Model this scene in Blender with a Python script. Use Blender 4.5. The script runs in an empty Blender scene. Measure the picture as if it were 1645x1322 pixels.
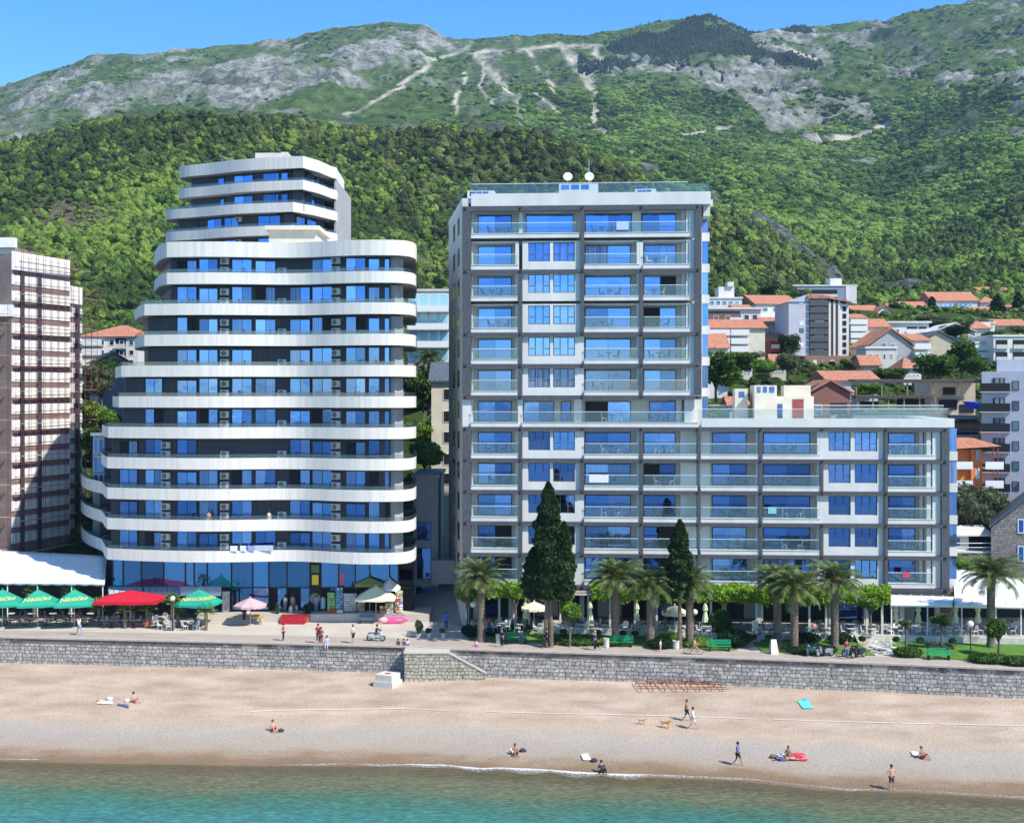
import bpy, math, random
import numpy as np
from mathutils import Matrix, Vector
random.seed(7); np.random.seed(7)
S = bpy.context.scene; COL = S.collection
F = 2100.0; CX = 822.5; HY = 632.0; CH = 23.0
R = math.radians
def W(px, py, Y): return Vector(((px-CX)/F*Y, Y, CH-(py-HY)/F*Y))
def G(px, py, z=0.0):
    Y = (CH-z)*F/(py-HY); return Vector(((px-CX)/F*Y, Y, z))
def XA(px, Y): return (px-CX)/F*Y
def ZA(py, Y): return CH-(py-HY)/F*Y
# ---------------------------------------------------------------- materials
MATS = {}
def lin(c):
    return tuple(((v/255.0)/12.92 if v <= 10 else (((v/255.0)+0.055)/1.055)**2.4) for v in c)
def newmat(name):
    m = bpy.data.materials.new(name); m.use_nodes = True
    nt = m.node_tree; nt.nodes.clear()
    out = nt.nodes.new('ShaderNodeOutputMaterial')
    return m, nt, out
def node(nt, t, **kw):
    n = nt.nodes.new(t)
    for k, v in kw.items():
        if k.startswith('i_'):
            n.inputs[k[2:].replace('_', ' ')].default_value = v
        else: setattr(n, k, v)
    return n
def ramp(nt, stops, fac):
    r = nt.nodes.new('ShaderNodeValToRGB'); e = r.color_ramp.elements
    while len(e) < len(stops): e.new(0.5)
    for i, (p, c) in enumerate(stops):
        e[i].position = p; e[i].color = (*c, 1) if len(c) == 3 else c
    nt.links.new(fac, r.inputs[0]); return r.outputs[0]
def pm(name, col, rough=.7, metal=0, var=0.0, scale=3, col2=None, bump=0, bscale=20, coord='Object', spec=.3, stretch=None, detail=4):
    if name in MATS: return MATS[name]
    m, nt, out = newmat(name); L = nt.links.new
    b = node(nt, 'ShaderNodeBsdfPrincipled'); L(b.outputs[0], out.inputs[0])
    b.inputs['Roughness'].default_value = rough; b.inputs['Metallic'].default_value = metal
    b.inputs['Specular IOR Level'].default_value = spec
    b.inputs['Base Color'].default_value = (*col, 1)
    if var or col2 or bump:
        tc = node(nt, 'ShaderNodeTexCoord'); src = tc.outputs[coord]
        if stretch:
            mp = node(nt, 'ShaderNodeMapping'); L(src, mp.inputs[0]); mp.inputs['Scale'].default_value = stretch; src = mp.outputs[0]
        if var or col2:
            n = node(nt, 'ShaderNodeTexNoise'); L(src, n.inputs['Vector']); n.inputs['Scale'].default_value = scale; n.inputs['Detail'].default_value = detail
            a = tuple(c*(1-var) for c in col); c2 = col2 if col2 else tuple(min(1, c*(1+var)) for c in col)
            L(ramp(nt, [(.35, a if not col2 else col), (.65, c2)], n.outputs[0]), b.inputs['Base Color'])
        if bump:
            n2 = node(nt, 'ShaderNodeTexNoise'); L(src, n2.inputs['Vector']); n2.inputs['Scale'].default_value = bscale; n2.inputs['Detail'].default_value = 4
            bp = node(nt, 'ShaderNodeBump'); bp.inputs['Strength'].default_value = bump; bp.inputs['Distance'].default_value = .1
            L(n2.outputs[0], bp.inputs['Height']); L(bp.outputs[0], b.inputs['Normal'])
    MATS[name] = m; return m
def window_glass(name, tint, curtain, cf, rough=.02, stripes=True):
    m, nt, out = newmat(name); L = nt.links.new
    g = node(nt, 'ShaderNodeBsdfPrincipled'); g.inputs['Metallic'].default_value = 1; g.inputs['Roughness'].default_value = rough
    g.inputs['Base Color'].default_value = (*tint, 1)
    tc = node(nt, 'ShaderNodeTexCoord')
    d = node(nt, 'ShaderNodeBsdfDiffuse')
    n = node(nt, 'ShaderNodeTexNoise'); mp = node(nt, 'ShaderNodeMapping'); mp.inputs['Scale'].default_value = (9, 9, .15)
    L(tc.outputs['Object'], mp.inputs[0]); L(mp.outputs[0], n.inputs['Vector']); n.inputs['Scale'].default_value = 1; n.inputs['Detail'].default_value = 2
    L(ramp(nt, [(.38, tuple(c*.25 for c in curtain)), (.62, curtain)], n.outputs[0]), d.inputs[0])
    n2 = node(nt, 'ShaderNodeTexNoise'); L(tc.outputs['Object'], n2.inputs['Vector']); n2.inputs['Scale'].default_value = .55
    bp = node(nt, 'ShaderNodeBump'); bp.inputs['Strength'].default_value = .12; bp.inputs['Distance'].default_value = .15
    L(n2.outputs[0], bp.inputs['Height']); L(bp.outputs[0], g.inputs['Normal'])
    oi = node(nt, 'ShaderNodeObjectInfo'); mx = node(nt, 'ShaderNodeMixShader')
    cm = node(nt, 'ShaderNodeMapRange'); L(oi.outputs['Random'], cm.inputs[0]); cm.inputs[1].default_value = .45; cm.inputs[2].default_value = 1; cm.inputs[3].default_value = cf*.5; cm.inputs[4].default_value = min(.75, cf*2.6); L(cm.outputs[0], mx.inputs[0])
    m7 = node(nt, 'ShaderNodeMath', operation='MULTIPLY'); L(oi.outputs['Random'], m7.inputs[0]); m7.inputs[1].default_value = 7.31
    fr = node(nt, 'ShaderNodeMath', operation='FRACT'); L(m7.outputs[0], fr.inputs[0])
    L(ramp(nt, [(0, tuple(c*.45 for c in tint)), (.35, tuple(c*.85 for c in tint)), (.75, tint), (1, tuple(min(1, c*1.1+.10) for c in tint))], fr.outputs[0]), g.inputs['Base Color'])
    L(g.outputs[0], mx.inputs[1]); L(d.outputs[0], mx.inputs[2]); L(mx.outputs[0], out.inputs[0])
    MATS[name] = m; return m
def rail_glass(name, tint=(.55, .82, .82), tr=.80, gl=.10):
    m, nt, out = newmat(name); L = nt.links.new
    t = node(nt, 'ShaderNodeBsdfTransparent'); t.inputs[0].default_value = (*[.82+.18*c for c in tint], 1)
    g = node(nt, 'ShaderNodeBsdfGlossy'); g.inputs[0].default_value = (.8, .95, 1, 1); g.inputs[1].default_value = .03
    d = node(nt, 'ShaderNodeBsdfDiffuse'); d.inputs[0].default_value = (*tint, 1)
    m1 = node(nt, 'ShaderNodeMixShader'); m1.inputs[0].default_value = gl/(1-tr) if tr < .99 else 1
    mx = node(nt, 'ShaderNodeMixShader'); mx.inputs[0].default_value = 1-tr
    L(d.outputs[0], m1.inputs[1]); L(g.outputs[0], m1.inputs[2])
    L(t.outputs[0], mx.inputs[1]); L(m1.outputs[0], mx.inputs[2]); L(mx.outputs[0], out.inputs[0])
    MATS[name] = m; return m
def foliage(name, c1, c2, c3=None, scale=.9, inst=False):
    m, nt, out = newmat(name); L = nt.links.new
    b = node(nt, 'ShaderNodeBsdfPrincipled'); b.inputs['Roughness'].default_value = .65; b.inputs['Specular IOR Level'].default_value = .25
    tl = node(nt, 'ShaderNodeBsdfTranslucent')
    tc = node(nt, 'ShaderNodeTexCoord'); n = node(nt, 'ShaderNodeTexNoise'); L(tc.outputs['Object'], n.inputs['Vector'])
    n.inputs['Scale'].default_value = scale; n.inputs['Detail'].default_value = 6; n.inputs['Roughness'].default_value = .7
    stops = [(.32, c1), (.52, c2), (.68, c3 or c2)]
    fac = n.outputs[0]
    if inst:
        oi = node(nt, 'ShaderNodeObjectInfo'); ma = node(nt, 'ShaderNodeMath', operation='MULTIPLY_ADD')
        L(oi.outputs['Random'], ma.inputs[0]); ma.inputs[1].default_value = .42; L(n.outputs[0], ma.inputs[2])
        geo = node(nt, 'ShaderNodeNewGeometry'); n3 = node(nt, 'ShaderNodeTexNoise'); L(geo.outputs['Position'], n3.inputs['Vector']); n3.inputs['Scale'].default_value = .012; n3.inputs['Detail'].default_value = 3
        mb = node(nt, 'ShaderNodeMath', operation='MULTIPLY_ADD'); L(n3.outputs[0], mb.inputs[0]); mb.inputs[1].default_value = 1.25; L(ma.outputs[0], mb.inputs[2])
        mc = node(nt, 'ShaderNodeMath', operation='SUBTRACT'); L(mb.outputs[0], mc.inputs[0]); mc.inputs[1].default_value = .84
        fac = mc.outputs[0]
    col = ramp(nt, stops, fac)
    L(col, b.inputs['Base Color']); L(col, tl.inputs[0])
    mx = node(nt, 'ShaderNodeMixShader'); mx.inputs[0].default_value = .32
    L(b.outputs[0], mx.inputs[1]); L(tl.outputs[0], mx.inputs[2]); L(mx.outputs[0], out.inputs[0])
    MATS[name] = m; return m
def brickmat(name, c1, c2, mortar, bw, bh, ms, axis='xz', bump=.5, vary=None):
    m, nt, out = newmat(name); L = nt.links.new
    b = node(nt, 'ShaderNodeBsdfPrincipled'); b.inputs['Roughness'].default_value = .85; b.inputs['Specular IOR Level'].default_value = .2
    tc = node(nt, 'ShaderNodeTexCoord'); sp = node(nt, 'ShaderNodeSeparateXYZ'); L(tc.outputs['Object'], sp.inputs[0])
    cb = node(nt, 'ShaderNodeCombineXYZ'); L(sp.outputs['XYZ'.index(axis[0].upper())], cb.inputs[0]); L(sp.outputs['XYZ'.index(axis[1].upper())], cb.inputs[1])
    nd = node(nt, 'ShaderNodeTexNoise'); L(cb.outputs[0], nd.inputs['Vector']); nd.inputs['Scale'].default_value = 1.6
    vm = node(nt, 'ShaderNodeVectorMath', operation='MULTIPLY_ADD'); L(nd.outputs['Color'], vm.inputs[0]); vm.inputs[1].default_value = (bw*1.1, bh*.9, 0); L(cb.outputs[0], vm.inputs[2])
    br = node(nt, 'ShaderNodeTexBrick'); L(vm.outputs[0], br.inputs['Vector']); br.inputs['Scale'].default_value = 1
    br.inputs['Brick Width'].default_value = bw; br.inputs['Row Height'].default_value = bh; br.inputs['Mortar Size'].default_value = ms
    br.inputs['Mortar Smooth'].default_value = .6
    br.inputs['Color1'].default_value = (*c1, 1); br.inputs['Color2'].default_value = (*c2, 1); br.inputs['Mortar'].default_value = (*mortar, 1)
    br.offset_frequency = 2; br.squash = .75; br.squash_frequency = 3
    n = node(nt, 'ShaderNodeTexNoise'); L(cb.outputs[0], n.inputs['Vector']); n.inputs['Scale'].default_value = 2.2; n.inputs['Detail'].default_value = 6
    mm = node(nt, 'ShaderNodeMix', data_type='RGBA', blend_type='MULTIPLY'); mm.inputs[0].default_value = .8
    L(br.outputs['Color'], mm.inputs[6]); L(ramp(nt, [(.3, (.55, .55, .56)), (.7, (1.25, 1.22, 1.2))], n.outputs[0]), mm.inputs[7])
    L(mm.outputs[2], b.inputs['Base Color'])
    bp = node(nt, 'ShaderNodeBump'); bp.inputs['Strength'].default_value = bump; bp.inputs['Distance'].default_value = .08; bp.invert = True
    L(br.outputs['Fac'], bp.inputs['Height'])
    bp2 = node(nt, 'ShaderNodeBump'); bp2.inputs['Strength'].default_value = bump*.8; bp2.inputs['Distance'].default_value = .08
    n5 = node(nt, 'ShaderNodeTexNoise'); L(cb.outputs[0], n5.inputs['Vector']); n5.inputs['Scale'].default_value = 5; L(n5.outputs[0], bp2.inputs['Height']); L(bp.outputs[0], bp2.inputs['Normal'])
    L(bp2.outputs[0], b.inputs['Normal'])
    L(b.outputs[0], out.inputs[0]); MATS[name] = m; return m
WHITE = pm('white_render', (.66, .645, .61), .7, var=.07, scale=.6, stretch=(1, 1, .25))
def bandmat():
    m = pm('band_panel', (.73, .685, .62), .75, var=.07, scale=1.3, stretch=(2.0, 2.0, .10), spec=.15); nt = m.node_tree; L = nt.links.new
    b = [n for n in nt.nodes if n.type == 'BSDF_PRINCIPLED'][0]; src = b.inputs['Base Color'].links[0].from_socket
    tc = node(nt, 'ShaderNodeTexCoord'); sp = node(nt, 'ShaderNodeSeparateXYZ'); L(tc.outputs['Object'], sp.inputs[0])
    a = node(nt, 'ShaderNodeMath', operation='MULTIPLY'); L(sp.outputs[0], a.inputs[0]); a.inputs[1].default_value = .8
    f = node(nt, 'ShaderNodeMath', operation='FRACT'); L(a.outputs[0], f.inputs[0])
    mx = node(nt, 'ShaderNodeMix', data_type='RGBA', blend_type='MULTIPLY'); mx.inputs[0].default_value = 1; L(src, mx.inputs[6])
    L(ramp(nt, [(0, (.88, .87, .86)), (.03, (1, 1, 1))], f.outputs[0]), mx.inputs[7]); L(mx.outputs[2], b.inputs['Base Color']); return m
BAND = bandmat()
OFFW = pm('pale_render', (.57, .545, .50), .7, var=.07, scale=.8)
CREAM = pm('cream_render', (.68, .62, .50), .75, var=.07, scale=.8)
BEIGE = pm('beige_render', (.52, .44, .33), .8, var=.1, scale=.8)
GREYR = pm('grey_render', (.38, .37, .37), .8, var=.08, scale=.8)
LILAC = pm('lilac_render', (.50, .50, .56), .75, var=.05, scale=.8)
ORANGEW = pm('orange_render', (.75, .22, .06), .8, var=.08)
REDW = pm('red_render', (.30, .08, .06), .8, var=.12)
BROWNW = pm('brown_render', (.20, .12, .09), .8, var=.12)
SLATE = pm('dark_slate', (.055, .06, .08), .5, var=.2, scale=1.5, stretch=(6, 6, .3))
FRAMEG = pm('frame_grey', (.088, .090, .100), .55, var=.15, scale=2, stretch=(3, 1, 1))
DARK = pm('interior_shade_black', (.012, .013, .018), .6)  # near-black painting in the shade of unlit interiors; also plain black parts
BLACK = pm('black_paint', (.02, .02, .022), .35)
METALW = pm('white_metal', (.75, .75, .75), .35)
STEEL = pm('steel', (.5, .52, .54), .3, .8)
ROOFT = pm('roof_tiles', (.40, .15, .085), .8, var=.25, scale=1.3, col2=(.55, .25, .15), bump=.5, bscale=14, stretch=(3, 1, 1))
ROOFD = pm('dark_metal_roof', (.10, .12, .14), .5, var=.2, scale=1, stretch=(6, 1, 1))
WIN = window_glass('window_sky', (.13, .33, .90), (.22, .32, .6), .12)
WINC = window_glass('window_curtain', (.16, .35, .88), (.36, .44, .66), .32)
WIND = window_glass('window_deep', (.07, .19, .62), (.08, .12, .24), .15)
WINS = window_glass('shop_glass', (.13, .33, .78), (.05, .10, .2), .12)
WINF = window_glass('far_glass', (.18, .26, .42), (.2, .24, .32), .3)
RAIL = rail_glass('rail_glass', (.34, .56, .62), .91, .05)
RAILD = rail_glass('rail_glass_dark', (.10, .18, .24), .84, .08)
WOOD = pm('timber', (.26, .22, .18), .8, var=.2, scale=4)
BARK = pm('bark', (.17, .13, .10), .9, var=.3, scale=5, bump=.8, bscale=14)
PBARK = pm('palm_bark', (.20, .16, .125), .9, var=.35, scale=3, bump=1, bscale=9, stretch=(1, 1, 4))
# ---------------------------------------------------------------- mesh builder
class MB:
    def __init__(s, M=None): s.v = []; s.f = []; s.m = []; s.M = M; s.mi = 0
    def add(s, vs, fs, mi=None):
        o = len(s.v)
        if s.M is not None: vs = [s.M @ Vector(p) for p in vs]
        s.v.extend([tuple(p) for p in vs]); s.f.extend([tuple(i+o for i in f) for f in fs]); s.m.extend([s.mi if mi is None else mi]*len(fs))
        return s
    def box(s, x0, x1, y0, y1, z0, z1, mi=None):
        if x0 > x1: x0, x1 = x1, x0
        if y0 > y1: y0, y1 = y1, y0
        if z0 > z1: z0, z1 = z1, z0
        return s.add([(x0,y0,z0),(x1,y0,z0),(x1,y1,z0),(x0,y1,z0),(x0,y0,z1),(x1,y0,z1),(x1,y1,z1),(x0,y1,z1)],
              [(0,3,2,1),(4,5,6,7),(0,1,5,4),(1,2,6,5),(2,3,7,6),(3,0,4,7)], mi)
    def tube(s, p, q, r0, r1=None, n=6, mi=None, cap=True):
        p = Vector(p); q = Vector(q); r1 = r0 if r1 is None else r1
        d = (q-p)
        if d.length < 1e-6: return s
        d.normalize(); a = d.orthogonal().normalized(); b = d.cross(a)
        vs = []
        for (c, r) in ((p, r0), (q, r1)):
            for i in range(n):
                t = 2*math.pi*i/n; vs.append(c+a*(math.cos(t)*r)+b*(math.sin(t)*r))
        fs = [(i, (i+1) % n, n+(i+1) % n, n+i) for i in range(n)]
        if cap: fs += [tuple(range(n-1, -1, -1)), tuple(range(n, 2*n))]
        return s.add(vs, fs, mi)
    def path(s, pts, rs, n=7, mi=None):
        if not hasattr(rs, '__len__'): rs = [rs]*len(pts)
        pts = [Vector(p) for p in pts]; vs = []; K = len(pts)
        a = None
        for k in range(K):
            d = (pts[min(k+1, K-1)]-pts[max(k-1, 0)]).normalized()
            if a is None: a = d.orthogonal().normalized()
            a = (a-d*a.dot(d)).normalized(); b = d.cross(a)
            for i in range(n):
                t = 2*math.pi*i/n; vs.append(pts[k]+a*(math.cos(t)*rs[k])+b*(math.sin(t)*rs[k]))
        fs = [(k*n+i, k*n+(i+1) % n, (k+1)*n+(i+1) % n, (k+1)*n+i) for k in range(K-1) for i in range(n)]
        fs += [tuple(range(n-1, -1, -1)), tuple(range((K-1)*n, K*n))]
        return s.add(vs, fs, mi)
    def lathe(s, prof, c=(0,0,0), n=12, mi=None):
        vs = []; K = len(prof)
        for (r, z) in prof:
            for i in range(n):
                t = 2*math.pi*i/n; vs.append((c[0]+r*math.cos(t), c[1]+r*math.sin(t), c[2]+z))
        fs = [(k*n+i, k*n+(i+1) % n, (k+1)*n+(i+1) % n, (k+1)*n+i) for k in range(K-1) for i in range(n)]
        if prof[0][0] > 1e-4: fs.append(tuple(range(n-1, -1, -1)))
        if prof[-1][0] > 1e-4: fs.append(tuple(range((K-1)*n, K*n)))
        return s.add(vs, fs, mi)
    def prism(s, pts, z0, z1, mi=None):   # pts xy, ccw
        n = len(pts)
        return s.add([(x, y, z0) for x, y in pts]+[(x, y, z1) for x, y in pts],
            [tuple(range(n-1, -1, -1)), tuple(range(n, 2*n))]+[(i, (i+1) % n, n+(i+1) % n, n+i) for i in range(n)], mi)
    def prism_y(s, pts, y0, y1, mi=None):   # pts xz extruded along y
        n = len(pts)
        return s.add([(x, y0, z) for x, z in pts]+[(x, y1, z) for x, z in pts],
            [tuple(range(n)), tuple(range(2*n-1, n-1, -1))]+[(i, n+i, n+(i+1) % n, (i+1) % n) for i in range(n)], mi)
    def prism_x(s, pts, x0, x1, mi=None):   # pts yz
        n = len(pts)
        return s.add([(x0, y, z) for y, z in pts]+[(x1, y, z) for y, z in pts],
            [tuple(range(n-1, -1, -1)), tuple(range(n, 2*n))]+[(i, (i+1) % n, n+(i+1) % n, n+i) for i in range(n)], mi)
    def strip(s, A, B, z0, z1, mi=None):   # solid between polylines A (outer) and B (inner)
        n = len(A); vs = []
        for i in range(n): vs += [(*A[i], z0), (*A[i], z1), (*B[i], z1), (*B[i], z0)]
        fs = []
        for i in range(n-1):
            a = 4*i; b = 4*(i+1)
            fs += [(a, b, b+1, a+1), (a+1, b+1, b+2, a+2), (a+2, b+2, b+3, a+3), (a+3, b+3, b, a)]
        fs += [(0, 1, 2, 3), (4*n-1, 4*n-2, 4*n-3, 4*n-4)]
        return s.add(vs, fs, mi)
    def holes(s, x0, x1, z0, z1, hs, y0, y1, mi=None):
        xs = sorted(set([x0, x1]+[h[0] for h in hs]+[h[1] for h in hs])); zs = sorted(set([z0, z1]+[h[2] for h in hs]+[h[3] for h in hs]))
        for i in range(len(xs)-1):
            for j in range(len(zs)-1):
                cx = (xs[i]+xs[i+1])/2; cz = (zs[j]+zs[j+1])/2
                if xs[i+1]-xs[i] < 1e-4 or zs[j+1]-zs[j] < 1e-4: continue
                if any(h[0] < cx < h[1] and h[2] < cz < h[3] for h in hs): continue
                s.box(xs[i], xs[i+1], y0, y1, zs[j], zs[j+1], mi)
        return s
    def blob(s, c, r, sub=2, amp=.25, fr=2.0, seed=0, mi=None):
        vs, fs = ico(sub); out = []
        for p in vs:
            d = 1+amp*(n3(p[0]*fr+seed*7.1, p[1]*fr+seed*3.3, p[2]*fr)+.6*n3(p[0]*fr*2.7, p[1]*fr*2.7+seed, p[2]*fr*2.7))
            out.append((c[0]+p[0]*r[0]*d, c[1]+p[1]*r[1]*d, c[2]+p[2]*r[2]*d))
        return s.add(out, fs, mi)
    def build(s, name, mats, parent=None, smooth=False, loc=None):
        me = bpy.data.meshes.new(name); me.from_pydata(s.v, [], s.f)
        if not isinstance(mats, (list, tuple)): mats = [mats]
        for m in mats: me.materials.append(m)
        if len(mats) > 1: me.polygons.foreach_set('material_index', s.m)
        if smooth: me.polygons.foreach_set('use_smooth', [True]*len(me.polygons))
        me.update()
        o = bpy.data.objects.new(name, me); COL.objects.link(o)
        if parent is not None: o.parent = parent
        if loc is not None: o.location = loc
        return o
from mathutils import noise as mn
def n3(x, y, z): return mn.noise(Vector((x, y, z)))
_ico = {}
def ico(sub):
    if sub in _ico: return _ico[sub]
    import bmesh
    bm = bmesh.new(); bmesh.ops.create_icosphere(bm, subdivisions=sub, radius=1)
    vs = [tuple(v.co) for v in bm.verts]; fs = [tuple(v.index for v in f.verts) for f in bm.faces]; bm.free()
    _ico[sub] = (vs, fs); return _ico[sub]
def tag(o, label=None, cat=None, group=None, kind=None):
    if label: o['label'] = label
    if cat: o['category'] = cat
    if group: o['group'] = group
    if kind: o['kind'] = kind
    return o
def thing(name, label, cat, loc=(0,0,0), rz=0, group=None):
    o = bpy.data.objects.new(name, None); COL.objects.link(o); o.empty_display_size = .3
    o.location = loc; o.rotation_euler = (0, 0, rz); return tag(o, label, cat, group)
def kids(o): return [c for c in bpy.data.objects if c.parent == o]
CH_CACHE = {}
def dup(src, loc=None, rz=None, sc=None, label=None, group=None):
    if src.name not in CH_CACHE:
        ch = kids(src); CH_CACHE[src.name] = [(c, kids(c)) for c in ch]
    r = src.copy(); COL.objects.link(r)
    if loc is not None: r.location = loc
    if rz is not None: r.rotation_euler = (0, 0, rz)
    if sc is not None: r.scale = sc if hasattr(sc, '__len__') else (sc, sc, sc)
    if label: r['label'] = label
    if group: r['group'] = group
    for c, gs in CH_CACHE[src.name]:
        k = c.copy(); COL.objects.link(k); k.parent = r
        for g in gs:
            d = g.copy(); COL.objects.link(d); d.parent = k
    return r
# ---------------------------------------------------------------- numpy noise
def vn(x, y, seed=0):
    xi = np.floor(x).astype(np.int64); yi = np.floor(y).astype(np.int64); xf = x-xi; yf = y-yi
    def h(a, b):
        n = (a*374761393+b*668265263+seed*1442695041) & 0x7fffffff
        n = ((n ^ (n >> 13))*1274126177) & 0x7fffffff
        return ((n ^ (n >> 16)) & 0xffff)/65535.0
    u = xf*xf*(3-2*xf); v = yf*yf*(3-2*yf)
    return (h(xi, yi)*(1-u)+h(xi+1, yi)*u)*(1-v)+(h(xi, yi+1)*(1-u)+h(xi+1, yi+1)*u)*v
def fbm(x, y, o=5, seed=0):
    t = 0; a = .5
    for i in range(o): t = t+a*vn(x, y, seed+i); x = x*2.03+11.3; y = y*2.03+5.7; a *= .5
    return t-.5
def ridged(x, y, o=5, seed=0):
    t = 0; a = .5
    for i in range(o): t = t+a*(1-np.abs(2*vn(x, y, seed+i)-1)); x = x*2.07+3.1; y = y*2.07+9.2; a *= .5
    return t-.5
# ---------------------------------------------------------------- terrain
TAB = [
 (-500, [(138,0.3),(150,4),(170,8),(200,21),(260,590),(320,545),(450,390),(620,245),(800,262),(1200,260),(1600,235),(2000,205),(2350,190),(3000,290)]),
 (0,    [(138,0.3),(150,4),(170,8),(200,22),(260,590),(320,545),(450,375),(620,230),(800,245),(1200,228),(1600,205),(2000,172),(2350,144),(3000,240)]),
 (150,  [(138,0.3),(150,4),(170,9),(200,22),(260,585),(320,540),(450,350),(620,188),(800,215),(1200,212),(1600,178),(2000,128),(2350,94),(3000,200)]),
 (300,  [(138,0.3),(150,3),(170,9),(200,22),(260,580),(320,535),(450,345),(620,180),(800,215),(1200,196),(1600,160),(2000,120),(2350,90),(3000,200)]),
 (450,  [(138,0.3),(150,3),(170,8),(200,22),(260,580),(320,535),(450,350),(620,184),(800,215),(1200,190),(1600,150),(2000,105),(2350,73),(3000,200)]),
 (540,  [(138,0.3),(150,3),(170,8),(200,22),(260,580),(320,530),(450,350),(610,192),(800,215),(1200,188),(1600,145),(2000,90),(2350,51),(3000,180)]),
 (620,  [(138,0.3),(150,3),(170,8),(200,22),(260,570),(320,520),(450,355),(600,200),(800,220),(1200,190),(1600,145),(2000,85),(2350,40),(3000,150)]),
 (680,  [(138,0.3),(150,3),(170,8),(200,23),(260,565),(320,515),(450,360),(590,205),(800,225),(1200,195),(1600,150),(2000,90),(2350,48),(3000,150)]),
 (715,  [(138,0.3),(150,3),(170,8),(200,23),(260,565),(320,515),(450,362),(580,208),(800,228),(1200,198),(1600,155),(2000,105),(2350,72),(3000,160)]),
 (830,  [(138,0.3),(150,3),(170,8),(200,23),(260,560),(320,510),(440,370),(565,215),(800,235),(1100,212),(1500,168),(1900,105),(2250,64),(3000,160)]),
 (950,  [(138,0.3),(150,3),(170,8),(200,24),(260,560),(320,505),(430,375),(530,238),(760,250),(1050,218),(1450,170),(1850,110),(2200,64),(3000,160)]),
 (1030, [(138,0.3),(150,4),(170,9),(200,25),(260,560),(320,500),(410,390),(500,268),(700,280),(1000,232),(1400,170),(1800,105),(2200,50),(3000,150)]),
 (1140, [(138,0.3),(150,7),(170,16),(200,24.5),(260,560),(310,500),(380,405),(440,322),(620,335),(920,265),(1300,200),(1700,130),(2200,32),(3000,140)]),
 (1210, [(138,0.3),(150,8),(170,17),(200,24.5),(260,560),(310,500),(365,425),(415,368),(600,350),(880,275),(1280,205),(1700,140),(2200,62),(3000,150)]),
 (1280, [(138,0.3),(150,9),(170,18),(200,24.5),(260,555),(310,495),(350,450),(395,415),(560,385),(850,290),(1250,215),(1700,140),(2200,54),(3000,150)]),
 (1345, [(138,0.3),(150,10),(170,19),(200,24.5),(260,550),(310,492),(340,478),(375,458),(530,415),(820,315),(1220,235),(1700,130),(2200,52),(3000,150)]),
 (1420, [(138,0.3),(150,11),(170,19),(200,24.5),(260,550),(310,495),(335,487),(370,475),(500,430),(800,335),(1200,245),(1680,130),(2200,42),(3000,140)]),
 (1520, [(138,0.3),(150,11),(170,19),(200,24),(260,550),(310,500),(335,490),(370,477),(490,425),(760,330),(1150,225),(1600,120),(2150,15),(3000,120)]),
 (1645, [(138,0.3),(150,11),(170,18),(200,24),(260,550),(310,502),(335,490),(370,475),(480,415),(700,310),(1000,215),(1450,115),(2100,2),(3000,100)]),
 (2200, [(138,0.3),(150,10),(170,18),(200,24),(260,550),(310,502),(335,490),(370,470),(470,400),(680,290),(950,190),(1400,90),(2050,-20),(3000,80)]),
]
K = 14
tpx = np.array([t[0] for t in TAB], float)
TY = np.array([[k[0] for k in t[1]] for t in TAB], float)
TZ = np.zeros_like(TY)
for i, t in enumerate(TAB):
    for j, (Y, q) in enumerate(t[1]):
        z = q if j < 4 else CH-(q-HY)/F*Y
        if 320 < Y < 1300: z -= 3.2
        TZ[i, j] = z
def terrain_z(px, Y, detail=True):
    px = np.asarray(px, float); Y = np.asarray(Y, float); shp = np.broadcast(px, Y).shape
    px = np.broadcast_to(px, shp).ravel(); Y = np.broadcast_to(Y, shp).ravel()
    KY = np.stack([np.interp(px, tpx, TY[:, j]) for j in range(K)], 1); KZ = np.stack([np.interp(px, tpx, TZ[:, j]) for j in range(K)], 1)
    j = np.clip((KY <= Y[:, None]).sum(1)-1, 0, K-2); r = np.arange(len(px))
    y0 = KY[r, j]; y1 = KY[r, j+1]; z0 = KZ[r, j]; z1 = KZ[r, j+1]
    t = np.clip((Y-y0)/(y1-y0), 0, 1)
    # monotone-ish smooth: hermite with averaged slopes
    def sl(a):
        a0 = np.clip(a-1, 0, K-1); a1 = np.clip(a+1, 0, K-1)
        return (KZ[r, a1]-KZ[r, a0])/np.maximum(KY[r, a1]-KY[r, a0], 1)
    m0 = sl(j)*(y1-y0)*.6; m1 = sl(j+1)*(y1-y0)*.6
    z = (2*t**3-3*t**2+1)*z0+(t**3-2*t**2+t)*m0+(-2*t**3+3*t**2)*z1+(t**3-t**2)*m1
    if detail:
        X = (px-CX)/F*Y
        w = np.clip((Y-330)/200, 0, 1); wf = np.clip((Y-900)/900, 0, 1)
        sky = np.clip((2250-Y)/500, .25, 1)
        z = z+w*7*fbm(X/70, Y/70, 4, 3)*2+w*2.0*fbm(X/18, Y/18, 3, 9)*2
        z = z+wf*sky*(85*ridged(X/330+1.3, Y/420, 6, 21)+34*ridged(X/90, Y/110, 4, 31)+11*ridged(X/30, Y/40, 3, 37))
        z = z-wf*sky*20
        tr = (CH-z)/Y*F+HY   # keep the mid slope relief gentle
    return z.reshape(shp)
def polydist(px, py, pts):
    d = np.full(px.shape, 1e9)
    for (x0, y0), (x1, y1) in zip(pts[:-1], pts[1:]):
        dx = x1-x0; dy = y1-y0; t = np.clip(((px-x0)*dx+(py-y0)*dy)/(dx*dx+dy*dy), 0, 1)
        d = np.minimum(d, np.hypot(px-x0-t*dx, py-y0-t*dy))
    return d
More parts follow.
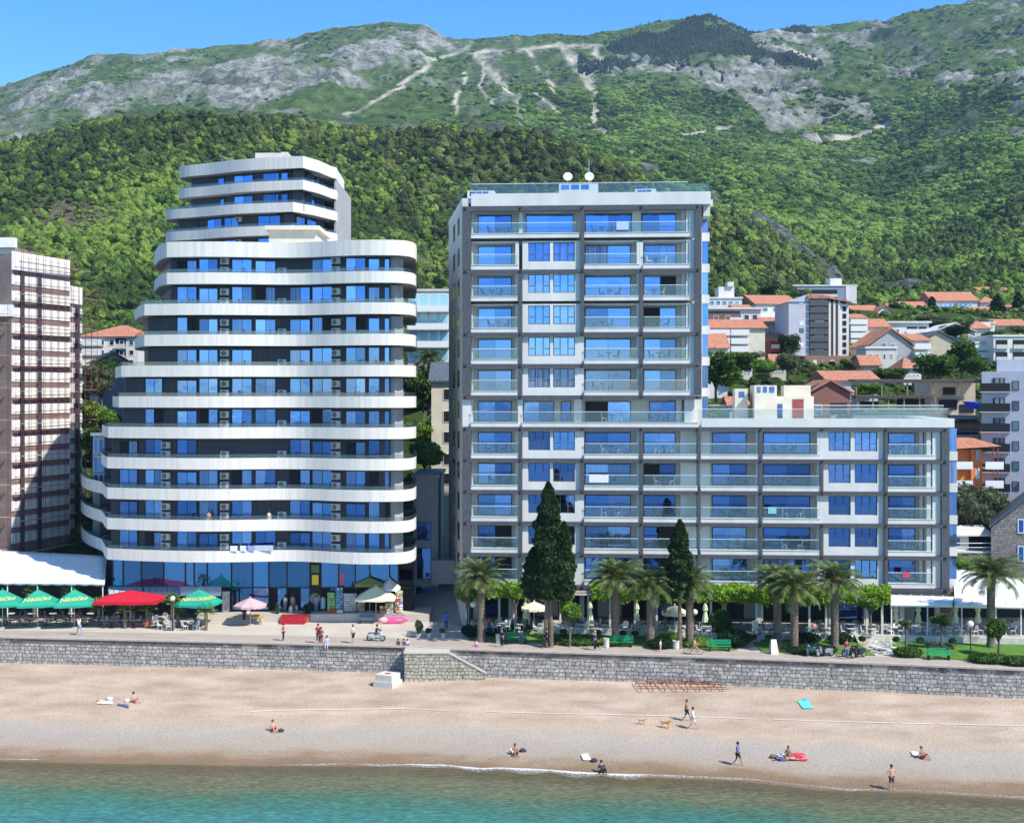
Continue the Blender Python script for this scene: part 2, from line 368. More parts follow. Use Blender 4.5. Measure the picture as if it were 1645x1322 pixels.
SC = [([(702,98),(640,138),(585,175),(560,190)], 3.5), ([(765,90),(800,130),(828,160),(834,200)], 7), ([(745,120),(735,150),(728,185)], 4), ([(905,75),(935,115),(955,150),(953,200)], 8),
      ([(960,80),(955,110),(945,130)], 7), ([(858,148),(885,172),(905,188)], 4), ([(930,212),(972,216)], 9), ([(850,85),(870,120),(885,140),(905,160)], 4), ([(780,100),(770,140),(790,170)], 3), ([(690,100),(740,86),(830,80),(900,76),(975,74)], 4),
      ([(1232,76),(1280,92),(1315,104)], 2.5), ([(1300,225),(1360,222),(1430,200)], 7), ([(1095,220),(1170,205)], 4)]
def masks(px, Y, z):
    py = HY-(z-CH)/Y*F
    X = (px-CX)/F*Y
    wob = 16*fbm(X/60, Y/60, 4, 77)
    far = Y > 900
    scar = np.zeros(px.shape)
    for pts, w in SC:
        d = polydist(px+wob*1.5, py+wob*.5, pts); scar = np.maximum(scar, np.clip(1.4-d/(w*.85*(.6+1.2*np.clip(fbm(X/80, Y/80, 2, 57)+.5, 0, 1))), 0, 1))
    scar = scar*far*np.clip(.75+2.2*fbm(X/25, Y/40, 3, 55), 0, 1)
    rk = np.zeros(px.shape)
    def blob(cx, cy, rx, ry, a=1.0):
        return a*np.clip(1.4-np.hypot((px-cx)/rx, (py-cy)/ry), 0, 1)
    far_r = blob(625, 62, 105, 36, 2.0)+blob(480, 115, 170, 60, .8)+blob(180, 130, 230, 60, .85)+blob(60, 180, 150, 50, .8)+blob(400, 150, 150, 40, .8)
    far_r = far_r+blob(800, 80, 130, 22, .9)+blob(1245, 155, 95, 62, 1.9)+blob(1170, 120, 80, 50, .7)+blob(1345, 195, 95, 38, 1.3)+blob(1310, 70, 90, 26, 1.2)+blob(1500, 110, 90, 60, .45)+blob(1430, 170, 60, 60, .5)+blob(1120, 210, 70, 25, .6)+blob(820, 140, 160, 70, .38)+blob(1640, 110, 60, 70, .4)
    nz = fbm(X/110, Y/110, 5, 5)*1.6+fbm(X/30, Y/30, 3, 8)*.9
    nz2 = fbm(X/45+3, Y/120, 5, 61)*2+fbm(X/200, Y/300, 3, 66)*1.2
    rk = np.clip((far_r*.62+nz*1.7+nz2*1.3-.14)*1.6, 0, 1)*far
    # near spur
    dn = polydist(px, py, [(1215,355),(1245,375),(1280,400),(1320,432),(1345,460)])
    rn = np.clip(1.45-(dn+wob*.6)/10, 0, 1); rn = np.maximum(rn, blob(790, 214, 60, 7, 1)); rn = np.maximum(rn, blob(1040, 275, 25, 12, 1)); rn = np.maximum(rn, blob(1150, 320, 16, 14, .9))
    rn = np.maximum(rn, blob(1450, 465, 50, 4, .7))
    rk = np.maximum(rk, np.where(~far, np.clip(rn*1.2+nz*1.1-.05, 0, 1)*(rn > 0), 0))
    dry = np.where(~far, np.clip(blob(120, 350, 95, 38, 1.2)+nz*.8-.1, 0, 1)*(blob(120, 350, 110, 50) > 0), 0)
    pine = np.where(far, np.clip(blob(1105, 60, 90, 20, .8)+blob(1035, 78, 75, 12, .7)+blob(1180, 80, 45, 18, .6)+nz*2.2-.15, 0, 1), 0)
    return scar, rk, dry, pine, py
def ground_mat():
    m, nt, out = newmat('hill_ground'); L = nt.links.new
    b = node(nt, 'ShaderNodeBsdfPrincipled'); b.inputs['Roughness'].default_value = .95; b.inputs['Specular IOR Level'].default_value = .1
    geo = node(nt, 'ShaderNodeNewGeometry')
    def nz(s, d=6):
        n = node(nt, 'ShaderNodeTexNoise'); L(geo.outputs['Position'], n.inputs['Vector']); n.inputs['Scale'].default_value = s; n.inputs['Detail'].default_value = d; n.inputs['Roughness'].default_value = .65; return n.outputs[0]
    def at(n):
        a = node(nt, 'ShaderNodeAttribute'); a.attribute_name = n; return a.outputs['Fac']
    def mix(f, a, b2):
        x = node(nt, 'ShaderNodeMix', data_type='RGBA'); L(f, x.inputs[0]); L(a, x.inputs[6]); L(b2, x.inputs[7]); return x.outputs[2]
    green = ramp(nt, [(.33, (.028, .055, .012)), (.46, (.060, .105, .02)), (.6, (.10, .155, .035)), (.75, (.18, .20, .09))], nz(.05, 9))
    rock = ramp(nt, [(.36, (.10, .12, .085)), (.45, (.19, .195, .165)), (.54, (.31, .305, .28)), (.68, (.46, .45, .42))], nz(.06, 10))
    drc = ramp(nt, [(.35, (.12, .09, .05)), (.65, (.26, .21, .14))], nz(.2, 7))
    scc = ramp(nt, [(.3, (.50, .44, .36)), (.7, (.72, .65, .56))], nz(.1, 6))
    pin = ramp(nt, [(.35, (.02, .045, .02)), (.7, (.06, .095, .035))], nz(.08, 6))
    spn = node(nt, 'ShaderNodeSeparateXYZ'); L(geo.outputs['Normal'], spn.inputs[0]); slp = node(nt, 'ShaderNodeMapRange'); L(spn.outputs[2], slp.inputs[0]); slp.inputs[1].default_value = .80; slp.inputs[2].default_value = .50; slp.inputs[3].default_value = 0; slp.inputs[4].default_value = .75
    # break rock/green border with fine noise
    ma = node(nt, 'ShaderNodeMath', operation='MULTIPLY_ADD'); L(nz(.035, 10), ma.inputs[0]); ma.inputs[1].default_value = 3.2; ma.inputs[2].default_value = -1.6
    ad = node(nt, 'ShaderNodeMath', operation='ADD', use_clamp=True); L(at('rock'), ad.inputs[0]); L(ma.outputs[0], ad.inputs[1])
    ml = node(nt, 'ShaderNodeMath', operation='MULTIPLY', use_clamp=True); L(ad.outputs[0], ml.inputs[0])
    mr = node(nt, 'ShaderNodeMath', operation='MULTIPLY', use_clamp=True); L(at('rock'), mr.inputs[0]); mr.inputs[1].default_value = 3; L(mr.outputs[0], ml.inputs[1])
    far_ = node(nt, 'ShaderNodeSeparateXYZ'); L(geo.outputs['Position'], far_.inputs[0]); fr_ = node(nt, 'ShaderNodeMapRange'); L(far_.outputs[1], fr_.inputs[0]); fr_.inputs[1].default_value = 1200; fr_.inputs[2].default_value = 1600
    ms = node(nt, 'ShaderNodeMath', operation='MULTIPLY'); L(slp.outputs[0], ms.inputs[0]); L(fr_.outputs[0], ms.inputs[1]); mxr = node(nt, 'ShaderNodeMath', operation='MAXIMUM'); L(ms.outputs[0], mxr.inputs[0]); L(ml.outputs[0], mxr.inputs[1]); ml = mxr
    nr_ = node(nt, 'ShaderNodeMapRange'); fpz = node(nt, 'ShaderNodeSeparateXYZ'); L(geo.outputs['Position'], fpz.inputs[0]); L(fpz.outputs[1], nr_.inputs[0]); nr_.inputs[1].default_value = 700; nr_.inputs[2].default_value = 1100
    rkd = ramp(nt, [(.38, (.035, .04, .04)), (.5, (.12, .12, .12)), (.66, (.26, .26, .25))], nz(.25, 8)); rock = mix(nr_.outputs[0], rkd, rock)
    c = mix(at('dry'), green, drc); c = mix(ml.outputs[0], c, rock); c = mix(at('pine'), c, pin); c = mix(at('scar'), c, scc)
    L(c, b.inputs['Base Color'])
    bp = node(nt, 'ShaderNodeBump'); bp.inputs['Strength'].default_value = 1; bp.inputs['Distance'].default_value = 13
    L(nz(.06, 10), bp.inputs['Height']); L(bp.outputs[0], b.inputs['Normal'])
    L(b.outputs[0], out.inputs[0]); return m
HILLM = ground_mat()
def grid_obj(name, pxs, Ys, kind='structure', skirt=0):
    P, Yg = np.meshgrid(pxs, Ys); Z = terrain_z(P, Yg); X = (P-CX)/F*Yg
    sc, rk, dr, pi_, _ = masks(P.ravel(), Yg.ravel(), Z.ravel())
    rr_ = rk.reshape(P.shape); w_ = np.clip((Yg-900)/300, 0, 1); Z = Z+w_*(.25+rr_*.8)*(18*ridged(X/55+2, Yg/45, 4, 71)+9*ridged(X/17, Yg/20, 3, 75))+(1-w_)*rr_*(2+9*ridged(X/11, Yg/11, 4, 77))
    co = np.stack([X, Yg, Z], -1).reshape(-1, 3); nr, nc = P.shape
    idx = np.arange(nr*nc).reshape(nr, nc)
    fs = np.stack([idx[:-1, :-1], idx[:-1, 1:], idx[1:, 1:], idx[1:, :-1]], -1).reshape(-1, 4)
    me = bpy.data.meshes.new(name); me.from_pydata(co.tolist(), [], fs.tolist()); me.materials.append(HILLM)
    for n, a in (('scar', sc), ('rock', rk), ('dry', dr), ('pine', pi_)):
        at = me.attributes.new(n, 'FLOAT', 'POINT'); at.data.foreach_set('value', a.astype(np.float32))
    me.polygons.foreach_set('use_smooth', [True]*len(me.polygons)); me.update()
    o = bpy.data.objects.new(name, me); COL.objects.link(o); return tag(o, kind=kind)
ys1 = np.concatenate([np.linspace(137.9, 330, 70), np.linspace(334, 900, 170)])
grid_obj('hillside', np.linspace(-420, 2100, 300), ys1)
ys2 = np.concatenate([np.linspace(900, 2400, 560), np.linspace(2420, 3000, 20)])
grid_obj('mountains', np.linspace(-420, 2100, 900), ys2)
# ---------------------------------------------------------------- forest crowns
FM = foliage('wood_leaves', (.040, .070, .012), (.095, .17, .022), (.23, .33, .05), scale=.9, inst=True)
FMO = foliage('olive_wood_leaves', (.035, .050, .014), (.08, .11, .025), (.16, .19, .055), scale=1.1, inst=True)
FMV = foliage('valley_wood_leaves', (.050, .095, .014), (.11, .20, .028), (.22, .33, .06), scale=.9, inst=True)
FMD = foliage('pine_leaves', (.010, .026, .012), (.022, .050, .020), (.045, .085, .03), scale=1.2, inst=True)
protos = bpy.data.collections.new('crown_shapes')
def crown_proto(seed, rz, fm, spiky=.0):
    b = MB(); vs, fs = ico(4); out = []
    rs = np.random.RandomState(seed)
    lob = [(Vector(rs.normal(size=3)).normalized(), .25+.3*rs.rand()) for _ in range(9)]
    for p in vs:
        v = Vector(p); d = .72
        for q, a in lob: d += a*max(0, v.dot(q))**8
        d += .18*n3(p[0]*5+seed, p[1]*5, p[2]*5)+.20*n3(p[0]*10, p[1]*10+seed, p[2]*10)
        zz = p[2]*rz
        if p[2] < -.2: zz = -.2*rz+(p[2]+.2)*.9
        out.append((p[0]*d, p[1]*d, zz*d+.35))
    b.add(out, fs)
    me = bpy.data.meshes.new('crown_shape'); me.from_pydata(b.v, [], b.f); me.materials.append(fm)
    o = bpy.data.objects.new('crown_shape', me); protos.objects.link(o); return o
for i in range(6): crown_proto(i+1, .8+.12*(i % 3), FM)
for i in range(3): crown_proto(i+41, .9, FMO)
vprotos = bpy.data.collections.new('valley_crown_shapes'); _q = protos; protos = vprotos
for i in range(5): crown_proto(i+51, .85, FMV)
for i in range(2): crown_proto(i+61, .85, FM)
protos = _q
protos2 = bpy.data.collections.new('dark_crown_shapes')
_p = protos; protos = protos2
for i in range(3): crown_proto(i+20, 1.3, FMD)
protos = _p
protos3 = bpy.data.collections.new('rock_shapes')
def scatter(name, pts, scl, coll, label, cat, pick=None):
    me = bpy.data.meshes.new(name); me.from_pydata(pts.tolist(), [], [])
    a = me.attributes.new('scl', 'FLOAT_VECTOR', 'POINT'); a.data.foreach_set('vector', scl.astype(np.float32).ravel())
    rot = np.zeros((len(pts), 3), np.float32); rot[:, 2] = np.random.rand(len(pts))*6.28; rot[:, 0] = np.random.normal(size=len(pts))*.12
    a = me.attributes.new('rot', 'FLOAT_VECTOR', 'POINT'); a.data.foreach_set('vector', rot.ravel())
    a = me.attributes.new('pick', 'INT', 'POINT'); a.data.foreach_set('value', (pick if pick is not None else np.random.randint(0, len(coll.objects), len(pts))).astype(np.int32))
    o = bpy.data.objects.new(name, me); COL.objects.link(o)
    ng = bpy.data.node_groups.new(name+'_nodes', 'GeometryNodeTree')
    ng.interface.new_socket('Geometry', in_out='INPUT', socket_type='NodeSocketGeometry'); ng.interface.new_socket('Geometry', in_out='OUTPUT', socket_type='NodeSocketGeometry')
    N = ng.nodes.new; L = ng.links.new
    gi = N('NodeGroupInput'); go = N('NodeGroupOutput'); ip = N('GeometryNodeInstanceOnPoints'); ci = N('GeometryNodeCollectionInfo')
    ci.inputs['Collection'].default_value = coll; ci.inputs['Separate Children'].default_value = True; ci.inputs['Reset Children'].default_value = True
    def na(n, t):
        x = N('GeometryNodeInputNamedAttribute'); x.data_type = t; x.inputs['Name'].default_value = n; return x.outputs[0]
    L(gi.outputs[0], ip.inputs['Points']); L(ci.outputs[0], ip.inputs['Instance']); ip.inputs['Pick Instance'].default_value = True
    L(na('pick', 'INT'), ip.inputs['Instance Index']); L(na('rot', 'FLOAT_VECTOR'), ip.inputs['Rotation']); L(na('scl', 'FLOAT_VECTOR'), ip.inputs['Scale'])
    L(ip.outputs[0], go.inputs[0])
    md = o.modifiers.new('scatter', 'NODES'); md.node_group = ng
    return tag(o, label, cat, kind='stuff')
FOOT = []   # house footprints to keep clear (x, y, radius)
def sample(n, Y0, Y1, px0, px1):
    u = np.random.rand(n); Y = np.sqrt(Y0*Y0+u*(Y1*Y1-Y0*Y0)); px = px0+np.random.rand(n)*(px1-px0); return px, Y
def forest():
    # near hill
    px, Y = sample(29000, 318, 720, -140, 1790)
    ridge = np.interp(px, tpx, TY[:, 7]); keep = (Y < ridge*1.12) | (px > 1180)
    foot = np.interp(px, [0, 1140, 1340, 1345, 1645], [255, 318, 330, 372, 372]); keep &= Y > foot
    z = terrain_z(px, Y); sc, rk, dr, pi_, py = masks(px, Y, z)
    keep &= np.random.rand(len(px)) > np.clip(rk*1.3, 0, .93); keep &= np.random.rand(len(px)) > dr*.8
    px, Y, z, dr = px[keep], Y[keep], z[keep], dr[keep]
    s = (.9+1.35*np.random.rand(len(px))**1.8)*(1-.5*dr)*np.where(Y < 450, .95, 1.15)
    scl = np.stack([s*(.9+.3*np.random.rand(len(s))), s, s*(.9+.4*np.random.rand(len(s)))], 1)
    X = (px-CX)/F*Y
    rY = np.interp(px, tpx, TY[:, 7]); po = np.clip(.04+.5*np.clip((px-560)/160, 0, 1)*(px < 1340)*(Y < rY*1.1)+.35*np.clip((Y/rY-.78)*6, 0, 1)*(px < 900)+1.1*fbm(X/55, Y/55, 4, 99)+.5*dr, 0, .92)
    pick = np.where(np.random.rand(len(X)) < po, np.random.randint(6, 9, len(X)), np.random.randint(0, 6, len(X)))
    scatter('hillside_wood', np.stack([X, Y, z], 1), scl, protos, 'dense bright green wood covering the hill behind the buildings', 'wood', pick)
    px, Y = sample(15000, 318, 720, -140, 1790)   # understorey gap fill
    keep = (Y < np.interp(px, tpx, TY[:, 7])*1.08) | (px > 1180); keep &= Y > np.interp(px, [0, 1140, 1340, 1345, 1645], [255, 318, 330, 372, 372])
    z = terrain_z(px, Y); sc, rk, dr, pi_, py = masks(px, Y, z); keep &= np.random.rand(len(px)) > rk*.97; keep &= np.random.rand(len(px)) > dr*.35
    px, Y, z = px[keep], Y[keep], z[keep]; s = .6+.6*np.random.rand(len(px)); X = (px-CX)/F*Y
    scatter('hillside_scrub', np.stack([X, Y, z-.2], 1), np.stack([s*1.2, s*1.2, s*.8], 1), protos, 'low scrub filling the gaps between the hillside trees', 'scrub')
    # mid slopes
    px, Y = sample(40000, 640, 1500, 800, 1790)
    z = terrain_z(px, Y); sc, rk, dr, pi_, py = masks(px, Y, z)
    keep = (np.random.rand(len(px)) > np.clip(rk*1.3, 0, .96)) & (sc < .25)
    X = (px-CX)/F*Y; keep &= fbm(X/60, Y/60, 4, 91)+.45 > np.random.rand(len(px))*.4
    px, Y, z = px[keep], Y[keep], z[keep]
    s = 1.5+2.3*np.random.rand(len(px))**1.7; X = (px-CX)/F*Y; s = s*(1.1-.9*fbm(X/90, Y/140, 4, 92))
    scatter('valley_wood', np.stack([X, Y, z-.5], 1), np.stack([s*1.1, s*1.1, s*.9], 1), vprotos, 'green wood covering the middle slopes below the cliffs on the right', 'wood')
    # mountain scrub
    px, Y = sample(26000, 1100, 2260, -120, 1790)
    z = terrain_z(px, Y); sc, rk, dr, pi_, py = masks(px, Y, z)
    X = (px-CX)/F*Y; v = fbm(X/70, Y/70, 5, 41)+.5
    keep = (sc < .2) & (np.random.rand(len(px)) > rk*.78) & (v > .36+.25*np.random.rand(len(px))) & (pi_ < .3) & ((px < 850) | (Y > 1450))
    px1, Y1, z1 = px[keep], Y[keep], z[keep]; s = 1.2+2.6*np.random.rand(len(px1))**1.3; X1 = (px1-CX)/F*Y1
    scatter('mountain_scrub', np.stack([X1, Y1, z1-.8], 1), np.stack([s*1.2, s*1.2, s*.8], 1), vprotos, 'patchy green scrub on the rocky mountain slopes', 'scrub')
    px, Y = sample(60000, 1700, 2290, 930, 1320)
    z = terrain_z(px, Y); sc, rk, dr, pi_, py = masks(px, Y, z)
    keep = (pi_ > .1+.8*np.random.rand(len(px))) & (np.random.rand(len(px)) < .7); px, Y, z = px[keep], Y[keep], z[keep]; s = 1.5+1.7*np.random.rand(len(px)); X = (px-CX)/F*Y
    scatter('summit_pines', np.stack([X, Y, z], 1), np.stack([s*.8, s*.8, s*1.3], 1), protos2, 'dark pine wood on the summit right of the pale scree scars', 'pine wood')
# ---------------------------------------------------------------- shore geometry
EP = [(-300,1014),(0,1022.5),(400,1031.5),(652,1038),(720,1041.5),(1100,1053.3),(1400,1064.5),(1645,1075),(1950,1090)]
SP = [(-300,1218),(0,1222),(130,1226),(500,1231),(652,1231),(875,1240),(976,1246),(1187,1254),(1320,1269),(1400,1271),(1500,1275),(1645,1284),(1950,1302)]
EDGE = [G(a, b, 0) for a, b in EP]; SHORE = [G(a, b, -4.5) for a, b in SP]
ex = [p.x for p in EDGE]; ey = [p.y for p in EDGE]; sx = [p.x for p in SHORE]; sy = [p.y for p in SHORE]
def edgeY(x): return np.interp(x, ex, ey)
def shoreY(x): return np.interp(x, sx, sy)
def beach_z(x, y):
    e = edgeY(x); s = shoreY(x); t = (e-y)/(e-s)
    return np.where(t < 1, -2.45-2.05*np.clip(t, 0, 1)**1.1, -4.5-.16*(s-y))
def beach_h(X, Y):
    X = np.asarray(X, float); Y = np.asarray(Y, float); dsh = Y-shoreY(X); Z = beach_z(X, Y)
    Z = Z+.10*fbm(X/5, Y/2.5, 4, 2)*np.clip(dsh/4, 0, 1)+.03*fbm(X/.9, Y/.7, 3, 6)
    return Z+.10*np.exp(-((dsh-2.2-1.0*fbm(X/8, X*0, 3, 4))/.5)**2)
def BP(px, py):
    z = -3.5
    for _ in range(30):
        p = G(px, py, z); z = float(beach_h(np.array([p.x]), np.array([p.y]))[0])
    return Vector((p.x, p.y, z))
# beach
def beach():
    xs = np.linspace(-75, 75, 260); ts = np.linspace(-.02, 2.6, 150)
    X, T = np.meshgrid(xs, ts); E = edgeY(X); Sh = shoreY(X); Y = E-(E-Sh)*T; Z = beach_z(X, Y)
    dsh = Y-Sh
    Z = beach_h(X, Y)
    idx = np.arange(X.size).reshape(X.shape); fs = np.stack([idx[:-1, :-1], idx[1:, :-1], idx[1:, 1:], idx[:-1, 1:]], -1).reshape(-1, 4)
    me = bpy.data.meshes.new('beach'); me.from_pydata(np.stack([X, Y, Z], -1).reshape(-1, 3).tolist(), [], fs.tolist())
    a = me.attributes.new('shore', 'FLOAT', 'POINT'); a.data.foreach_set('value', dsh.ravel().astype(np.float32))
    me.polygons.foreach_set('use_smooth', [True]*len(me.polygons))
    m, nt, out = newmat('beach_sand'); L = nt.links.new
    b = node(nt, 'ShaderNodeBsdfPrincipled'); b.inputs['Roughness'].default_value = .9; b.inputs['Specular IOR Level'].default_value = .15
    geo = node(nt, 'ShaderNodeNewGeometry'); at = node(nt, 'ShaderNodeAttribute'); at.attribute_name = 'shore'
    mp = node(nt, 'ShaderNodeMapping'); mp.inputs['Scale'].default_value = (.24, .42, .3); L(geo.outputs['Position'], mp.inputs[0])
    n1 = node(nt, 'ShaderNodeTexNoise'); L(mp.outputs[0], n1.inputs['Vector']); n1.inputs['Scale'].default_value = 1; n1.inputs['Detail'].default_value = 6
    n2 = node(nt, 'ShaderNodeTexNoise'); L(geo.outputs['Position'], n2.inputs['Vector']); n2.inputs['Scale'].default_value = 7; n2.inputs['Detail'].default_value = 5; n2.inputs['Roughness'].default_value = .8
    n4 = node(nt, 'ShaderNodeTexVoronoi'); L(geo.outputs['Position'], n4.inputs['Vector']); n4.inputs['Scale'].default_value = 9
    base = ramp(nt, [(.3, (.34, .255, .185)), (.5, (.43, .33, .245)), (.7, (.51, .40, .305))], n1.outputs[0])
    ma = node(nt, 'ShaderNodeMath', operation='MULTIPLY_ADD'); L(n1.outputs[0], ma.inputs[0]); ma.inputs[1].default_value = 4.5; L(at.outputs['Fac'], ma.inputs[2])
    mv = node(nt, 'ShaderNodeMapRange'); L(ma.outputs[0], mv.inputs[0]); mv.inputs[1].default_value = -2; mv.inputs[2].default_value = 15
    # distance bands: wet brown -> grey pebbles -> dry sand
    band = ramp(nt, [(0, (.16, .13, .085)), (.22, (.19, .13, .08)), (.34, (.24, .165, .10)), (.40, (.31, .235, .165)), (.47, (.35, .285, .225)), (.66, (.37, .325, .275)), (.82, (.43, .34, .255)), (1, (.43, .34, .255))], mv.outputs[0])
    mf = node(nt, 'ShaderNodeMapRange'); L(mv.outputs[0], mf.inputs[0]); mf.inputs[1].default_value = .70; mf.inputs[2].default_value = .95
    mx = node(nt, 'ShaderNodeMix', data_type='RGBA'); L(mf.outputs[0], mx.inputs[0]); L(band, mx.inputs[6]); L(base, mx.inputs[7])
    mm = node(nt, 'ShaderNodeMix', data_type='RGBA', blend_type='MULTIPLY'); mm.inputs[0].default_value = 1; L(mx.outputs[2], mm.inputs[6])
    L(ramp(nt, [(.3, (.62, .61, .62)), (.5, (1.0, 1.0, 1.0)), (.7, (1.32, 1.3, 1.28))], n2.outputs[0]), mm.inputs[7])
    L(mm.outputs[2], b.inputs['Base Color'])
    bp = node(nt, 'ShaderNodeBump'); bp.inputs['Strength'].default_value = .5; bp.inputs['Distance'].default_value = .05; L(n4.outputs[0], bp.inputs['Height'])
    bp2 = node(nt, 'ShaderNodeBump'); bp2.inputs['Strength'].default_value = .3; bp2.inputs['Distance'].default_value = .2; L(n1.outputs[0], bp2.inputs['Height']); L(bp.outputs[0], bp2.inputs['Normal']); L(bp2.outputs[0], b.inputs['Normal'])
    wr = node(nt, 'ShaderNodeMapRange'); L(mv.outputs[0], wr.inputs[0]); wr.inputs[1].default_value = .32; wr.inputs[2].default_value = .40; wr.inputs[3].default_value = .45; wr.inputs[4].default_value = .92
    L(wr.outputs[0], b.inputs['Roughness'])
    L(b.outputs[0], out.inputs[0]); me.materials.append(m); me.update()
    o = bpy.data.objects.new('beach', me); COL.objects.link(o); tag(o, kind='structure')
beach()
def water():
    xs = np.concatenate([[-6000, -2500, -900, -300, -120], np.linspace(-80, 80, 161), [120, 300, 900, 2500, 6000]])
    ds = np.concatenate([np.linspace(-1.5, 16, 46), [20, 30, 60, 120, 300, 900, 3000, 9000, 20000]])
    X, D = np.meshgrid(xs, ds); Y = shoreY(X)-D-.25*fbm(X/4, D*0, 3, 8)*np.clip(2-D, 0, 2); Z = np.full_like(X, -4.5)
    idx = np.arange(X.size).reshape(X.shape); fs = np.stack([idx[:-1, :-1], idx[1:, :-1], idx[1:, 1:], idx[:-1, 1:]], -1).reshape(-1, 4)
    me = bpy.data.meshes.new('sea'); me.from_pydata(np.stack([X, Y, Z], -1).reshape(-1, 3).tolist(), [], fs.tolist())
    a = me.attributes.new('depth', 'FLOAT', 'POINT'); a.data.foreach_set('value', D.ravel().astype(np.float32))
    m, nt, out = newmat('sea_water'); L = nt.links.new
    geo = node(nt, 'ShaderNodeNewGeometry'); at = node(nt, 'ShaderNodeAttribute'); at.attribute_name = 'depth'
    mp = node(nt, 'ShaderNodeMapping'); mp.inputs['Scale'].default_value = (.75, 2.0, 1); L(geo.outputs['Position'], mp.inputs[0])
    n1 = node(nt, 'ShaderNodeTexNoise'); L(mp.outputs[0], n1.inputs['Vector']); n1.inputs['Scale'].default_value = .9; n1.inputs['Detail'].default_value = 7; n1.inputs['Roughness'].default_value = .65
    n0 = node(nt, 'ShaderNodeTexNoise'); L(geo.outputs['Position'], n0.inputs['Vector']); n0.inputs['Scale'].default_value = .13; n0.inputs['Detail'].default_value = 5
    n2 = node(nt, 'ShaderNodeTexNoise'); L(mp.outputs[0], n2.inputs['Vector']); n2.inputs['Scale'].default_value = 3.0; n2.inputs['Detail'].default_value = 4
    ma = node(nt, 'ShaderNodeMath', operation='MULTIPLY_ADD'); L(n1.outputs[0], ma.inputs[0]); ma.inputs[1].default_value = 3.4; L(at.outputs['Fac'], ma.inputs[2])
    mb = node(nt, 'ShaderNodeMath', operation='MULTIPLY_ADD'); L(n0.outputs[0], mb.inputs[0]); mb.inputs[1].default_value = 5.5; L(ma.outputs[0], mb.inputs[2])
    mr = node(nt, 'ShaderNodeMapRange'); L(mb.outputs[0], mr.inputs[0]); mr.inputs[1].default_value = 3.6; mr.inputs[2].default_value = 18.6
    body = ramp(nt, [(0, (.15, .12, .07)), (.2, (.13, .125, .068)), (.40, (.105, .13, .07)), (.54, (.045, .14, .09)), (.68, (.022, .155, .12)), (.85, (.018, .19, .175)), (1, (.012, .15, .19))], mr.outputs[0])
    mm = node(nt, 'ShaderNodeMix', data_type='RGBA', blend_type='MULTIPLY'); mm.inputs[0].default_value = 1; L(body, mm.inputs[6])
    L(ramp(nt, [(.3, (.5, .52, .52)), (.5, (.95, .95, .95)), (.68, (1.6, 1.55, 1.5))], n2.outputs[0]), mm.inputs[7])  # bright wave speckles and dark troughs put into the water colour
    b = node(nt, 'ShaderNodeBsdfPrincipled'); L(mm.outputs[2], b.inputs['Base Color']); b.inputs['Roughness'].default_value = .08; b.inputs['IOR'].default_value = 1.33
    bp = node(nt, 'ShaderNodeBump'); bp.inputs['Strength'].default_value = .55; bp.inputs['Distance'].default_value = .12; L(n2.outputs[0], bp.inputs['Height'])
    bp2 = node(nt, 'ShaderNodeBump'); bp2.inputs['Strength'].default_value = .6; bp2.inputs['Distance'].default_value = .35; L(n1.outputs[0], bp2.inputs['Height']); L(bp.outputs[0], bp2.inputs['Normal']); L(bp2.outputs[0], b.inputs['Normal'])
    tr = node(nt, 'ShaderNodeBsdfTransparent'); tr.inputs[0].default_value = (.9, .97, .9, 1)
    f = node(nt, 'ShaderNodeMapRange'); L(at.outputs['Fac'], f.inputs[0]); f.inputs[1].default_value = -.6; f.inputs[2].default_value = 3.0; f.inputs[3].default_value = .12; f.inputs[4].default_value = 1
    mx = node(nt, 'ShaderNodeMixShader'); L(f.outputs[0], mx.inputs[0]); L(tr.outputs[0], mx.inputs[1]); L(b.outputs[0], mx.inputs[2]); L(mx.outputs[0], out.inputs[0])
    me.materials.append(m); me.update(); o = bpy.data.objects.new('sea', me); COL.objects.link(o); tag(o, kind='structure')
water()
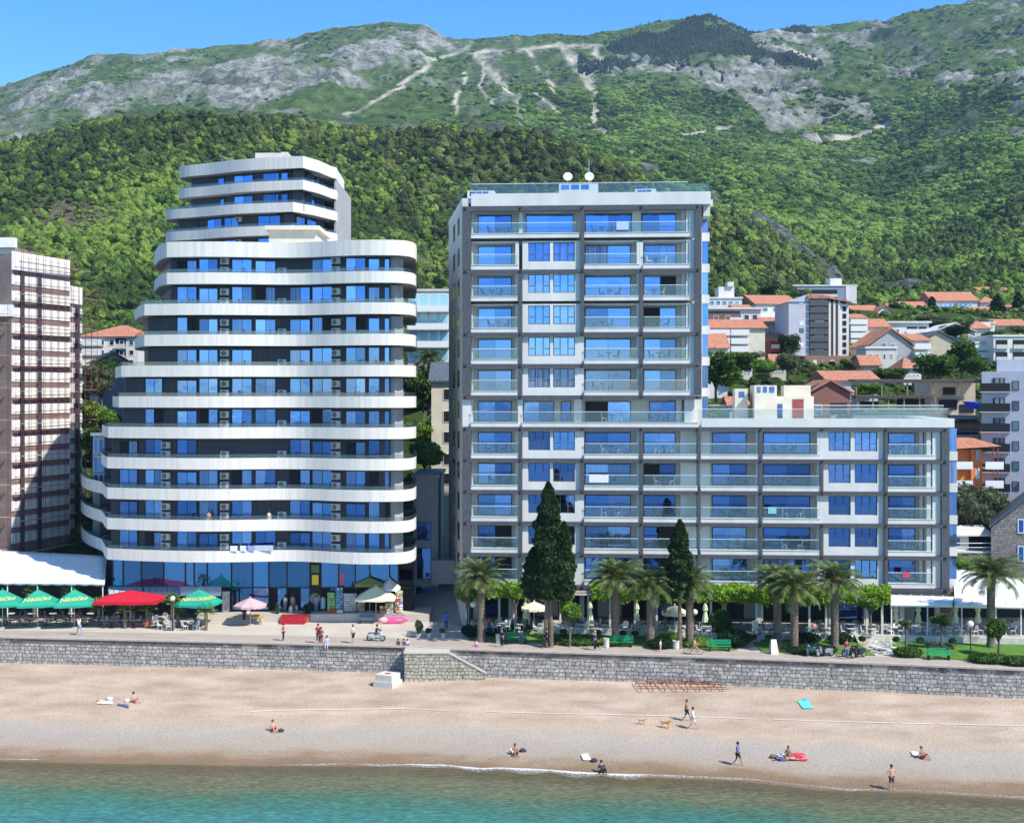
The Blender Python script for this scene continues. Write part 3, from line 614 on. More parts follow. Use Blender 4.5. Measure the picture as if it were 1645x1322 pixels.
# foam
def foam():
    m, nt, out = newmat('foam'); L = nt.links.new
    geo = node(nt, 'ShaderNodeNewGeometry'); n = node(nt, 'ShaderNodeTexNoise'); L(geo.outputs['Position'], n.inputs['Vector']); n.inputs['Scale'].default_value = 5; n.inputs['Detail'].default_value = 5
    d = node(nt, 'ShaderNodeBsdfDiffuse'); d.inputs[0].default_value = (.62, .62, .60, 1); t = node(nt, 'ShaderNodeBsdfTransparent')
    at = node(nt, 'ShaderNodeAttribute'); at.attribute_name = 'dense'; ad = node(nt, 'ShaderNodeMath', operation='MULTIPLY'); L(at.outputs['Fac'], ad.inputs[0]); L(ramp(nt, [(.38, (0, 0, 0)), (.62, (1, 1, 1))], n.outputs[0]), ad.inputs[1])
    ac = node(nt, 'ShaderNodeMath', operation='ADD', use_clamp=True); L(ad.outputs[0], ac.inputs[0]); pw = node(nt, 'ShaderNodeMath', operation='POWER'); L(at.outputs['Fac'], pw.inputs[0]); pw.inputs[1].default_value = 6; L(pw.outputs[0], ac.inputs[1])
    mx = node(nt, 'ShaderNodeMixShader'); L(ac.outputs[0], mx.inputs[0]); L(t.outputs[0], mx.inputs[1]); L(d.outputs[0], mx.inputs[2]); L(mx.outputs[0], out.inputs[0])
    xs = np.arange(-70, 70, .15); vs = []; fs = []; dn = []
    pxs = CX+xs*F/95
    str_ = np.interp(pxs, [0, 30, 45, 440, 480, 560, 640, 1000, 1080, 1100, 1200, 1250, 1350, 1420, 1645], [.9, .9, .1, .05, .9, .55, 1, 1, .7, .75, .6, .25, .7, .25, .6])
    wd = np.interp(pxs, [0, 640, 700, 900, 1000, 1100, 1645], [.2, .3, .6, 1.1, 1.0, .4, .3])
    off = .35*fbm(xs/3, xs*0, 4, 12)*2
    prof = [(0, 0), (.12, 1), (.3, .85), (.55, .5), (1, .25), (1.2, 0)]
    for i, x in enumerate(xs):
        y0 = float(shoreY(x))+.45+off[i]
        for (p, q) in prof: vs.append((x, y0-p*wd[i]*(1+.4*math.sin(x*1.7)), float(max(beach_z(x, y0-p*wd[i]), -4.5))+.05)); dn.append(q*str_[i])
    k = len(prof)
    for i in range(len(xs)-1):
        for j in range(k-1): fs.append((i*k+j, i*k+j+1, (i+1)*k+j+1, (i+1)*k+j))
    me = bpy.data.meshes.new('foam'); me.from_pydata(vs, [], fs); me.materials.append(m)
    a = me.attributes.new('dense', 'FLOAT', 'POINT'); a.data.foreach_set('value', np.array(dn, np.float32)); me.update()
    o = bpy.data.objects.new('foam', me); COL.objects.link(o); tag(o, 'thin white foam of the small wave breaking on the shore', 'foam', kind='stuff')
foam()
# promenade, plaza, terraces --------------------------------------------------
def strip_mesh(name, A, B, z, th, mat, kind='structure', parent=None):
    b = MB(); b.strip([(p[0], p[1]) for p in A], [(p[0], p[1]) for p in B], z-th, z); o = b.build(name, mat, parent); return tag(o, kind=kind) if parent is None else o
PAVE = pm('promenade_concrete', (.38, .32, .265), .9, var=.08, scale=.5, bump=.15)
PLAZA = pm('pale_paving', (.50, .445, .375), .9, var=.07, scale=.35, bump=.1)
GRASS = pm('lawn_grass', (.075, .18, .02), .9, col2=(.13, .27, .035), scale=1.2, bump=.8, bscale=25)
COPE = pm('coping_stone', (.44, .38, .33), .85, var=.1, scale=2)
EDG = [(p.x, p.y) for p in EDGE]
xs_e = np.arange(-70, 62, 1.5)
def line_at(fn): return [(float(x), float(fn(x))) for x in xs_e]
innerP = [(-300,1008),(0,1012),(340,1018),(700,1026),(760,1029.5),(1000,1037.5),(1200,1046),(1438,1054.5),(1645,1066),(1950,1080)]
IN = [G(a, b, 0) for a, b in innerP]; innerY = lambda x: np.interp(x, [p.x for p in IN], [p.y for p in IN])
b = MB(); b.strip(line_at(lambda x: edgeY(x)-.0), line_at(innerY), -.6, 0); tag(b.build('promenade', PAVE), kind='structure')
b = MB(); b.strip(line_at(lambda x: edgeY(x)-.12), line_at(lambda x: edgeY(x)+.38), -.12, .035); tag(b.build('promenade_kerb', COPE), kind='structure')
b = MB(); b.strip(line_at(innerY), line_at(lambda x: 138.0), -.7, -.004); tag(b.build('pavement', PLAZA), kind='structure')
STONE = brickmat('sea_wall_stone', (.32, .305, .29), (.52, .50, .47), (.15, .135, .12), .50, .34, .03, bump=1)
STONEY = brickmat('sea_wall_stone_warm', (.42, .38, .28), (.46, .44, .40), (.17, .15, .11), .46, .32, .03, bump=1)
def wall(name, label, x0, x1, z0=-3.2):
    xs = [x0]+[x for x in np.arange(math.ceil(x0), x1, 1.0) if x > x0+.2]+[x1]
    A = [(x, float(edgeY(x))) for x in xs]; B = [(x, float(edgeY(x))+.5) for x in xs]
    b = MB(); b.strip(A, B, z0, -.125); t = b.build(name, STONE)
    return tag(t, label, 'sea wall')
XW = XA(653, 118.6)
wall('sea_wall', 'long grey stone sea wall left of the landing, below the green parasols', -70, XW)
wall('sea_wall', 'long grey stone sea wall right of the landing, below the palm garden', XW+.003, 62)
# landing block with stair
def landing():
    a = G(655, 1047, 0); xl = XW; yb = float(edgeY(xl))-.13; yf = a.y; xr = XA(722, yf); xe = XA(780, yf)
    t = thing('stone_landing', 'square stone landing with a stair going down to the beach', 'landing', (0, 0, 0))
    b = MB(); b.box(xl, xr, yf, yb, -3.6, -.16); b.build('stone_base', STONEY, t)
    b = MB(); b.box(xl-.08, xr, yf-.08, yb+.02, -.155, -.02); b.build('deck_slab', PLAZA, t)
    b = MB(); zr = -.15; zl = -2.0
    b.prism_y([(xr+.003, -3.6), (xe, -3.6), (xe, zl), (xr+.003, zr)], yf, yf+.4); b.build('stair_parapet', STONEY, t)
    b = MB(); d = (xe-xr); b.prism_y([(xr-.1, zr+.12), (xr-.1, zr), (xe+.08, zl), (xe+.08, zl+.12)][::-1], yf-.06, yf+.46); b.build('handrail_coping', COPE, t)
    b = MB(); n = 12
    for i in range(n): b.box(xr+i*d/n, xr+(i+1)*d/n, yf+.43, yb-.01, -3.6, -.17-(i+1)*2.3/n)
    b.build('stair_steps', PLAZA, t)
landing()
# white line on the beach
b = MB(); lines = [[(402,1143.5),(440,1141.5),(540,1140),(650,1138.5),(722,1142)], [(780,1143.5),(900,1147),(980,1148.3),(1060,1150),(1110,1151.5)], [(1118,1152),(1170,1153.8),(1215,1156)], [(1243,1156),(1300,1158),(1380,1160.5),(1440,1162)], [(1447,1162.3),(1500,1163.3)],[(1507,1163.5),(1645,1166.5)]]
ROPE = pm('white_rope', (.62, .57, .50), .85)
for i, ln in enumerate(lines):
    b = MB(); pts = []
    for (p, q) in zip(ln[:-1], ln[1:]):
        for t in np.linspace(0, 1, 8, endpoint=False): pts.append(BP(p[0]+(q[0]-p[0])*t, p[1]+(q[1]-p[1])*t)+Vector((0, 0, .05)))
    pts.append(BP(*ln[-1])+Vector((0, 0, .05)))
    b.path(pts, .045, 5)
    tag(b.build('white_pipe', ROPE), ['thin white pipe lying along the beach, leftmost length', 'thin white pipe on the beach below the rusty rack, left of the two walkers', 'short white pipe length just right of the two beach walkers', 'white pipe length directly below the turquoise towel', 'shortest white pipe length on the right part of the beach', 'white pipe length running to the right edge of the photo'][i], 'pipe', 'white pipe lengths laid along the beach')
# terrace in front of right building, garden
def along(pts, z):
    q = [G(a, c, z) for a, c in pts]; return lambda x: np.interp(x, [p.x for p in q], [p.y for p in q])
tf = [(700,1013),(760,1014),(860,1017.5),(1000,1021),(1160,1027),(1420,1030.5),(1645,1036),(1950,1045)]
terrF = along(tf, 0)
xsT = np.arange(-3.8, 60, 1.0)
GR1 = XA(1175, 119); GR2 = XA(1218, 118); GR3 = XA(1400, 116); GR4 = XA(1440, 116)
def garden(name, xa, xb, lab):
    xs = list(np.arange(xa, xb, .8))+[xb]
    b = MB(); b.strip([(x, float(innerY(x))+.1) for x in xs], [(x, float(terrF(x))-.02) for x in xs], -.2, .06)
    tag(b.build(name, GRASS), lab, 'lawn', kind='stuff')
    # grass blades
garden('lawn', XA(752, 120), GR1, 'shaded green lawn strip behind the benches'); garden('lawn', GR2, GR3, 'lawn between the two paths'); garden('lawn', GR4, 60, 'sunlit green lawn on the right with a green bench')
TERR = pm('terrace_floor', (.40, .36, .31), .9, var=.1, scale=1)
b = MB(); b.strip([(x, float(terrF(x))+.3) for x in xsT], [(x, 134.0) for x in xsT], .0, .5); tag(b.build('terrace', TERR), kind='structure')
TW = pm('terrace_wall_render', (.58, .55, .50), .85, var=.08)
t = MB(); t.strip([(x, float(terrF(x))) for x in xsT], [(x, float(terrF(x))+.297) for x in xsT], -.1, .62); tag(t.build('terrace_wall', TW), 'low pale wall along the front of the cafe terrace', 'wall')
# raised floor in front of left shops
pl = along([(300,993),(500,996),(690,999)], 0)
def shopfloor():
    b = MB(); xa = XA(425, 132.6); xb = XA(690, 132)
    b.box(xa, xb, 131.6, 136, 0, .8); o = tag(b.build('shop_terrace', PLAZA), kind='structure')
    s = MB(); xs0 = XA(318, 132)
    for i in range(5): s.box(xs0, xa-.003, 130.6+i*.36, 136, i*.16, (i+1)*.16)
    tag(s.build('front_steps', PLAZA), kind='structure')
    s = MB()
    s.box(XA(555, 131.3), XA(650, 131.3), 131.45, 131.597, 0, .86); tag(s.build('terrace_parapet', GREYR), 'low grey wall fronting the shop terrace', 'wall')
shopfloor()
# ---------------------------------------------------------------- camera, sun, sky
cam = bpy.data.cameras.new('camera'); co = bpy.data.objects.new('camera', cam); COL.objects.link(co); S.camera = co
co.location = (0, 0, CH); co.rotation_euler = (R(90), 0, 0); cam.sensor_width = 36; cam.lens = F/1645*36; cam.shift_y = -29/1645; cam.clip_end = 40000; cam.clip_start = 1
SEL = 48; SAZ = math.atan2(.80, -.60)   # direction to the sun: x=.80 y=-.60
sd = Vector((math.sin(SAZ)*math.cos(R(SEL)), math.cos(SAZ)*math.cos(R(SEL)), math.sin(R(SEL))))
sl = bpy.data.lights.new('sun', 'SUN'); sl.energy = 4.3; sl.angle = R(.53); sl.color = (1, .955, .87)
so = bpy.data.objects.new('sun', sl); COL.objects.link(so); so.rotation_euler = sd.to_track_quat('Z', 'Y').to_euler()
w = bpy.data.worlds.new('World'); S.world = w; w.use_nodes = True; nt = w.node_tree; nt.nodes.clear()
sk = nt.nodes.new('ShaderNodeTexSky'); sk.sky_type = 'NISHITA'; sk.sun_disc = False; sk.sun_elevation = R(SEL); sk.sun_rotation = SAZ
sk.air_density = 1.0; sk.dust_density = .25; sk.ozone_density = 3.5; sk.altitude = 300
hs = nt.nodes.new('ShaderNodeHueSaturation'); hs.inputs['Saturation'].default_value = 1.34; hs.inputs['Value'].default_value = 1
bg = nt.nodes.new('ShaderNodeBackground'); bg.inputs[1].default_value = .15; wo = nt.nodes.new('ShaderNodeOutputWorld')
nt.links.new(sk.outputs[0], hs.inputs['Color']); nt.links.new(hs.outputs[0], bg.inputs[0]); nt.links.new(bg.outputs[0], wo.inputs[0])
S.view_settings.view_transform = 'Standard'; S.view_settings.look = 'None'; S.view_settings.exposure = .6; S.view_settings.gamma = 1
# ================================================================ LEFT WAVY TOWER
CURVE = [(172,131.5),(200,130.8),(250,129.9),(300,129.3),(345,129.2),(400,129.6),(450,130.05),(490,129.8),(540,128.5),(580,127.8),(610,127.7),(635,127.9),(650,128.4),(660,129.4),(666.5,131.0),(669,133.5),(669.5,139),(667,150)]
def dense(pts, step=.5):
    # Catmull-Rom through world points
    P = [Vector(p) for p in pts]; out = []
    for i in range(len(P)-1):
        p0 = P[max(i-1, 0)]; p1 = P[i]; p2 = P[i+1]; p3 = P[min(i+2, len(P)-1)]
        n = max(2, int((p2-p1).length/step))
        for k in range(n):
            t = k/n
            out.append(.5*((2*p1)+(p2-p0)*t+(2*p0-5*p1+4*p2-p3)*t*t+(3*p1-p0-3*p2+p3)*t**3))
    out.append(P[-1]); return [(p.x, p.y) for p in out]
def offset(line, d):
    out = []; n = len(line)
    for i in range(n):
        a = Vector(line[max(i-1, 0)]); c = Vector(line[min(i+1, n-1)]); t = (c-a).normalized(); nrm = Vector((-t.y, t.x))
        out.append((line[i][0]+nrm.x*d, line[i][1]+nrm.y*d))
    return out
FRONT = dense([(XA(p, Y), Y) for p, Y in CURVE], .7)
def front_from(cpx):
    L = [p for p in FRONT if CX+p[0]/p[1]*F >= cpx]
    # add exact corner
    px = [CX+p[0]/p[1]*F for p in FRONT]; Y = float(np.interp(cpx, px[:60], [p[1] for p in FRONT][:60])); return [(XA(cpx, Y), Y)]+L[1:]
def side_line(c, lpx, Yl=142.5, bulge=0):
    cx, cy = c; cp = CX+cx/cy*F; q = [(cp, cy), (cp-(cp-lpx)*.42, cy+1.7), (cp-(cp-lpx)*.78, cy+4.6), (lpx, Yl)]
    pts = [(XA(p, Y), Y) for p, Y in q]; pts.append((pts[-1][0]+.4, Yl+6))
    return dense(pts, .6)[::-1]
BL = {11:(249,268),10:(249,268),9:(218,232),8:(218,232),7:(187,195),6:(183,191),5:(166,174),4:(165,172.5),3:(165,172.5),2:(165,172.5),1:(165,172.5)}
def outline(i):
    l, c = BL[i]; f = front_from(c); return side_line(f[0], l), f
TA = thing('curved_apartment_tower', 'tall white and dark apartment block with wavy curved balcony bands beside the scaffolded building', 'apartment building', (0, 0, 0))
BTOP = lambda i: 7.43+3.057*(i-1)
def band(i, parent, th=1.12):
    s, f = outline(i); zt = BTOP(i); th = 1.5 if i == 11 else th
    line = s[:-1]+f
    b = MB(); b.strip(line, offset(line, .16), zt-th, zt); o = b.build('balcony_band', BAND, parent)
    # underside slab
    b = MB(); b.strip(offset(line, .165), offset(line, 4.6), zt-th+.02, zt-th+.3); b.build('floor_slab', OFFW if i < 11 else GREYR, parent)
    if i < 11:
        g = MB(); g.strip(offset(line, .05), offset(line, .075), zt+.003, zt+.36); g.build('glass_railing', RAILD, parent)
        b = MB(); b.strip(offset(line, .045), offset(line, .08), zt+.363, zt+.38); b.build('handrail', FRAMEG, parent)
    return line
AIRM = pm('ac_casing', (.62, .61, .57), .5); AIRG = pm('ac_grille', (.20, .20, .20), .6)
def on_line(line, px):
    pxs = [CX+p[0]/p[1]*F for p in line]
    for k in range(len(line)-1):
        if (pxs[k]-px)*(pxs[k+1]-px) <= 0 and abs(pxs[k+1]-pxs[k]) > 1e-6:
            t = (px-pxs[k])/(pxs[k+1]-pxs[k]); return Vector((line[k][0]+(line[k+1][0]-line[k][0])*t, line[k][1]+(line[k+1][1]-line[k][1])*t, 0))
    return None
def panel_M(p, q):
    d = (q-p); L = d.length; d.normalize(); n = Vector((-d.y, d.x, 0))
    return Matrix(((d.x, n.x, 0, p.x), (d.y, n.y, 0, p.y), (0, 0, 1, 0), (0, 0, 0, 1))), L
def sliding(line, a, c, z0, z1, parent, mode=0, panes=2, name='sliding_door'):
    p = on_line(line, a); q = on_line(line, c)
    if p is None or q is None: return
    M, L = panel_M(p, q); b = MB(M); y0 = -.13; b.mi = 0
    b.box(0, L, y0, .0, z1-.06, z1); b.box(0, L, y0, 0, z0, z0+.06); b.box(0, .06, y0, 0, z0+.06, z1-.06); b.box(L-.06, L, y0, 0, z0+.06, z1-.06)
    xs = [0.06+(L-.12)*k/panes for k in range(panes+1)]
    mats = [BLACK]
    o = b.build(name, BLACK, parent)
    for k in range(panes):
        g = MB(M); x0 = xs[k]+(.04 if k else 0); g.box(x0, xs[k+1], y0+.03+(.05 if k % 2 else 0), -.02, z0+.063, z1-.063)
        mt = WIN if mode == 0 else WINC
        if (mode == 2 and k == panes-1) or (mode == 3 and k == 0): mt = DARK  # open sash: near-black pane stands in for the unlit room
        if mode == 4: mt = WIND
        if mode == 5: mt = WINC if k == 0 else WIN
        g.build('pane', mt, o)
    return o
ACP = None
def ac_unit(line, pxc, z, parent):
    p = on_line(line, pxc-6.5); q = on_line(line, pxc+6.5)
    if p is None or q is None: return
    global ACP
    M, L = panel_M(p, q)
    if ACP is None:
        b = MB(); b.box(0, .84, -.5, -.12, 0, .62); g = MB(); n = 16
        g.add([(.34, -.515, .31)]+[(.34+.25*math.cos(2*math.pi*i/n), -.512, .31+.25*math.sin(2*math.pi*i/n)) for i in range(n)], [(0, 1+(i+1) % n, 1+i) for i in range(n)])
        for rr in (.08, .16, .25):
            for i in range(n):
                a0 = 2*math.pi*i/n; a1 = 2*math.pi*(i+1)/n; g.tube((.34+rr*math.cos(a0), -.52, .31+rr*math.sin(a0)), (.34+rr*math.cos(a1), -.52, .31+rr*math.sin(a1)), .01, n=4, cap=False)
        o = b.build('air_conditioner', AIRM, parent); k = g.build('fan_grille', AIRG, o); ACP = (o, k)
    else:
        o = ACP[0].copy(); COL.objects.link(o); o.parent = parent; k = ACP[1].copy(); COL.objects.link(k); k.parent = o
    o.location = (p.x, p.y, z); o.rotation_euler = (0, 0, math.atan2(M[1][0], M[0][0]))
rng = random.Random(5)
for i in range(1, 12): band(i, TA)
DOORS = [(193,222),(234,262),(285,317),(320,350.5),(372.5,405),(410,443),(466,499),(502,534.5),(556,588),(592,626)]
for i in range(1, 11):
    s, f = outline(i+1); line = s[:-1]+f
    zf = BTOP(i)-.95; zc = BTOP(i+1)-1.245
    if i == 10: zc = BTOP(11)-1.5
    cpx = BL[i+1][1]
    wf = [p for p in offset(f, 1.5) if CX+p[0]/p[1]*F > cpx+9]; ws = offset(s, 1.0)
    wf = [(XA(cpx+6, wf[0][1]+.05), wf[0][1]+.05)]+wf
    ws = [p for p in ws if p[1] > wf[0][1]+.6]
    wall_l = ws+wf
    b = MB(); b.strip(wall_l, offset(wall_l, 2.6), zf+.0, zc+.02); b.build('facade_wall', SLATE, TA)
    wl = wf
    # corner pier
    p = on_line(wl, 627.5); q = on_line(wl, 641)
    if p is not None and q is not None:
        M, L = panel_M(p, q); b = MB(M); b.box(0, L, -.5, -.003, zf, zc); b.build('corner_pier', GREYR, TA)
    cpx = BL[i+1][1]
    for j, (a, c) in enumerate(DOORS):
        if a < cpx+14: continue
        if j <= 1 and i > 7: continue
        if i in (4,) and j in (3, 4, 5): continue          # long blank dark wall
        if i in (10,) and j in (6,): continue
        if i in (7, 2) and j == 5: continue
        md = rng.choice([0, 0, 0, 0, 5, 5, 2, 3, 1, 0]) if i > 4 else rng.choice([4, 4, 4, 0, 2, 3, 1, 4, 0, 5])  # lower floors mostly get deeper blue glass, standing in for reflected sea
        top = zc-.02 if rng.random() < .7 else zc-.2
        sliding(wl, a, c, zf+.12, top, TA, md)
    sliding(wl, 647, 660, zf+.25, zc-.2, TA, 0 if i > 4 else 4, 2, 'corner_window')
    for pxc in (361, 543):
        if i == 4 and pxc == 361: ac_unit(wl, pxc, BTOP(i)+.02, TA); continue
        ac_unit(wl, pxc, BTOP(i)+.02, TA); ac_unit(wl, pxc, BTOP(i)+.92, TA)
    ac_unit(wl, 453.5, BTOP(i)+.02, TA)
    if i <= 4:
        ac_unit(wl, 269, BTOP(i)+.02, TA); ac_unit(wl, 269, BTOP(i)+.9, TA)
# building core
l = offset(outline(9)[0][:-1]+outline(9)[1], 4.4); core = [p for p in l]; 
l = [(min(p[0], -11.4), p[1]) for p in l]
b = MB(); b.strip(l, [(p[0]*.9-1.5, min(p[1]+14, 160)) for p in l], BTOP(1)-1.0, BTOP(8)); b.build('building_core', SLATE, TA)
l = offset(outline(11)[0][:-1]+outline(11)[1], 4.4); l = [(min(p[0], -11.4), p[1]) for p in l[2:-3]]
b = MB(); b.strip(l, [(p[0]*.9-2.5, min(p[1]+10, 154)) for p in l], BTOP(8)+.003, BTOP(11)-1.3); b.build('building_core', SLATE, TA)
# flat roof
s, f = outline(11); line = offset(s[:-1]+f, .17)
b = MB(); n = len(line); ln2 = [(x, z) for x, z in line]
b.strip(line[:-6], [(min(p[0]*.93-1, -11.6), 150) for p in line[:-6]], BTOP(11)-.75, BTOP(11)-.5); b.build('roof', OFFW, TA)
# stair house on roof
sh = MB(); Yh = 139.5; sh.box(XA(432, Yh), XA(508, Yh), Yh, Yh+8, BTOP(11)-.498, ZA(370, Yh)); sh.build('roof_stair_house', CREAM, TA)
sh = MB(); sh.box(XA(427, Yh), XA(514, Yh), Yh-.5, Yh+8.4, ZA(370, Yh)+.003, ZA(363.5, Yh)); sh.build('stair_house_cornice', CREAM, TA)
# left rounded wing
rw = dense([(XA(182, 137), 137), (XA(168, 139), 139), (XA(152, 142.5), 142.5), (XA(138, 147), 147), (XA(130, 153.5), 153.5), (XA(134, 160), 160)], .8)[::-1]
for i in (1, 2, 3):
    b = MB(); zt = BTOP(i); b.strip(rw, offset(rw, .16), zt-1.25, zt); b.build('balcony_band', BAND, TA)
    b = MB(); b.strip(offset(rw, .165), offset(rw, 3.4), zt-1.23, zt-1.0); b.build('floor_slab', OFFW, TA)
    g = MB(); g.strip(offset(rw, .05), offset(rw, .075), zt+.003, zt+.36); g.build('glass_railing', RAILD, TA)
b = MB(); b.strip(offset(rw, 1.8), offset(rw, 3.3), .0, BTOP(3)-1.2); b.build('facade_wall', SLATE, TA)
# ground floor glazing
gl = MB(); Ys = 133.6
zt = BTOP(1)-1.25
gx = [181,198,227,263,298,312,333,372,406,432,461,498,515.5,544,571,594,626,640]
mb = MB(); mb.box(XA(178, Ys), XA(664, Ys), Ys+.4, Ys+1.2, .5, zt-.01); mb.build('shop_back_wall', DARK, TA)  # near-black colour stands in for the shade inside the shops
mb = MB()
for p in gx: mb.box(XA(p, Ys)-.07, XA(p, Ys)+.07, Ys-.08, Ys+.39, .8, zt-.01)
mb.build('mullion', BLACK, TA)
for a, c in zip(gx[:-1], gx[1:]):
    if (a, c) == (498, 515.5): continue
    g = MB(); g.box(XA(a, Ys)+.073, XA(c, Ys)-.073, Ys, Ys+.1, 3.25, zt-.2); g.build('shop_window', WINS, TA)
for a, c, m in ((372,384,1),(384,406,1),(406,432,1),(445,461,1),(482,498,1),(529,544,1),(626,640,1),(333,345,1)):
    g = MB(); g.box(XA(a, Ys)+.073, XA(c, Ys)-.073, Ys+.05, Ys+.12, .95, 3.1); g.build('shopfront_pane', WINS, TA)
g = MB(); g.box(XA(178, Ys), XA(664, Ys), Ys-.05, Ys+.38, 3.12, 3.24); g.build('transom', BLACK, TA)
g = MB(); g.box(XA(498, Ys)+.08, XA(515.5, Ys)-.08, Ys-.25, Ys+.36, .8, zt-.02); sg = g.build('sign_column', DARK, TA)
YEL = pm('sign_yellow', (.75, .60, .06), .6); SGN = pm('sign_green', (.08, .2, .1), .6)
g = MB(); xc = XA(507, Ys)
g.box(xc-.33, xc+.33, Ys-.28, Ys-.253, 3.5, 4.5); g.build('yellow_sign_panel', YEL, sg)
g = MB(); g.box(xc-.4, xc+.4, Ys-.28, Ys-.253, 4.75, 5.5); g.build('dark_green_sign_panel', SGN, sg)
g = MB(); g.lathe([(0, 0), (.55, 0), (.55, .02)], (0, 0, 0), 20); o = g.build('round_sign', pm('sign_olive', (.22, .25, .18), .6), sg); o.rotation_euler = (R(90), 0, 0); o.location = (xc, Ys-.26, 2.1)
PINK = pm('poster_pink', (.65, .12, .25), .6)
g = MB(); g.box(XA(546, Ys), XA(553, Ys), Ys-.03, Ys-.005, 3.4, 4.6); g.build('pink_poster', PINK, TA)
# right lower stone side block and passage handled below
b = MB(); b.box(XA(641, 134), XA(663, 134), 134, 139, 3.9, 5.0); b.build('side_sign_beam', GREYR, TA)
# ================================================================ REAR TOWER
TR = thing('rear_apartment_tower', 'upper white banded tower set back behind the wavy block, with a pointed front corner', 'apartment building', (0, 0, 0))
def tower_line(lpx, cpx, Yl=178.5):
    Lx = XA(lpx, Yl); Cx_ = XA(cpx, 170.3); Rx = XA(540, 179)
    left = dense([(Lx+.8, Yl+5), (Lx, Yl), (Lx+(Cx_-Lx)*.28, 175.3), (Lx+(Cx_-Lx)*.6, 172.2), (Cx_, 170.3)], .8)
    return left, [(Cx_, 170.3), (Cx_+(Rx-Cx_)*.5, 173.8), (Rx-.5, 178), (Rx, 179), (Rx-.3, 190)]
TT = {4:(288,487),3:(287,487),2:(266,471),1:(266,471),0:(266,471)}
TZT = {4:53.9,3:50.8,2:47.9,1:44.9,0:41.9}
for k in TT:
    a, c = tower_line(*TT[k]); line = a+c[1:]; zt = TZT[k]
    b = MB(); th = 1.55 if k == 4 else 1.25; b.strip(line, offset(line, .16), zt-th, zt); b.build('balcony_band', BAND, TR)
    b = MB(); b.strip(offset(line, .165), offset(line, 4.4), zt-th+.02, zt-th+.3); b.build('floor_slab', OFFW, TR)
    if k < 4:
        g = MB(); g.strip(offset(line, .05), offset(line, .08), zt+.003, zt+.34); g.build('glass_railing', RAILD, TR)
        a2, c2 = tower_line(*TT[k+1]); wl = offset(a2+c2[1:], 1.7); zc = TZT[k+1]-(1.55 if k == 3 else 1.25)
        b = MB(); b.strip(wl, offset(a2+c2[1:], 4.3), zt-.95, zc+.02); b.build('facade_wall', SLATE, TR)
        ds = [(309,361),(377,407),(423,463),(476,486)] if k >= 2 else [(289,319),(334,357),(361,384),(415,451),(457,467)]
        for a_, c_ in ds: sliding(wl, a_, c_, zt-.7, zc-.15, TR, 0, 2 if c_-a_ < 60 else 3)
        ds = [(490,505),(507,516)] if k >= 2 else [(475,490),(492,508)]
        for a_, c_ in ds: sliding(wl, a_, c_, zt-.7, zc-.15, TR, 5, 2, 'corner_window')
        ac_unit(wl, 523, zt+.05, TR)
        if k in (0, 1): ac_unit(wl, 388, zt+.9, TR)
b = MB(); x0 = XA(538, 180); b.box(x0, x0+.25, 179.3, 196, 34, 52.3); b.build('side_wall', GREYR, TR)
a, c = tower_line(*TT[4]); line = offset(a+c[1:], .17)
b = MB(); b.strip(line[2:-3], [(min(p[0], XA(540,179)-1.2), 190) for p in line[2:-3]], 52.9, 53.2); b.build('roof', OFFW, TR)
b = MB(); b.box(XA(410, 183), XA(450, 183), 183, 188, 53.203, ZA(246, 183)); b.box(XA(450, 183)+.01, XA(461, 183), 183.5, 187, 53.203, ZA(243.5, 183)); b.build('roof_plant_box', OFFW, TR)
b = MB()
for px_ in (361, 370, 375): b.tube((XA(px_, 181), 181, 53.2), (XA(px_-4, 181), 181, 55.4), .05)
b.tube((XA(352, 181), 181, 55.9), (XA(372, 181), 181, 55.4), .05); b.build('roof_antenna', STEEL, TR)
bx = MB(); bx.strip(offset(tower_line(*TT[0])[0]+tower_line(*TT[0])[1][1:], 3.0), [(p[0]*.97, 194) for p in offset(tower_line(*TT[0])[0]+tower_line(*TT[0])[1][1:], 3.0)], 20, 40.6); bx.build('lower_storeys', SLATE, TR)
# ================================================================ SCAFFOLDED BUILDING
SB = thing('unfinished_building', 'unfinished block of white panels and purple brown bands behind scaffolding at the left edge', 'building', (0, 0, 0))
PUR = pm('bare_concrete_band', (.25, .185, .165), .9, var=.15, scale=.7); PANW = pm('white_sheet_panel', (.80, .76, .72), .8, var=.08, scale=1.2)
SCF = pm('rusty_red_scaffold', (.20, .055, .04), .6); PLK = pm('scaffold_plank', (.45, .36, .24), .8)
def side_wall(p, q, z0, z1, y_gap, parent, cols):
    M, L = panel_M(p, q)
    b = MB(M); b.box(0, L, .15, 3.0, z0, z1); b.build('wall', PUR, parent)
    h = 1.81; k = 0; z = z1-2.3; t = MB(M)
    t.box(0, L, .05, .147, z1-1.8, z1+.3)
    while z > 6.2:
        zz = z-1.12
        for a, c in cols: t.box(a*L, c*L, .05, .147, zz, z)
        z -= h; k += 1
    t.build('white_panels', PANW, parent)
    v = MB(M)
    for a, c in zip(cols[:-1], cols[1:]): v.box(a[1]*L, c[0]*L, -.02, .148, z0, z1-1.82)
    v.build('dark_strip', SLATE, parent)  # dark vertical strips between the white panels
    return M, L
P0 = Vector((XA(20, 146), 146, 0)); P1 = Vector((XA(113, 156), 156, 0)); P2 = Vector((XA(133, 159.5), 159.5, 0))
side_wall(P0, P1, 1, 38.6, 0, SB, [(0, .13), (.20, .42), (.49, 1)])
P1b = Vector((P1.x+.01, P1.y, 0))
side_wall(P1b, P2, 1, ZA(465, 158), 0, SB, [(0.02, .38), (.75, .99)])
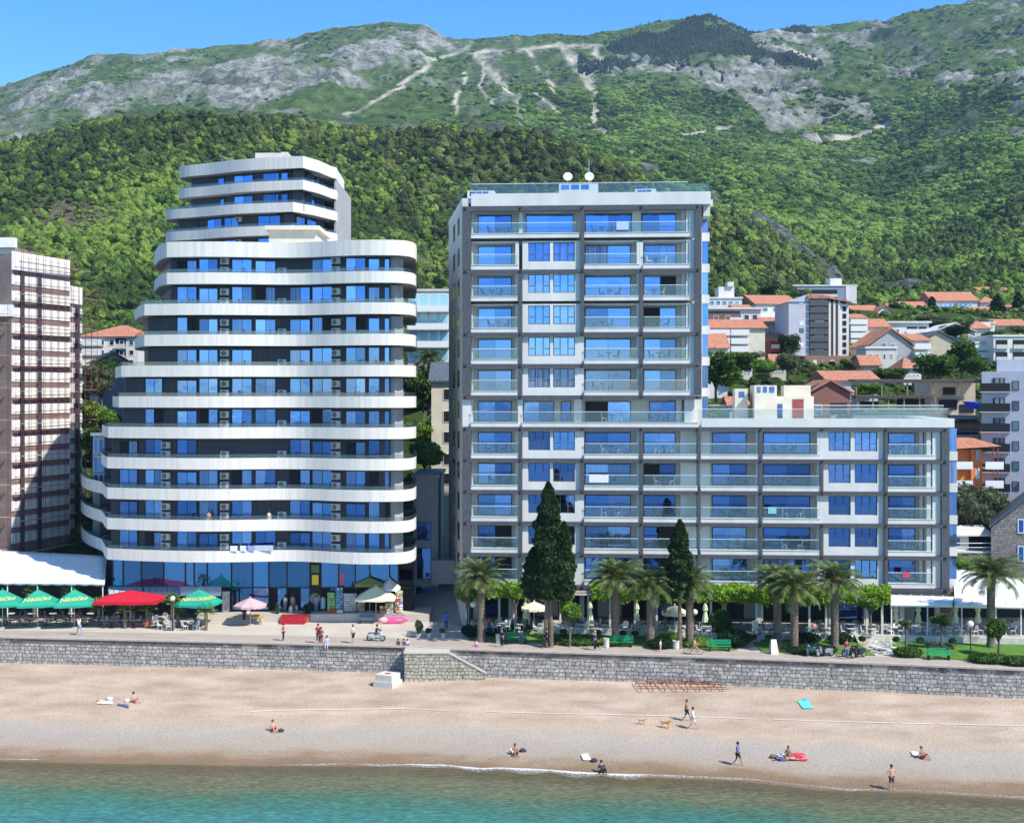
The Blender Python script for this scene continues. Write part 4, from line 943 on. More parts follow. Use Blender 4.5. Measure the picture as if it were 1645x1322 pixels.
# front part at left edge
b = MB(); xf = XA(20, 146); b.box(-90, xf-.05, 147.3, 165, 1, 39.4); b.build('wall', PUR, SB)
b = MB(); b.box(-90, xf-.05, 146.9, 147.28, 33.0, 40.3)
for z in np.arange(7.2, 32, 3.6): b.box(-90, XA(16, 147), 146.8, 147.28, z, z+1.5)
b.build('white_panels', PANW, SB)
b = MB(); b.box(-90, xf+.2, 146.0, 146.88, 39.3, 40.4); b.build('roof_parapet', PANW, SB)
b = MB(); b.box(-90, xf+.05, 145.9, 146.7, 31.6, 32.9); b.build('cornice', PANW, SB)
SF = thing('scaffolding', 'rusty red tube scaffolding covering the unfinished building', 'scaffolding', (0, 0, 0))
def scaff(p, q, z0, z1, dx=1.25, dz=1.81, off=-.9):
    M, L = panel_M(p, q); n = max(1, int(L/dx)); b = MB(M)
    for i in range(n+1):
        x = L*i/n
        b.tube((x, off, z0), (x, off, z1+1.0), .026, n=4); b.tube((x, off+.7, z0), (x, off+.7, z1+.6), .022, n=4)
    b.build('upright_tubes', SCF, SF)
    b = MB(M); g = MB(M)
    z = z1
    k = 0
    while z > z0+.5:
        b.tube((0, off, z), (L, off, z), .03, n=4); b.tube((0, off, z-.55), (L, off, z-.55), .022, n=4)
        if k % 2 == 0: g.box(0, L, off+.04, off+.55, z-1.0, z-.95)
        z -= dz; k += 1
    b.build('ledger_tubes', SCF, SF); g.build('planks', PLK, SF)
scaff(P0+Vector((.3, -.2, 0)), P1+Vector((.2, 0, 0)), 3, 38.7); scaff(P1+Vector((.9, 0, 0)), P2+Vector((.9, 0, 0)), 3, 35.3)
scaff(Vector((-68, 146.4, 0)), Vector((xf-.2, 146.4, 0)), 3, 31.8, 1.6, 1.8, -1.2)
# orange bits: planks already. canopy podium behind cafe roof
b = MB(); b.box(-75, XA(174, 136), 136, 152, 0, 4.0); tag(b.build('podium_block', SLATE), 'dark podium block behind the white cafe roof', 'building')
# ================================================================ GAP BUILDINGS
def simple_house(name, label, px0, px1, ytop, ybase, Y, depth, wall, roof='flat', roofm=None, wins=(), ang=0, winm=None, cat='house', rh=None, over=.4, group=None, extra=None, gable='x', frame=None):
    x0 = XA(px0, Y); x1 = XA(px1, Y); wd = x1-x0; z0 = ZA(ybase, Y); h = ZA(ytop, Y)-z0
    t = thing(name, label, cat, (x0, Y, z0), R(ang), group)
    FOOT.append(((x0+x1)/2, Y+depth/2, max(wd, depth)*.62))
    b = MB(); b.box(0, wd, 0, depth, -6, h); b.build('wall', wall, t)
    b = MB()
    if roof == 'flat':
        b.box(-over*.5, wd+over*.5, -over*.5, depth+over*.5, h+.003, h+.35); b.build('roof', roofm or OFFW, t)
    elif roof == 'ridge_x':    # ridge parallel to the facade
        rh = rh or wd*.16; o = over
        b.prism_x([(-o, h+.003), (depth+o, h+.003), (depth+o, h+.15), (depth/2, h+rh), (-o, h+.15)], -o, wd+o); b.build('roof', roofm or ROOFT, t)
    elif roof == 'ridge_y':    # gable faces the viewer
        rh = rh or wd*.25; o = over
        b.prism_y([(-o, h+.0), (wd/2, h+rh), (wd+o, h+.0), (wd+o, h+.18), (wd/2, h+rh+.2), (-o, h+.18)], -o, depth+o); b.build('roof', roofm or ROOFT, t)
        b = MB(); b.prism_y([(0, h+.001), (wd, h+.001), (wd/2, h+rh-.02)], .0, depth); b.build('gable', wall, t)
    elif roof == 'hip':
        rh = rh or wd*.2; o = over; s = min(wd, depth)*.45
        vs = [(-o, -o, h+.01), (wd+o, -o, h+.01), (wd+o, depth+o, h+.01), (-o, depth+o, h+.01), (s, depth/2, h+rh), (wd-s, depth/2, h+rh)]
        b.add(vs, [(3, 2, 1, 0), (0, 1, 5, 4), (1, 2, 5), (2, 3, 4, 5), (3, 0, 4)]); b.build('roof', roofm or ROOFT, t)
    wm = winm or WINF; fm = frame or METALW
    src = {}
    for wv in wins:       # (u0,u1,v0,v1[,kind])  fractions of facade; v from top
        u0, u1, v0, v1 = wv[:4]; kd = wv[4] if len(wv) > 4 else 'w'
        a0, a1, c0, c1 = u0*wd, u1*wd, h*(1-v1), h*(1-v0)
        if kd == 'w' or kd == 'd':
            f = MB(); f.holes(a0, a1, c0, c1, [(a0+.07, a1-.07, c0+.07, c1-.07)], -.06, -.002); o = f.build('window' if kd == 'w' else 'glazed_door', fm, t)
            f = MB(); f.box(a0+.072, a1-.072, -.03, -.001, c0+.072, c1-.072); f.build('pane', wm if kd == 'w' else WINF, o)
        elif kd == 'r':      # right side window (u along depth)
            a0, a1 = u0*depth, u1*depth; f = MB(); f.box(wd+.001, wd+.05, a0, a1, c0, c1); f.build('window', wm, t)
        elif kd == 'l':
            a0, a1 = u0*depth, u1*depth; f = MB(); f.box(-.05, -.001, a0, a1, c0, c1); f.build('window', wm, t)
        elif kd == 'b':      # balcony
            f = MB(); f.box(a0, a1, -1.3, -.003, c0, c0+.18); f.build('balcony_slab', OFFW, t)
            f = MB(); hh = c1
            f.holes(a0, a1, c0+.183, c0+1.05, [], -1.28, -1.22); f.build('balcony_rail', fm if frame is None else frame, t)
        elif kd == 'g':      # flat dark panel painting the shade of a recess, with rail
            f = MB(); f.box(a0, a1, -.02, -.002, c0, c1); o = f.build('loggia_shade_panel', DARK, t)
            f = MB(); f.box(a0, a1, -.4, -.03, c0, c0+.12); f.box(a0, a1, -.4, -.35, c0+.12, c0+.75); f.build('balcony_rail', OFFW, t)
        elif kd == 'k':      # dark band/strip
            f = MB(); f.box(a0, a1, -.05, -.002, c0, c1); f.build('dark_panel', BROWNW, t)
        elif kd == 'p':
            f = MB(); f.box(a0, a1, -.35, -.002, c0, c1); f.build('pier', WHITE, t)
    if extra: extra(t, wd, h, depth)
    return t
def gridw(u0, u1, v0, v1, nu, nv, fw=.6, fh=.55, kind='w'):
    out = []; du = (u1-u0)/nu; dv = (v1-v0)/nv
    for i in range(nu):
        for j in range(nv):
            out.append((u0+du*(i+.5-fw/2), u0+du*(i+.5+fw/2), v0+dv*(j+.5-fh/2), v0+dv*(j+.5+fh/2), kind))
    return out
simple_house('glass_apartment_block', 'pale glass fronted block with balconies behind the gap between the two towers', 655, 722, 468, 582, 205, 14, WHITE, 'flat',
    None, gridw(.02, .98, .02, .98, 4, 4, .88, .8)+[(.0, 1, .0, .30, 'b'), (0, 1, .3, .55, 'b'), (0, 1, .55, .8, 'b')], winm=rail_glass('aqua_pane', (.30, .62, .75), .05), cat='apartment building')
def metal_roof(t, wd, h, d):
    b = MB()
    for i in range(7): b.tube((wd*i/6-.1, -.5, h+.2), (wd*i/6-.1, d*.5, h+wd*.32+.05), .04, n=4)
    b.build('roof_seams', BLACK, t)
simple_house('beige_house', 'narrow beige house with a dark metal roof squeezed between the two towers', 693, 735, 614, 822, 160, 12, CREAM, 'ridge_x', ROOFD,
    [(.45, .72, .05, .14), (.45, .72, .22, .31), (.45, .72, .38, .47), (.45, .72, .55, .64), (.45, .72, .70, .79)], winm=DARK, extra=metal_roof, rh=2.6)
simple_house('grey_annex', 'low grey annex with tall dark windows at the foot of the wavy tower', 664, 704, 768, 975, 141, 12, GREYR, 'flat', GREYR,
    [(.15, .72, .34, .48), (.15, .72, .54, .78), (.1, .9, .84, .99)], winm=WIND, cat='building', frame=BLACK)
b = MB(); Yp = 139; b.box(XA(693, Yp), XA(731, Yp), Yp, Yp+1.2, ZA(938, Yp), ZA(900, Yp)); 
tag(b.build('passage_bridge', GREYR), 'dark grey bridge block over the shaded passage between the towers', 'bridge')
b = MB(); b.box(XA(700, 150), XA(745, 150), 150, 150.6, 0, ZA(860, 150)); tag(b.build('retaining_wall', BEIGE), 'shaded retaining wall at the back of the passage', 'wall')
b = MB(); b.box(XA(640, 136.5), XA(700, 136.5), 136.2, 140.8, .0, .06); tag(b.build('paving', PLAZA), kind='structure')
simple_house('orange_roofed_block', 'white apartment block with an orange roof beside the scaffolded building', 128, 221, 541, 592, 205, 16, WHITE, 'hip', None,
    gridw(.3, .98, .04, .96, 4, 3, .5, .55)+[(.02, .42, .0, .3, 'b'), (.02, .42, .3, .6, 'b'), (.02, .42, .62, .92, 'b'), (.62, .8, .05, .38, 'g'), (.62, .8, .4, .75, 'g')], cat='apartment building', rh=2.2)
simple_house('small_orange_roof_house', 'small grey house with an orange roof below the white block on the left', 158, 205, 583, 610, 190, 10, GREYR, 'ridge_y', None, [(.3, .45, .3, .7)], ang=25, rh=1.5)
simple_house('glass_stair_tower', 'small metal framed glass tower between the scaffold and the wavy block', 149, 168, 700, 790, 150, 4, GREYR, 'flat', STEEL, gridw(.05, .95, .02, .98, 2, 3, .85, .85), winm=WIND, cat='tower', frame=METALW)

b = MB(); b.add([(XA(650,136.6),136.6,.02),(XA(745,129),129,.02),(XA(745,129),137,.3),(XA(750,150),150,4.4),(XA(640,150),150,4.4),(XA(640,138),138,.35)],[(0,1,2,3,4,5)]); tag(b.build('passage_ramp', pm('ramp_concrete',(.30,.27,.24),.9)), kind='structure')
# ================================================================ RIGHT WHITE BUILDING (local frame)
YL = 129.4; YR = 126.2; XL = XA(743, YL); XR = XA(1527, YR); ANG = math.atan2(YR-YL, XR-XL)
ux = (math.cos(ANG), math.sin(ANG)); uy = (-ux[1], ux[0])
def fx(px, dl=0.0):
    a = (px-CX)/F
    # t*(a,1) - O dot uy = dl
    t = (dl+XL*uy[0]+YL*uy[1])/(a*uy[0]+uy[1]); return (t*a-XL)*ux[0]+(t-YL)*ux[1]
def zk(k): return 4.0+3.1*k
TB = thing('white_grid_apartment_building', 'white apartment building with a grey grid of beams, tall left part and lower right wing', 'apartment building', (XL, YL, 0), ANG)
LW = fx(1526); LT = fx(1126)
D = 1.7
b = MB(); b.box(.6, fx(1127, 3)-.01, D+.3, 15, zk(0), zk(12)); b.build('building_core', OFFW, TB)
b = MB(); b.box(fx(1127, 3), LW-.3, D+.3, 14, zk(0), zk(5)-.01); b.build('wing_core', OFFW, TB)
# left side wall (splayed)
def left_wall():
    z1 = zk(12)+.6; xb = -3.35; d = 17
    b = MB(); b.prism([(-.02, .0), (.62, .0), (.62, d), (xb, d)][::1], .1, z1); o = b.build('side_wall', OFFW, TB)
    L = math.hypot(xb, d); a = math.atan2(d, xb)
    M = Matrix.Translation((0, 0, 0)) @ Matrix.Rotation(a, 4, 'Z')
    for k in range(12):
        for (u0, u1) in ((3.2, 5.2), (8.6, 11.0)):
            z = zk(k); f = MB(M); f.box(u0, u1, .0, .05, z+1.0, z+2.75); f.build('side_window', WIND, TB)
left_wall()
WB = MB()   # back wall of balconies
WB.box(.605, LT-.2, D, D+.297, zk(0)-.1, zk(12)-.2)
WB.build('balcony_back_wall', OFFW, TB)
b = MB(); b.box(LT-.195, LW-.4, D, D+.297, zk(0)-.1, zk(5)-.2); b.build('balcony_back_wall', OFFW, TB)
FINM = WHITE
cellsA = (757, 833); cellB = (839, 933); cellC = (938.6, 1027); cellD = (1033, 1116)
PIER = 4
def door(px0, px1, k, mode=0, panes=2, zt=None):
    z0 = zk(k)+.66; z1 = zk(k)+2.72; x0 = fx(px0, D); x1 = fx(px1, D); y = D
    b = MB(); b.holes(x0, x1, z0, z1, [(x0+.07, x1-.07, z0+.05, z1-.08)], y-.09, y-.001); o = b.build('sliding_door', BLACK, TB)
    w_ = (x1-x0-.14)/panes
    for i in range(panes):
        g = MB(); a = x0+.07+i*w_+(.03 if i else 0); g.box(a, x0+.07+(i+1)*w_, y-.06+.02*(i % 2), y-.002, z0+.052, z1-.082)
        mt = WIN if k >= 6 else WIND  # paler glass high up, deeper below: sky and sea reflection in the tint
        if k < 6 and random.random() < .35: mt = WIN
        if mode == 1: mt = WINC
        if (mode == 2 and i == panes-1) or (mode == 3 and i == 0): mt = DARK  # open leaf, the unlit room behind painted near-black
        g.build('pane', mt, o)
def winpair(pxa, pxb, k):
    z0 = zk(k)+1.0; z1 = zk(k)+2.85
    xs = [fx(pxa, 0), fx(pxb, 0)]
    return (xs[0], xs[1], z0, z1)
def fixed_window(h, dark):
    x0, x1, z0, z1 = h
    f = MB(); y0 = .16; y1 = .24
    m = (x1-x0)
    f.holes(x0+.002, x1-.002, z0+.002, z1-.002, [(x0+.08, x0+m*.30, z0+.75, z1-.08), (x0+.08, x0+m*.30, z0+.08, z0+.68), (x0+m*.34, x1-m*.34, z0+.08, z1-.08), (x1-m*.30, x1-.08, z0+.75, z1-.08), (x1-m*.30, x1-.08, z0+.08, z0+.68)], y0, y1)
    o = f.build('window', FRAMEG, TB)
    g = MB(); g.box(x0+.08, x1-.08, y0+.04, y1+.1, z0+.08, z1-.08); g.build('pane', WINC if dark == 0 else (WIN if dark == 1 else WIND), o)
def slab(px0, px1, k, x0=None, x1=None):
    x0 = fx(px0) if x0 is None else x0; x1 = fx(px1) if x1 is None else x1
    b = MB(); b.box(x0, x1, -.25, D-.002, zk(k)+.2, zk(k)+.62); b.box(x0-.02, x1+.02, -.30, -.1, zk(k)+.623, zk(k)+.68); b.build('balcony_slab', WHITE, TB)
def rail(px0, px1, k, end=False):
    x0 = fx(px0, -.2)+.05; x1 = fx(px1, -.2)-.05; z = zk(k)+.69
    b = MB(); b.box(x0, x1, -.21, -.19, z, z+.98); o = b.build('glass_railing', RAIL, TB)
    b = MB(); b.box(x0-.03, x1+.03, -.23, -.17, z+.983, z+1.03); b.build('handrail', METALW, o)
def fin(px0, px1, k, full=True, x0=None, x1=None, front=0.0):
    x0 = fx(px0) if x0 is None else x0; x1 = fx(px1) if x1 is None else x1
    b = MB(); b.box(x0, x1, front, D-.001, zk(k)+.623 if not full else zk(k)+.2, zk(k)+2.9); b.build('pier', FINM, TB)
def lintel(px0, px1, k):
    b = MB(); b.box(fx(px0), fx(px1), 0.02, D-.003, zk(k)+2.902, zk(k+1)-.1); b.build('ceiling_slab', FINM, TB)
def panel(px0, px1, k, wins):
    hs = [winpair(a, c, k) for a, c in wins]
    b = MB(); b.holes(fx(px0), fx(px1), zk(k)+.2, zk(k)+3.0, hs, 0, .3); b.build('wall_panel', WHITE, TB)
    for h in hs: fixed_window(h, random.choice([0, 1, 1]) if k >= 6 else random.choice([1, 2, 2]))  # glass tint by floor stands in for reflected sky above, sea below
    b = MB(); b.box(fx(px0)+.05, fx(px1)-.05, .35, D-.01, zk(k)+.3, zk(k)+2.9); b.build('room_volume', DARK, TB)
rr = random.Random(11)
for k in range(12):
    m = lambda: rr.choice([0, 0, 0, 1, 2, 3, 0])
    right_px = 1497 if k < 5 else 1107
    # cell A
    lintel(757, 833 if k != 5 else 1116, k)
    slab(757, 833 if k not in (11,) else 930, k); door(768, 822, k, 0 if k in (11, 10, 7, 6) else rr.choice([0, 2, 0])); 
    if k == 11:
        lintel(833, 933, k); rail(757, 925, k); door(845, 921, k); fin(833, 839, k, False, front=.5)
    else:
        rail(757, 832, k)
        if k != 5: fin(828, 833.5, k); 
    # side screen at left end
    b = MB(); b.box(fx(757)-.01, fx(757)+.12, .4, D-.01, zk(k)+.625, zk(k)+2.9); b.build('pier', FINM, TB)
    if k == 5:
        fin(832, 839, k); slab(839, 1121, k); rail(840, 1112, k); door(841, 890, k, 1); door(901, 917, k, 0, 1); door(940, 1013, k, 3); door(1043, 1085, k, 0); fin(922, 934, k, False, front=.9); fin(1087, 1096, k, False, front=1.0); fin(1100, 1116, k, front=.3)
        continue
    if k != 11: panel(839.3, 938 if k in (0, 2, 4, 6, 7) else 932.7, k, [(848.5, 883.5), (888.5, 923.5)])
    # C and D
    if k == 11:
        lintel(938.6, 1116, k); slab(938.6, 1107, k); rail(940, 1106, k); door(940, 1015, k); door(1031, 1086, k); fin(1016, 1030, k, False, front=1.2)
    else:
        lintel(938.6, 1027, k); slab(938.6, 1027, k); rail(939, 1024, k); door(940, 1013, k, m()); fin(1023, 1027.3, k)
        if k == 10: fin(1027.5, 1033, k)
        lintel(1033, 1116, k)
        if k >= 6: slab(1033, 1107, k); rail(1034, 1106, k); door(1034, 1086, k, m())
        else: slab(1033, 1120, k); rail(1034, 1119, k); door(1034, 1085, k, m()); fin(1094, 1120, k, False, front=1.0)
    if k >= 6:
        fin(1107, 1116, k); fin(1096, 1102, k, False, front=1.0); fin(1102.5, 1106.5, k, False, front=.1)
        continue
for k in range(5):
    m = lambda: rr.choice([0, 0, 0, 2, 0, 1])
    for a, c in ((1125.5, 1218.5), (1224.5, 1317)): lintel(a, c, k); slab(a, c, k); rail(a+1, c-1, k); fin(c-4, c, k)
    fin(1126, 1142, k, False, front=1.0); door(1144, 1199, k, m()); door(1226, 1301, k, m())
    panel(1317.3 if k in (2, 4, 0) else 1322.3, 1419.5, k, [(1331, 1366.5), (1373, 1409.5)])
    lintel(1425, 1511, k); slab(1425, 1500, k); rail(1426, 1497, k); door(1427, 1470, k, m()); fin(1498, 1511, k); fin(1481, 1487, k, False, front=1.0); fin(1489, 1496, k, False, front=.1)
# grey grid
def hbeam(px0, px1, k, h=.35):
    b = MB(); z = zk(k); b.box(fx(px0), fx(px1), -.32, .4, z-h/2, z+h/2-.003); b.build('grey_beam', FRAMEG, TB)
def vcol(px0, px1, k0, k1):
    b = MB(); b.box(fx(px0), fx(px1), -.335, .42, zk(k0)+.2, zk(k1)-.203); b.build('grey_column', FRAMEG, TB)
for k in (12, 10, 8, 7, 6): hbeam(743, 1126.5, k, .35 if k < 12 else .5)
for k in (5, 4, 3, 2, 1, 0): hbeam(743, 1524, k, .36)
for a, c in ((6, 7), (7, 8), (8, 10), (10, 12), (0, 1), (1, 2), (2, 3), (3, 4), (4, 5)): vcol(743, 757, a, c)
b = MB(); b.box(fx(743), fx(757), -.02, .6, zk(5)+.21, zk(6)-.21); b.build('pier', WHITE, TB)
for a, c in ((6, 7), (7, 8), (8, 10), (0, 1), (1, 2), (2, 3), (3, 4), (4, 5)): vcol(833.5, 839, a, c); vcol(1027.3, 1033, a, c)
for a, c in ((8, 10), (10, 12), (1, 2), (3, 4)): vcol(933, 938.5, a, c)
for a, c in ((6, 7), (7, 8), (8, 10), (10, 12)): vcol(1116, 1126.5, a, c)
for a, c in ((0, 1), (2, 3), (4, 5)): vcol(1120, 1125.3, a, c)
for a, c in ((0, 1), (1, 2), (2, 3), (3, 4), (4, 5)): vcol(1218.7, 1224.3, a, c); vcol(1419.7, 1425, a, c); vcol(1511.5, 1524, a, c)
for a, c in ((1, 2), (3, 4)): vcol(1317, 1322, a, c)
for k in (1, 3): 
    b = MB(); b.box(fx(1121), fx(1124), -.2, -.17, zk(k)+.7, zk(k)+2.8); b.build('glass_divider', RAIL, TB)
bolt = MB()
for k in (0, 1, 2, 3, 4, 5, 6, 7, 8, 10, 12):
    for p in (748, 836, 935.5, 1030, 1120): bolt.lathe([(.09, 0), (.09, .05), (0, .06)], (0, 0, 0), 8) if False else bolt.box(fx(p)-.1, fx(p)+.1, -.40, -.336, zk(k)-.1, zk(k)+.1)
    if k < 6:
        for p in (1221, 1319.5, 1422, 1517): bolt.box(fx(p)-.1, fx(p)+.1, -.40, -.336, zk(k)-.1, zk(k)+.1)
bolt.build('beam_bolts', BLACK, TB)
# parapets and roof
zt = zk(12)
b = MB(); b.box(fx(757), fx(1140, 1), -.2, 1.2, zt+.275, zt+1.5); b.build('roof_parapet', WHITE, TB)
b = MB(); b.box(.0, fx(1140, 5), 1.203, 15, zt+.275, zt+.9); b.build('roof_deck', OFFW, TB)
b = MB(); b.prism([(-.04, .0), (fx(757)-.003, .0), (fx(757)-.003, 1.2), (.6, 1.21), (.6, 17), (-3.35, 17)], zt+.603, zt+1.1); b.build('roof_parapet', WHITE, TB)
b = MB(); b.box(fx(757), fx(1105), -.05, -.02, zt+1.503, zt+2.45); b.build('roof_glass_railing', RAIL, TB)
b = MB(); b.box(fx(1106), fx(1138, 1), .5, .53, zt+1.503, zt+2.4); b.box(fx(1138, 1)-.03, fx(1138, 1), .6, 12, zt+.9, zt+2.4); b.build('roof_glass_railing', RAIL, TB)
M = Matrix.Rotation(math.atan2(17, -3.35), 4, 'Z'); b = MB(M); b.box(.5, 16.8, -.12, -.09, zt+1.105, zt+2.6); b.build('roof_glass_railing', RAIL, TB)
b = MB(); b.box(fx(757), fx(1105), -.07, 0, zt+2.453, zt+2.5); b.build('handrail', METALW, TB)
# back rail
b = MB(); b.box(.6, fx(1140, 5)-.2, 14.8, 14.83, zt+.9, zt+2.5); b.build('roof_glass_railing', RAIL, TB)
for a, c, h in ((751, 794, 1.15), (898, 961, 1.75), (1020, 1054, 1.15)):
    y = 4.0; x0 = fx(a, y); x1 = fx(c, y); b = MB(); b.box(x0, x1, y, y+3.4, zt+.903, zt+1.3+h); o = b.build('rooftop_box', WHITE, TB)
    for i in range(3):
        g = MB(); u = x0+(.25+i*(x1-x0-.4)*.28); g.box(u, u+(x1-x0)*.2, y-.04, y-.002, zt+.75+h, zt+1.2+h); g.build('rooftop_window', WIND, o)
# bays on the right side of the tower
xr0 = fx(1127, 3); xr1 = fx(1140, 3)
for k in range(5, 12):
    b = MB(); b.box(xr0, xr1, 3, 12, zk(k)+.1, zk(k)+.95); b.build('side_balcony_wall', WHITE, TB)
    b = MB(); b.box(xr0, xr1-.15, 3.1, 11.9, zk(k)+.953, zk(k+1)+.097); b.build('side_bay_window', WINC if k % 2 else WIN, TB)
b = MB(); b.box(xr0, fx(1140, 1), .6, 12, zk(12)+.1-.9, zk(12)+.272); b.build('side_balcony_wall', WHITE, TB)
# wing right side
xw = LW-.3
for k in range(5):
    b = MB(); b.box(LW-.15, fx(1529.5, 3), 1.0, 12, zk(k)+.1, zk(k)+.95); b.build('side_balcony_wall', WHITE, TB)
    b = MB(); b.box(LW-.15, fx(1528.5, 3), 1.1, 11.9, zk(k)+.953, zk(k+1)+.097); b.build('side_bay_window', WINC, TB)
# wing roof
zw = zk(5)
b = MB(); b.box(fx(1126.6), fx(1520), -.2, 1.0, zw+.213, zw+1.05); b.box(fx(1502), fx(1529, 2), 1.003, 13.5, zw+.2, zw+1.05); b.build('wing_parapet', WHITE, TB)
b = MB(); b.box(LT+.3, fx(1502)-.003, 1.003, 14, zw+.2, zw+.7); b.build('wing_roof_deck', OFFW, TB)
b = MB(); b.box(fx(1122), fx(1523), .1, .13, zw+1.055, zw+1.95); b.build('roof_glass_railing', RAIL, TB)
b = MB(); b.box(fx(1122), fx(1523), .08, .15, zw+1.953, zw+2.0); b.build('handrail', METALW, TB)
b = MB(); b.box(fx(1122, 12), fx(1520, 12), 13, 13.03, zw+.7, zw+2.2); b.build('roof_glass_railing', RAIL, TB)
b = MB(); b.box(fx(1122, 12), fx(1520, 12), 12.98, 13.05, zw+2.203, zw+2.26); b.build('handrail', METALW, TB)
b = MB(); y = 9
b.box(fx(1183, y), fx(1204, y), y+1.5, y+4, zw+.703, zw+4.0)
b.box(fx(1212, y), fx(1248, y), y, y+4, zw+.703, zw+4.35)
b.box(fx(1248, y)+.003, fx(1308, y), y+.3, y+4, zw+.703, zw+3.2)
b.box(fx(1263, y), fx(1306, y), y+1.5, y+3.99, zw+3.203, zw+4.35)
o = b.build('roof_stair_house', CREAM, TB)
for a, c, zz0, zz1, m_, yy in ((1216, 1222, 3.6, 4.2, WIND, y), (1226, 1232, 3.6, 4.2, WIND, y), (1236, 1244, 3.6, 4.2, WIND, y), (1248.8, 1257, .8, 2.4, WIND, y+.3), (1273, 1291, .75, 2.9, REDW, y+.3), (1187, 1196, 3.1, 3.7, WIND, y+1.5)):
    g = MB(); g.box(fx(a, yy), fx(c, yy), yy-.04, yy-.002, zw+zz0, zw+zz1); g.build('rooftop_window' if m_ is WIND else 'red_door', m_, o)
DISH = pm('dish_cream', (.72, .70, .60), .5)
for px_, lab in ((912, 'left round cream satellite dish on the white building roof'), (946.5, 'right round cream satellite dish on the white building roof')):
    p = W(px_, 296, YL+5); t = thing('satellite_dish', lab, 'satellite dish', (p.x, p.y, zt+3.05), 0, 'satellite dishes on the roof')
    d = MB(Matrix.Translation((0, -.1, .95)) @ Matrix.Rotation(R(72), 4, 'X')); d.lathe([(0, .0), (.22, .02), (.4, .08), (.47, .13), (.47, .15), (.4, .1), (.2, .04), (0, .03)], n=20); d.build('reflector', DISH, t, True)
    d = MB(); d.tube((0, .1, 0), (0, .05, .95), .04); d.build('mast', STEEL, t)
    d = MB(); d.tube((0, -.15, .6), (0, -.65, .95), .015); d.box(-.04, .04, -.7, -.6, .92, 1.0); d.build('feed_arm', STEEL, t)
b = MB(); p = W(946, 290, YL+6); b.tube((p.x, p.y, zt+3), (p.x, p.y, zt+6), .04); tag(b.build('antenna_mast', STEEL), 'thin antenna mast behind the right dish on the roof', 'antenna')
# ground floor: recess with its shade painted near-black, columns
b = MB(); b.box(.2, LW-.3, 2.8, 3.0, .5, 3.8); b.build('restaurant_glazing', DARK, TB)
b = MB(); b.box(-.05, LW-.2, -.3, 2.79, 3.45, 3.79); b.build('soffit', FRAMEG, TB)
for p in np.linspace(762, 1510, 14):
    b = MB(); b.box(fx(p)-.22, fx(p)+.22, .9, 1.35, .5, 3.44); b.build('ground_column', OFFW, TB)
for a, c in ((770, 800), (860, 895), (960, 1000), (1048, 1080), (1200, 1230), (1345, 1395), (1440, 1480)):
    g = MB(); g.box(fx(a), fx(c), 2.7, 2.79, .6, 3.1); g.build('restaurant_window', WIND if a % 20 else GREYR, TB)
# side porch foot on left
b = MB(); b.prism([(-.02, 0), (.19, 0), (.19, 17), (-3.35, 17)], -.1, .09); b.build('footing', GREYR, TB)
# ================================================================ TOWN ON THE RIGHT
H = simple_house
H('flat_roofed_house', 'small white flat roofed house with roof boxes, highest left house of the town', 1136, 1192, 480, 492, 275, 10, WHITE, 'flat', WHITE, gridw(.05, .95, .1, .95, 5, 1, .7, .6), extra=lambda t, w, h, d: (MB().box(w*.35, w*.8, 1, 6, h+.36, h+2.6).build('roof_box', WHITE, t), MB().box(w*.6, w*.78, .5, 4, h+2.63, h+3.6).build('roof_box', WHITE, t)))
H('white_villa', 'white villa with a dark brown front under a wide flat roof', 1138, 1222, 497, 525, 250, 12, WHITE, 'flat', WHITE, [(.0, .6, .1, .98, 'k'), (.1, .2, .35, .7), (.32, .42, .35, .7), (.42, .62, .3, .75, 'g'), (.68, .78, .3, .7), (.84, .94, .3, .7), (.4, .62, .3, .8, 'b')], over=1.0)
H('balconied_apartment_house', 'cream three storey apartment house with white balconies and an orange roof edge', 1138, 1229, 528, 568, 222, 12, CREAM, 'ridge_x', None,
  gridw(.04, .68, .02, .98, 4, 3, .5, .62)+[(0, .36, 0, .30, 'b'), (.38, .70, 0, .30, 'b'), (0, .36, .34, .64, 'b'), (.38, .70, .34, .64, 'b'), (0, .36, .68, .96, 'b'), (.38, .70, .68, .96, 'b')], rh=1.9)
H('gabled_white_house', 'white house with a large orange roof left of the grey tower', 1214, 1284, 489, 530, 290, 14, WHITE, 'ridge_x', None, gridw(.1, .6, .05, .95, 2, 3, .5, .5)+gridw(.65, .95, .05, .95, 2, 3, .5, .4)+[(.05, .6, .25, .55, 'b')], rh=2.6, ang=8)
H('beige_low_house', 'beige house with an orange roof directly left of the grey tower', 1226, 1278, 523, 548, 240, 9, BEIGE, 'ridge_x', None, gridw(.1, .9, .1, .9, 4, 1, .5, .5), rh=1.8)
H('red_house', 'dark red house with orange tiles behind trees beside the grey tower', 1234, 1276, 547, 580, 232, 8, REDW, 'ridge_x', None, [(.1, .9, .1, .4, 'g'), (.1, .9, .55, .9, 'g')], rh=1.6)
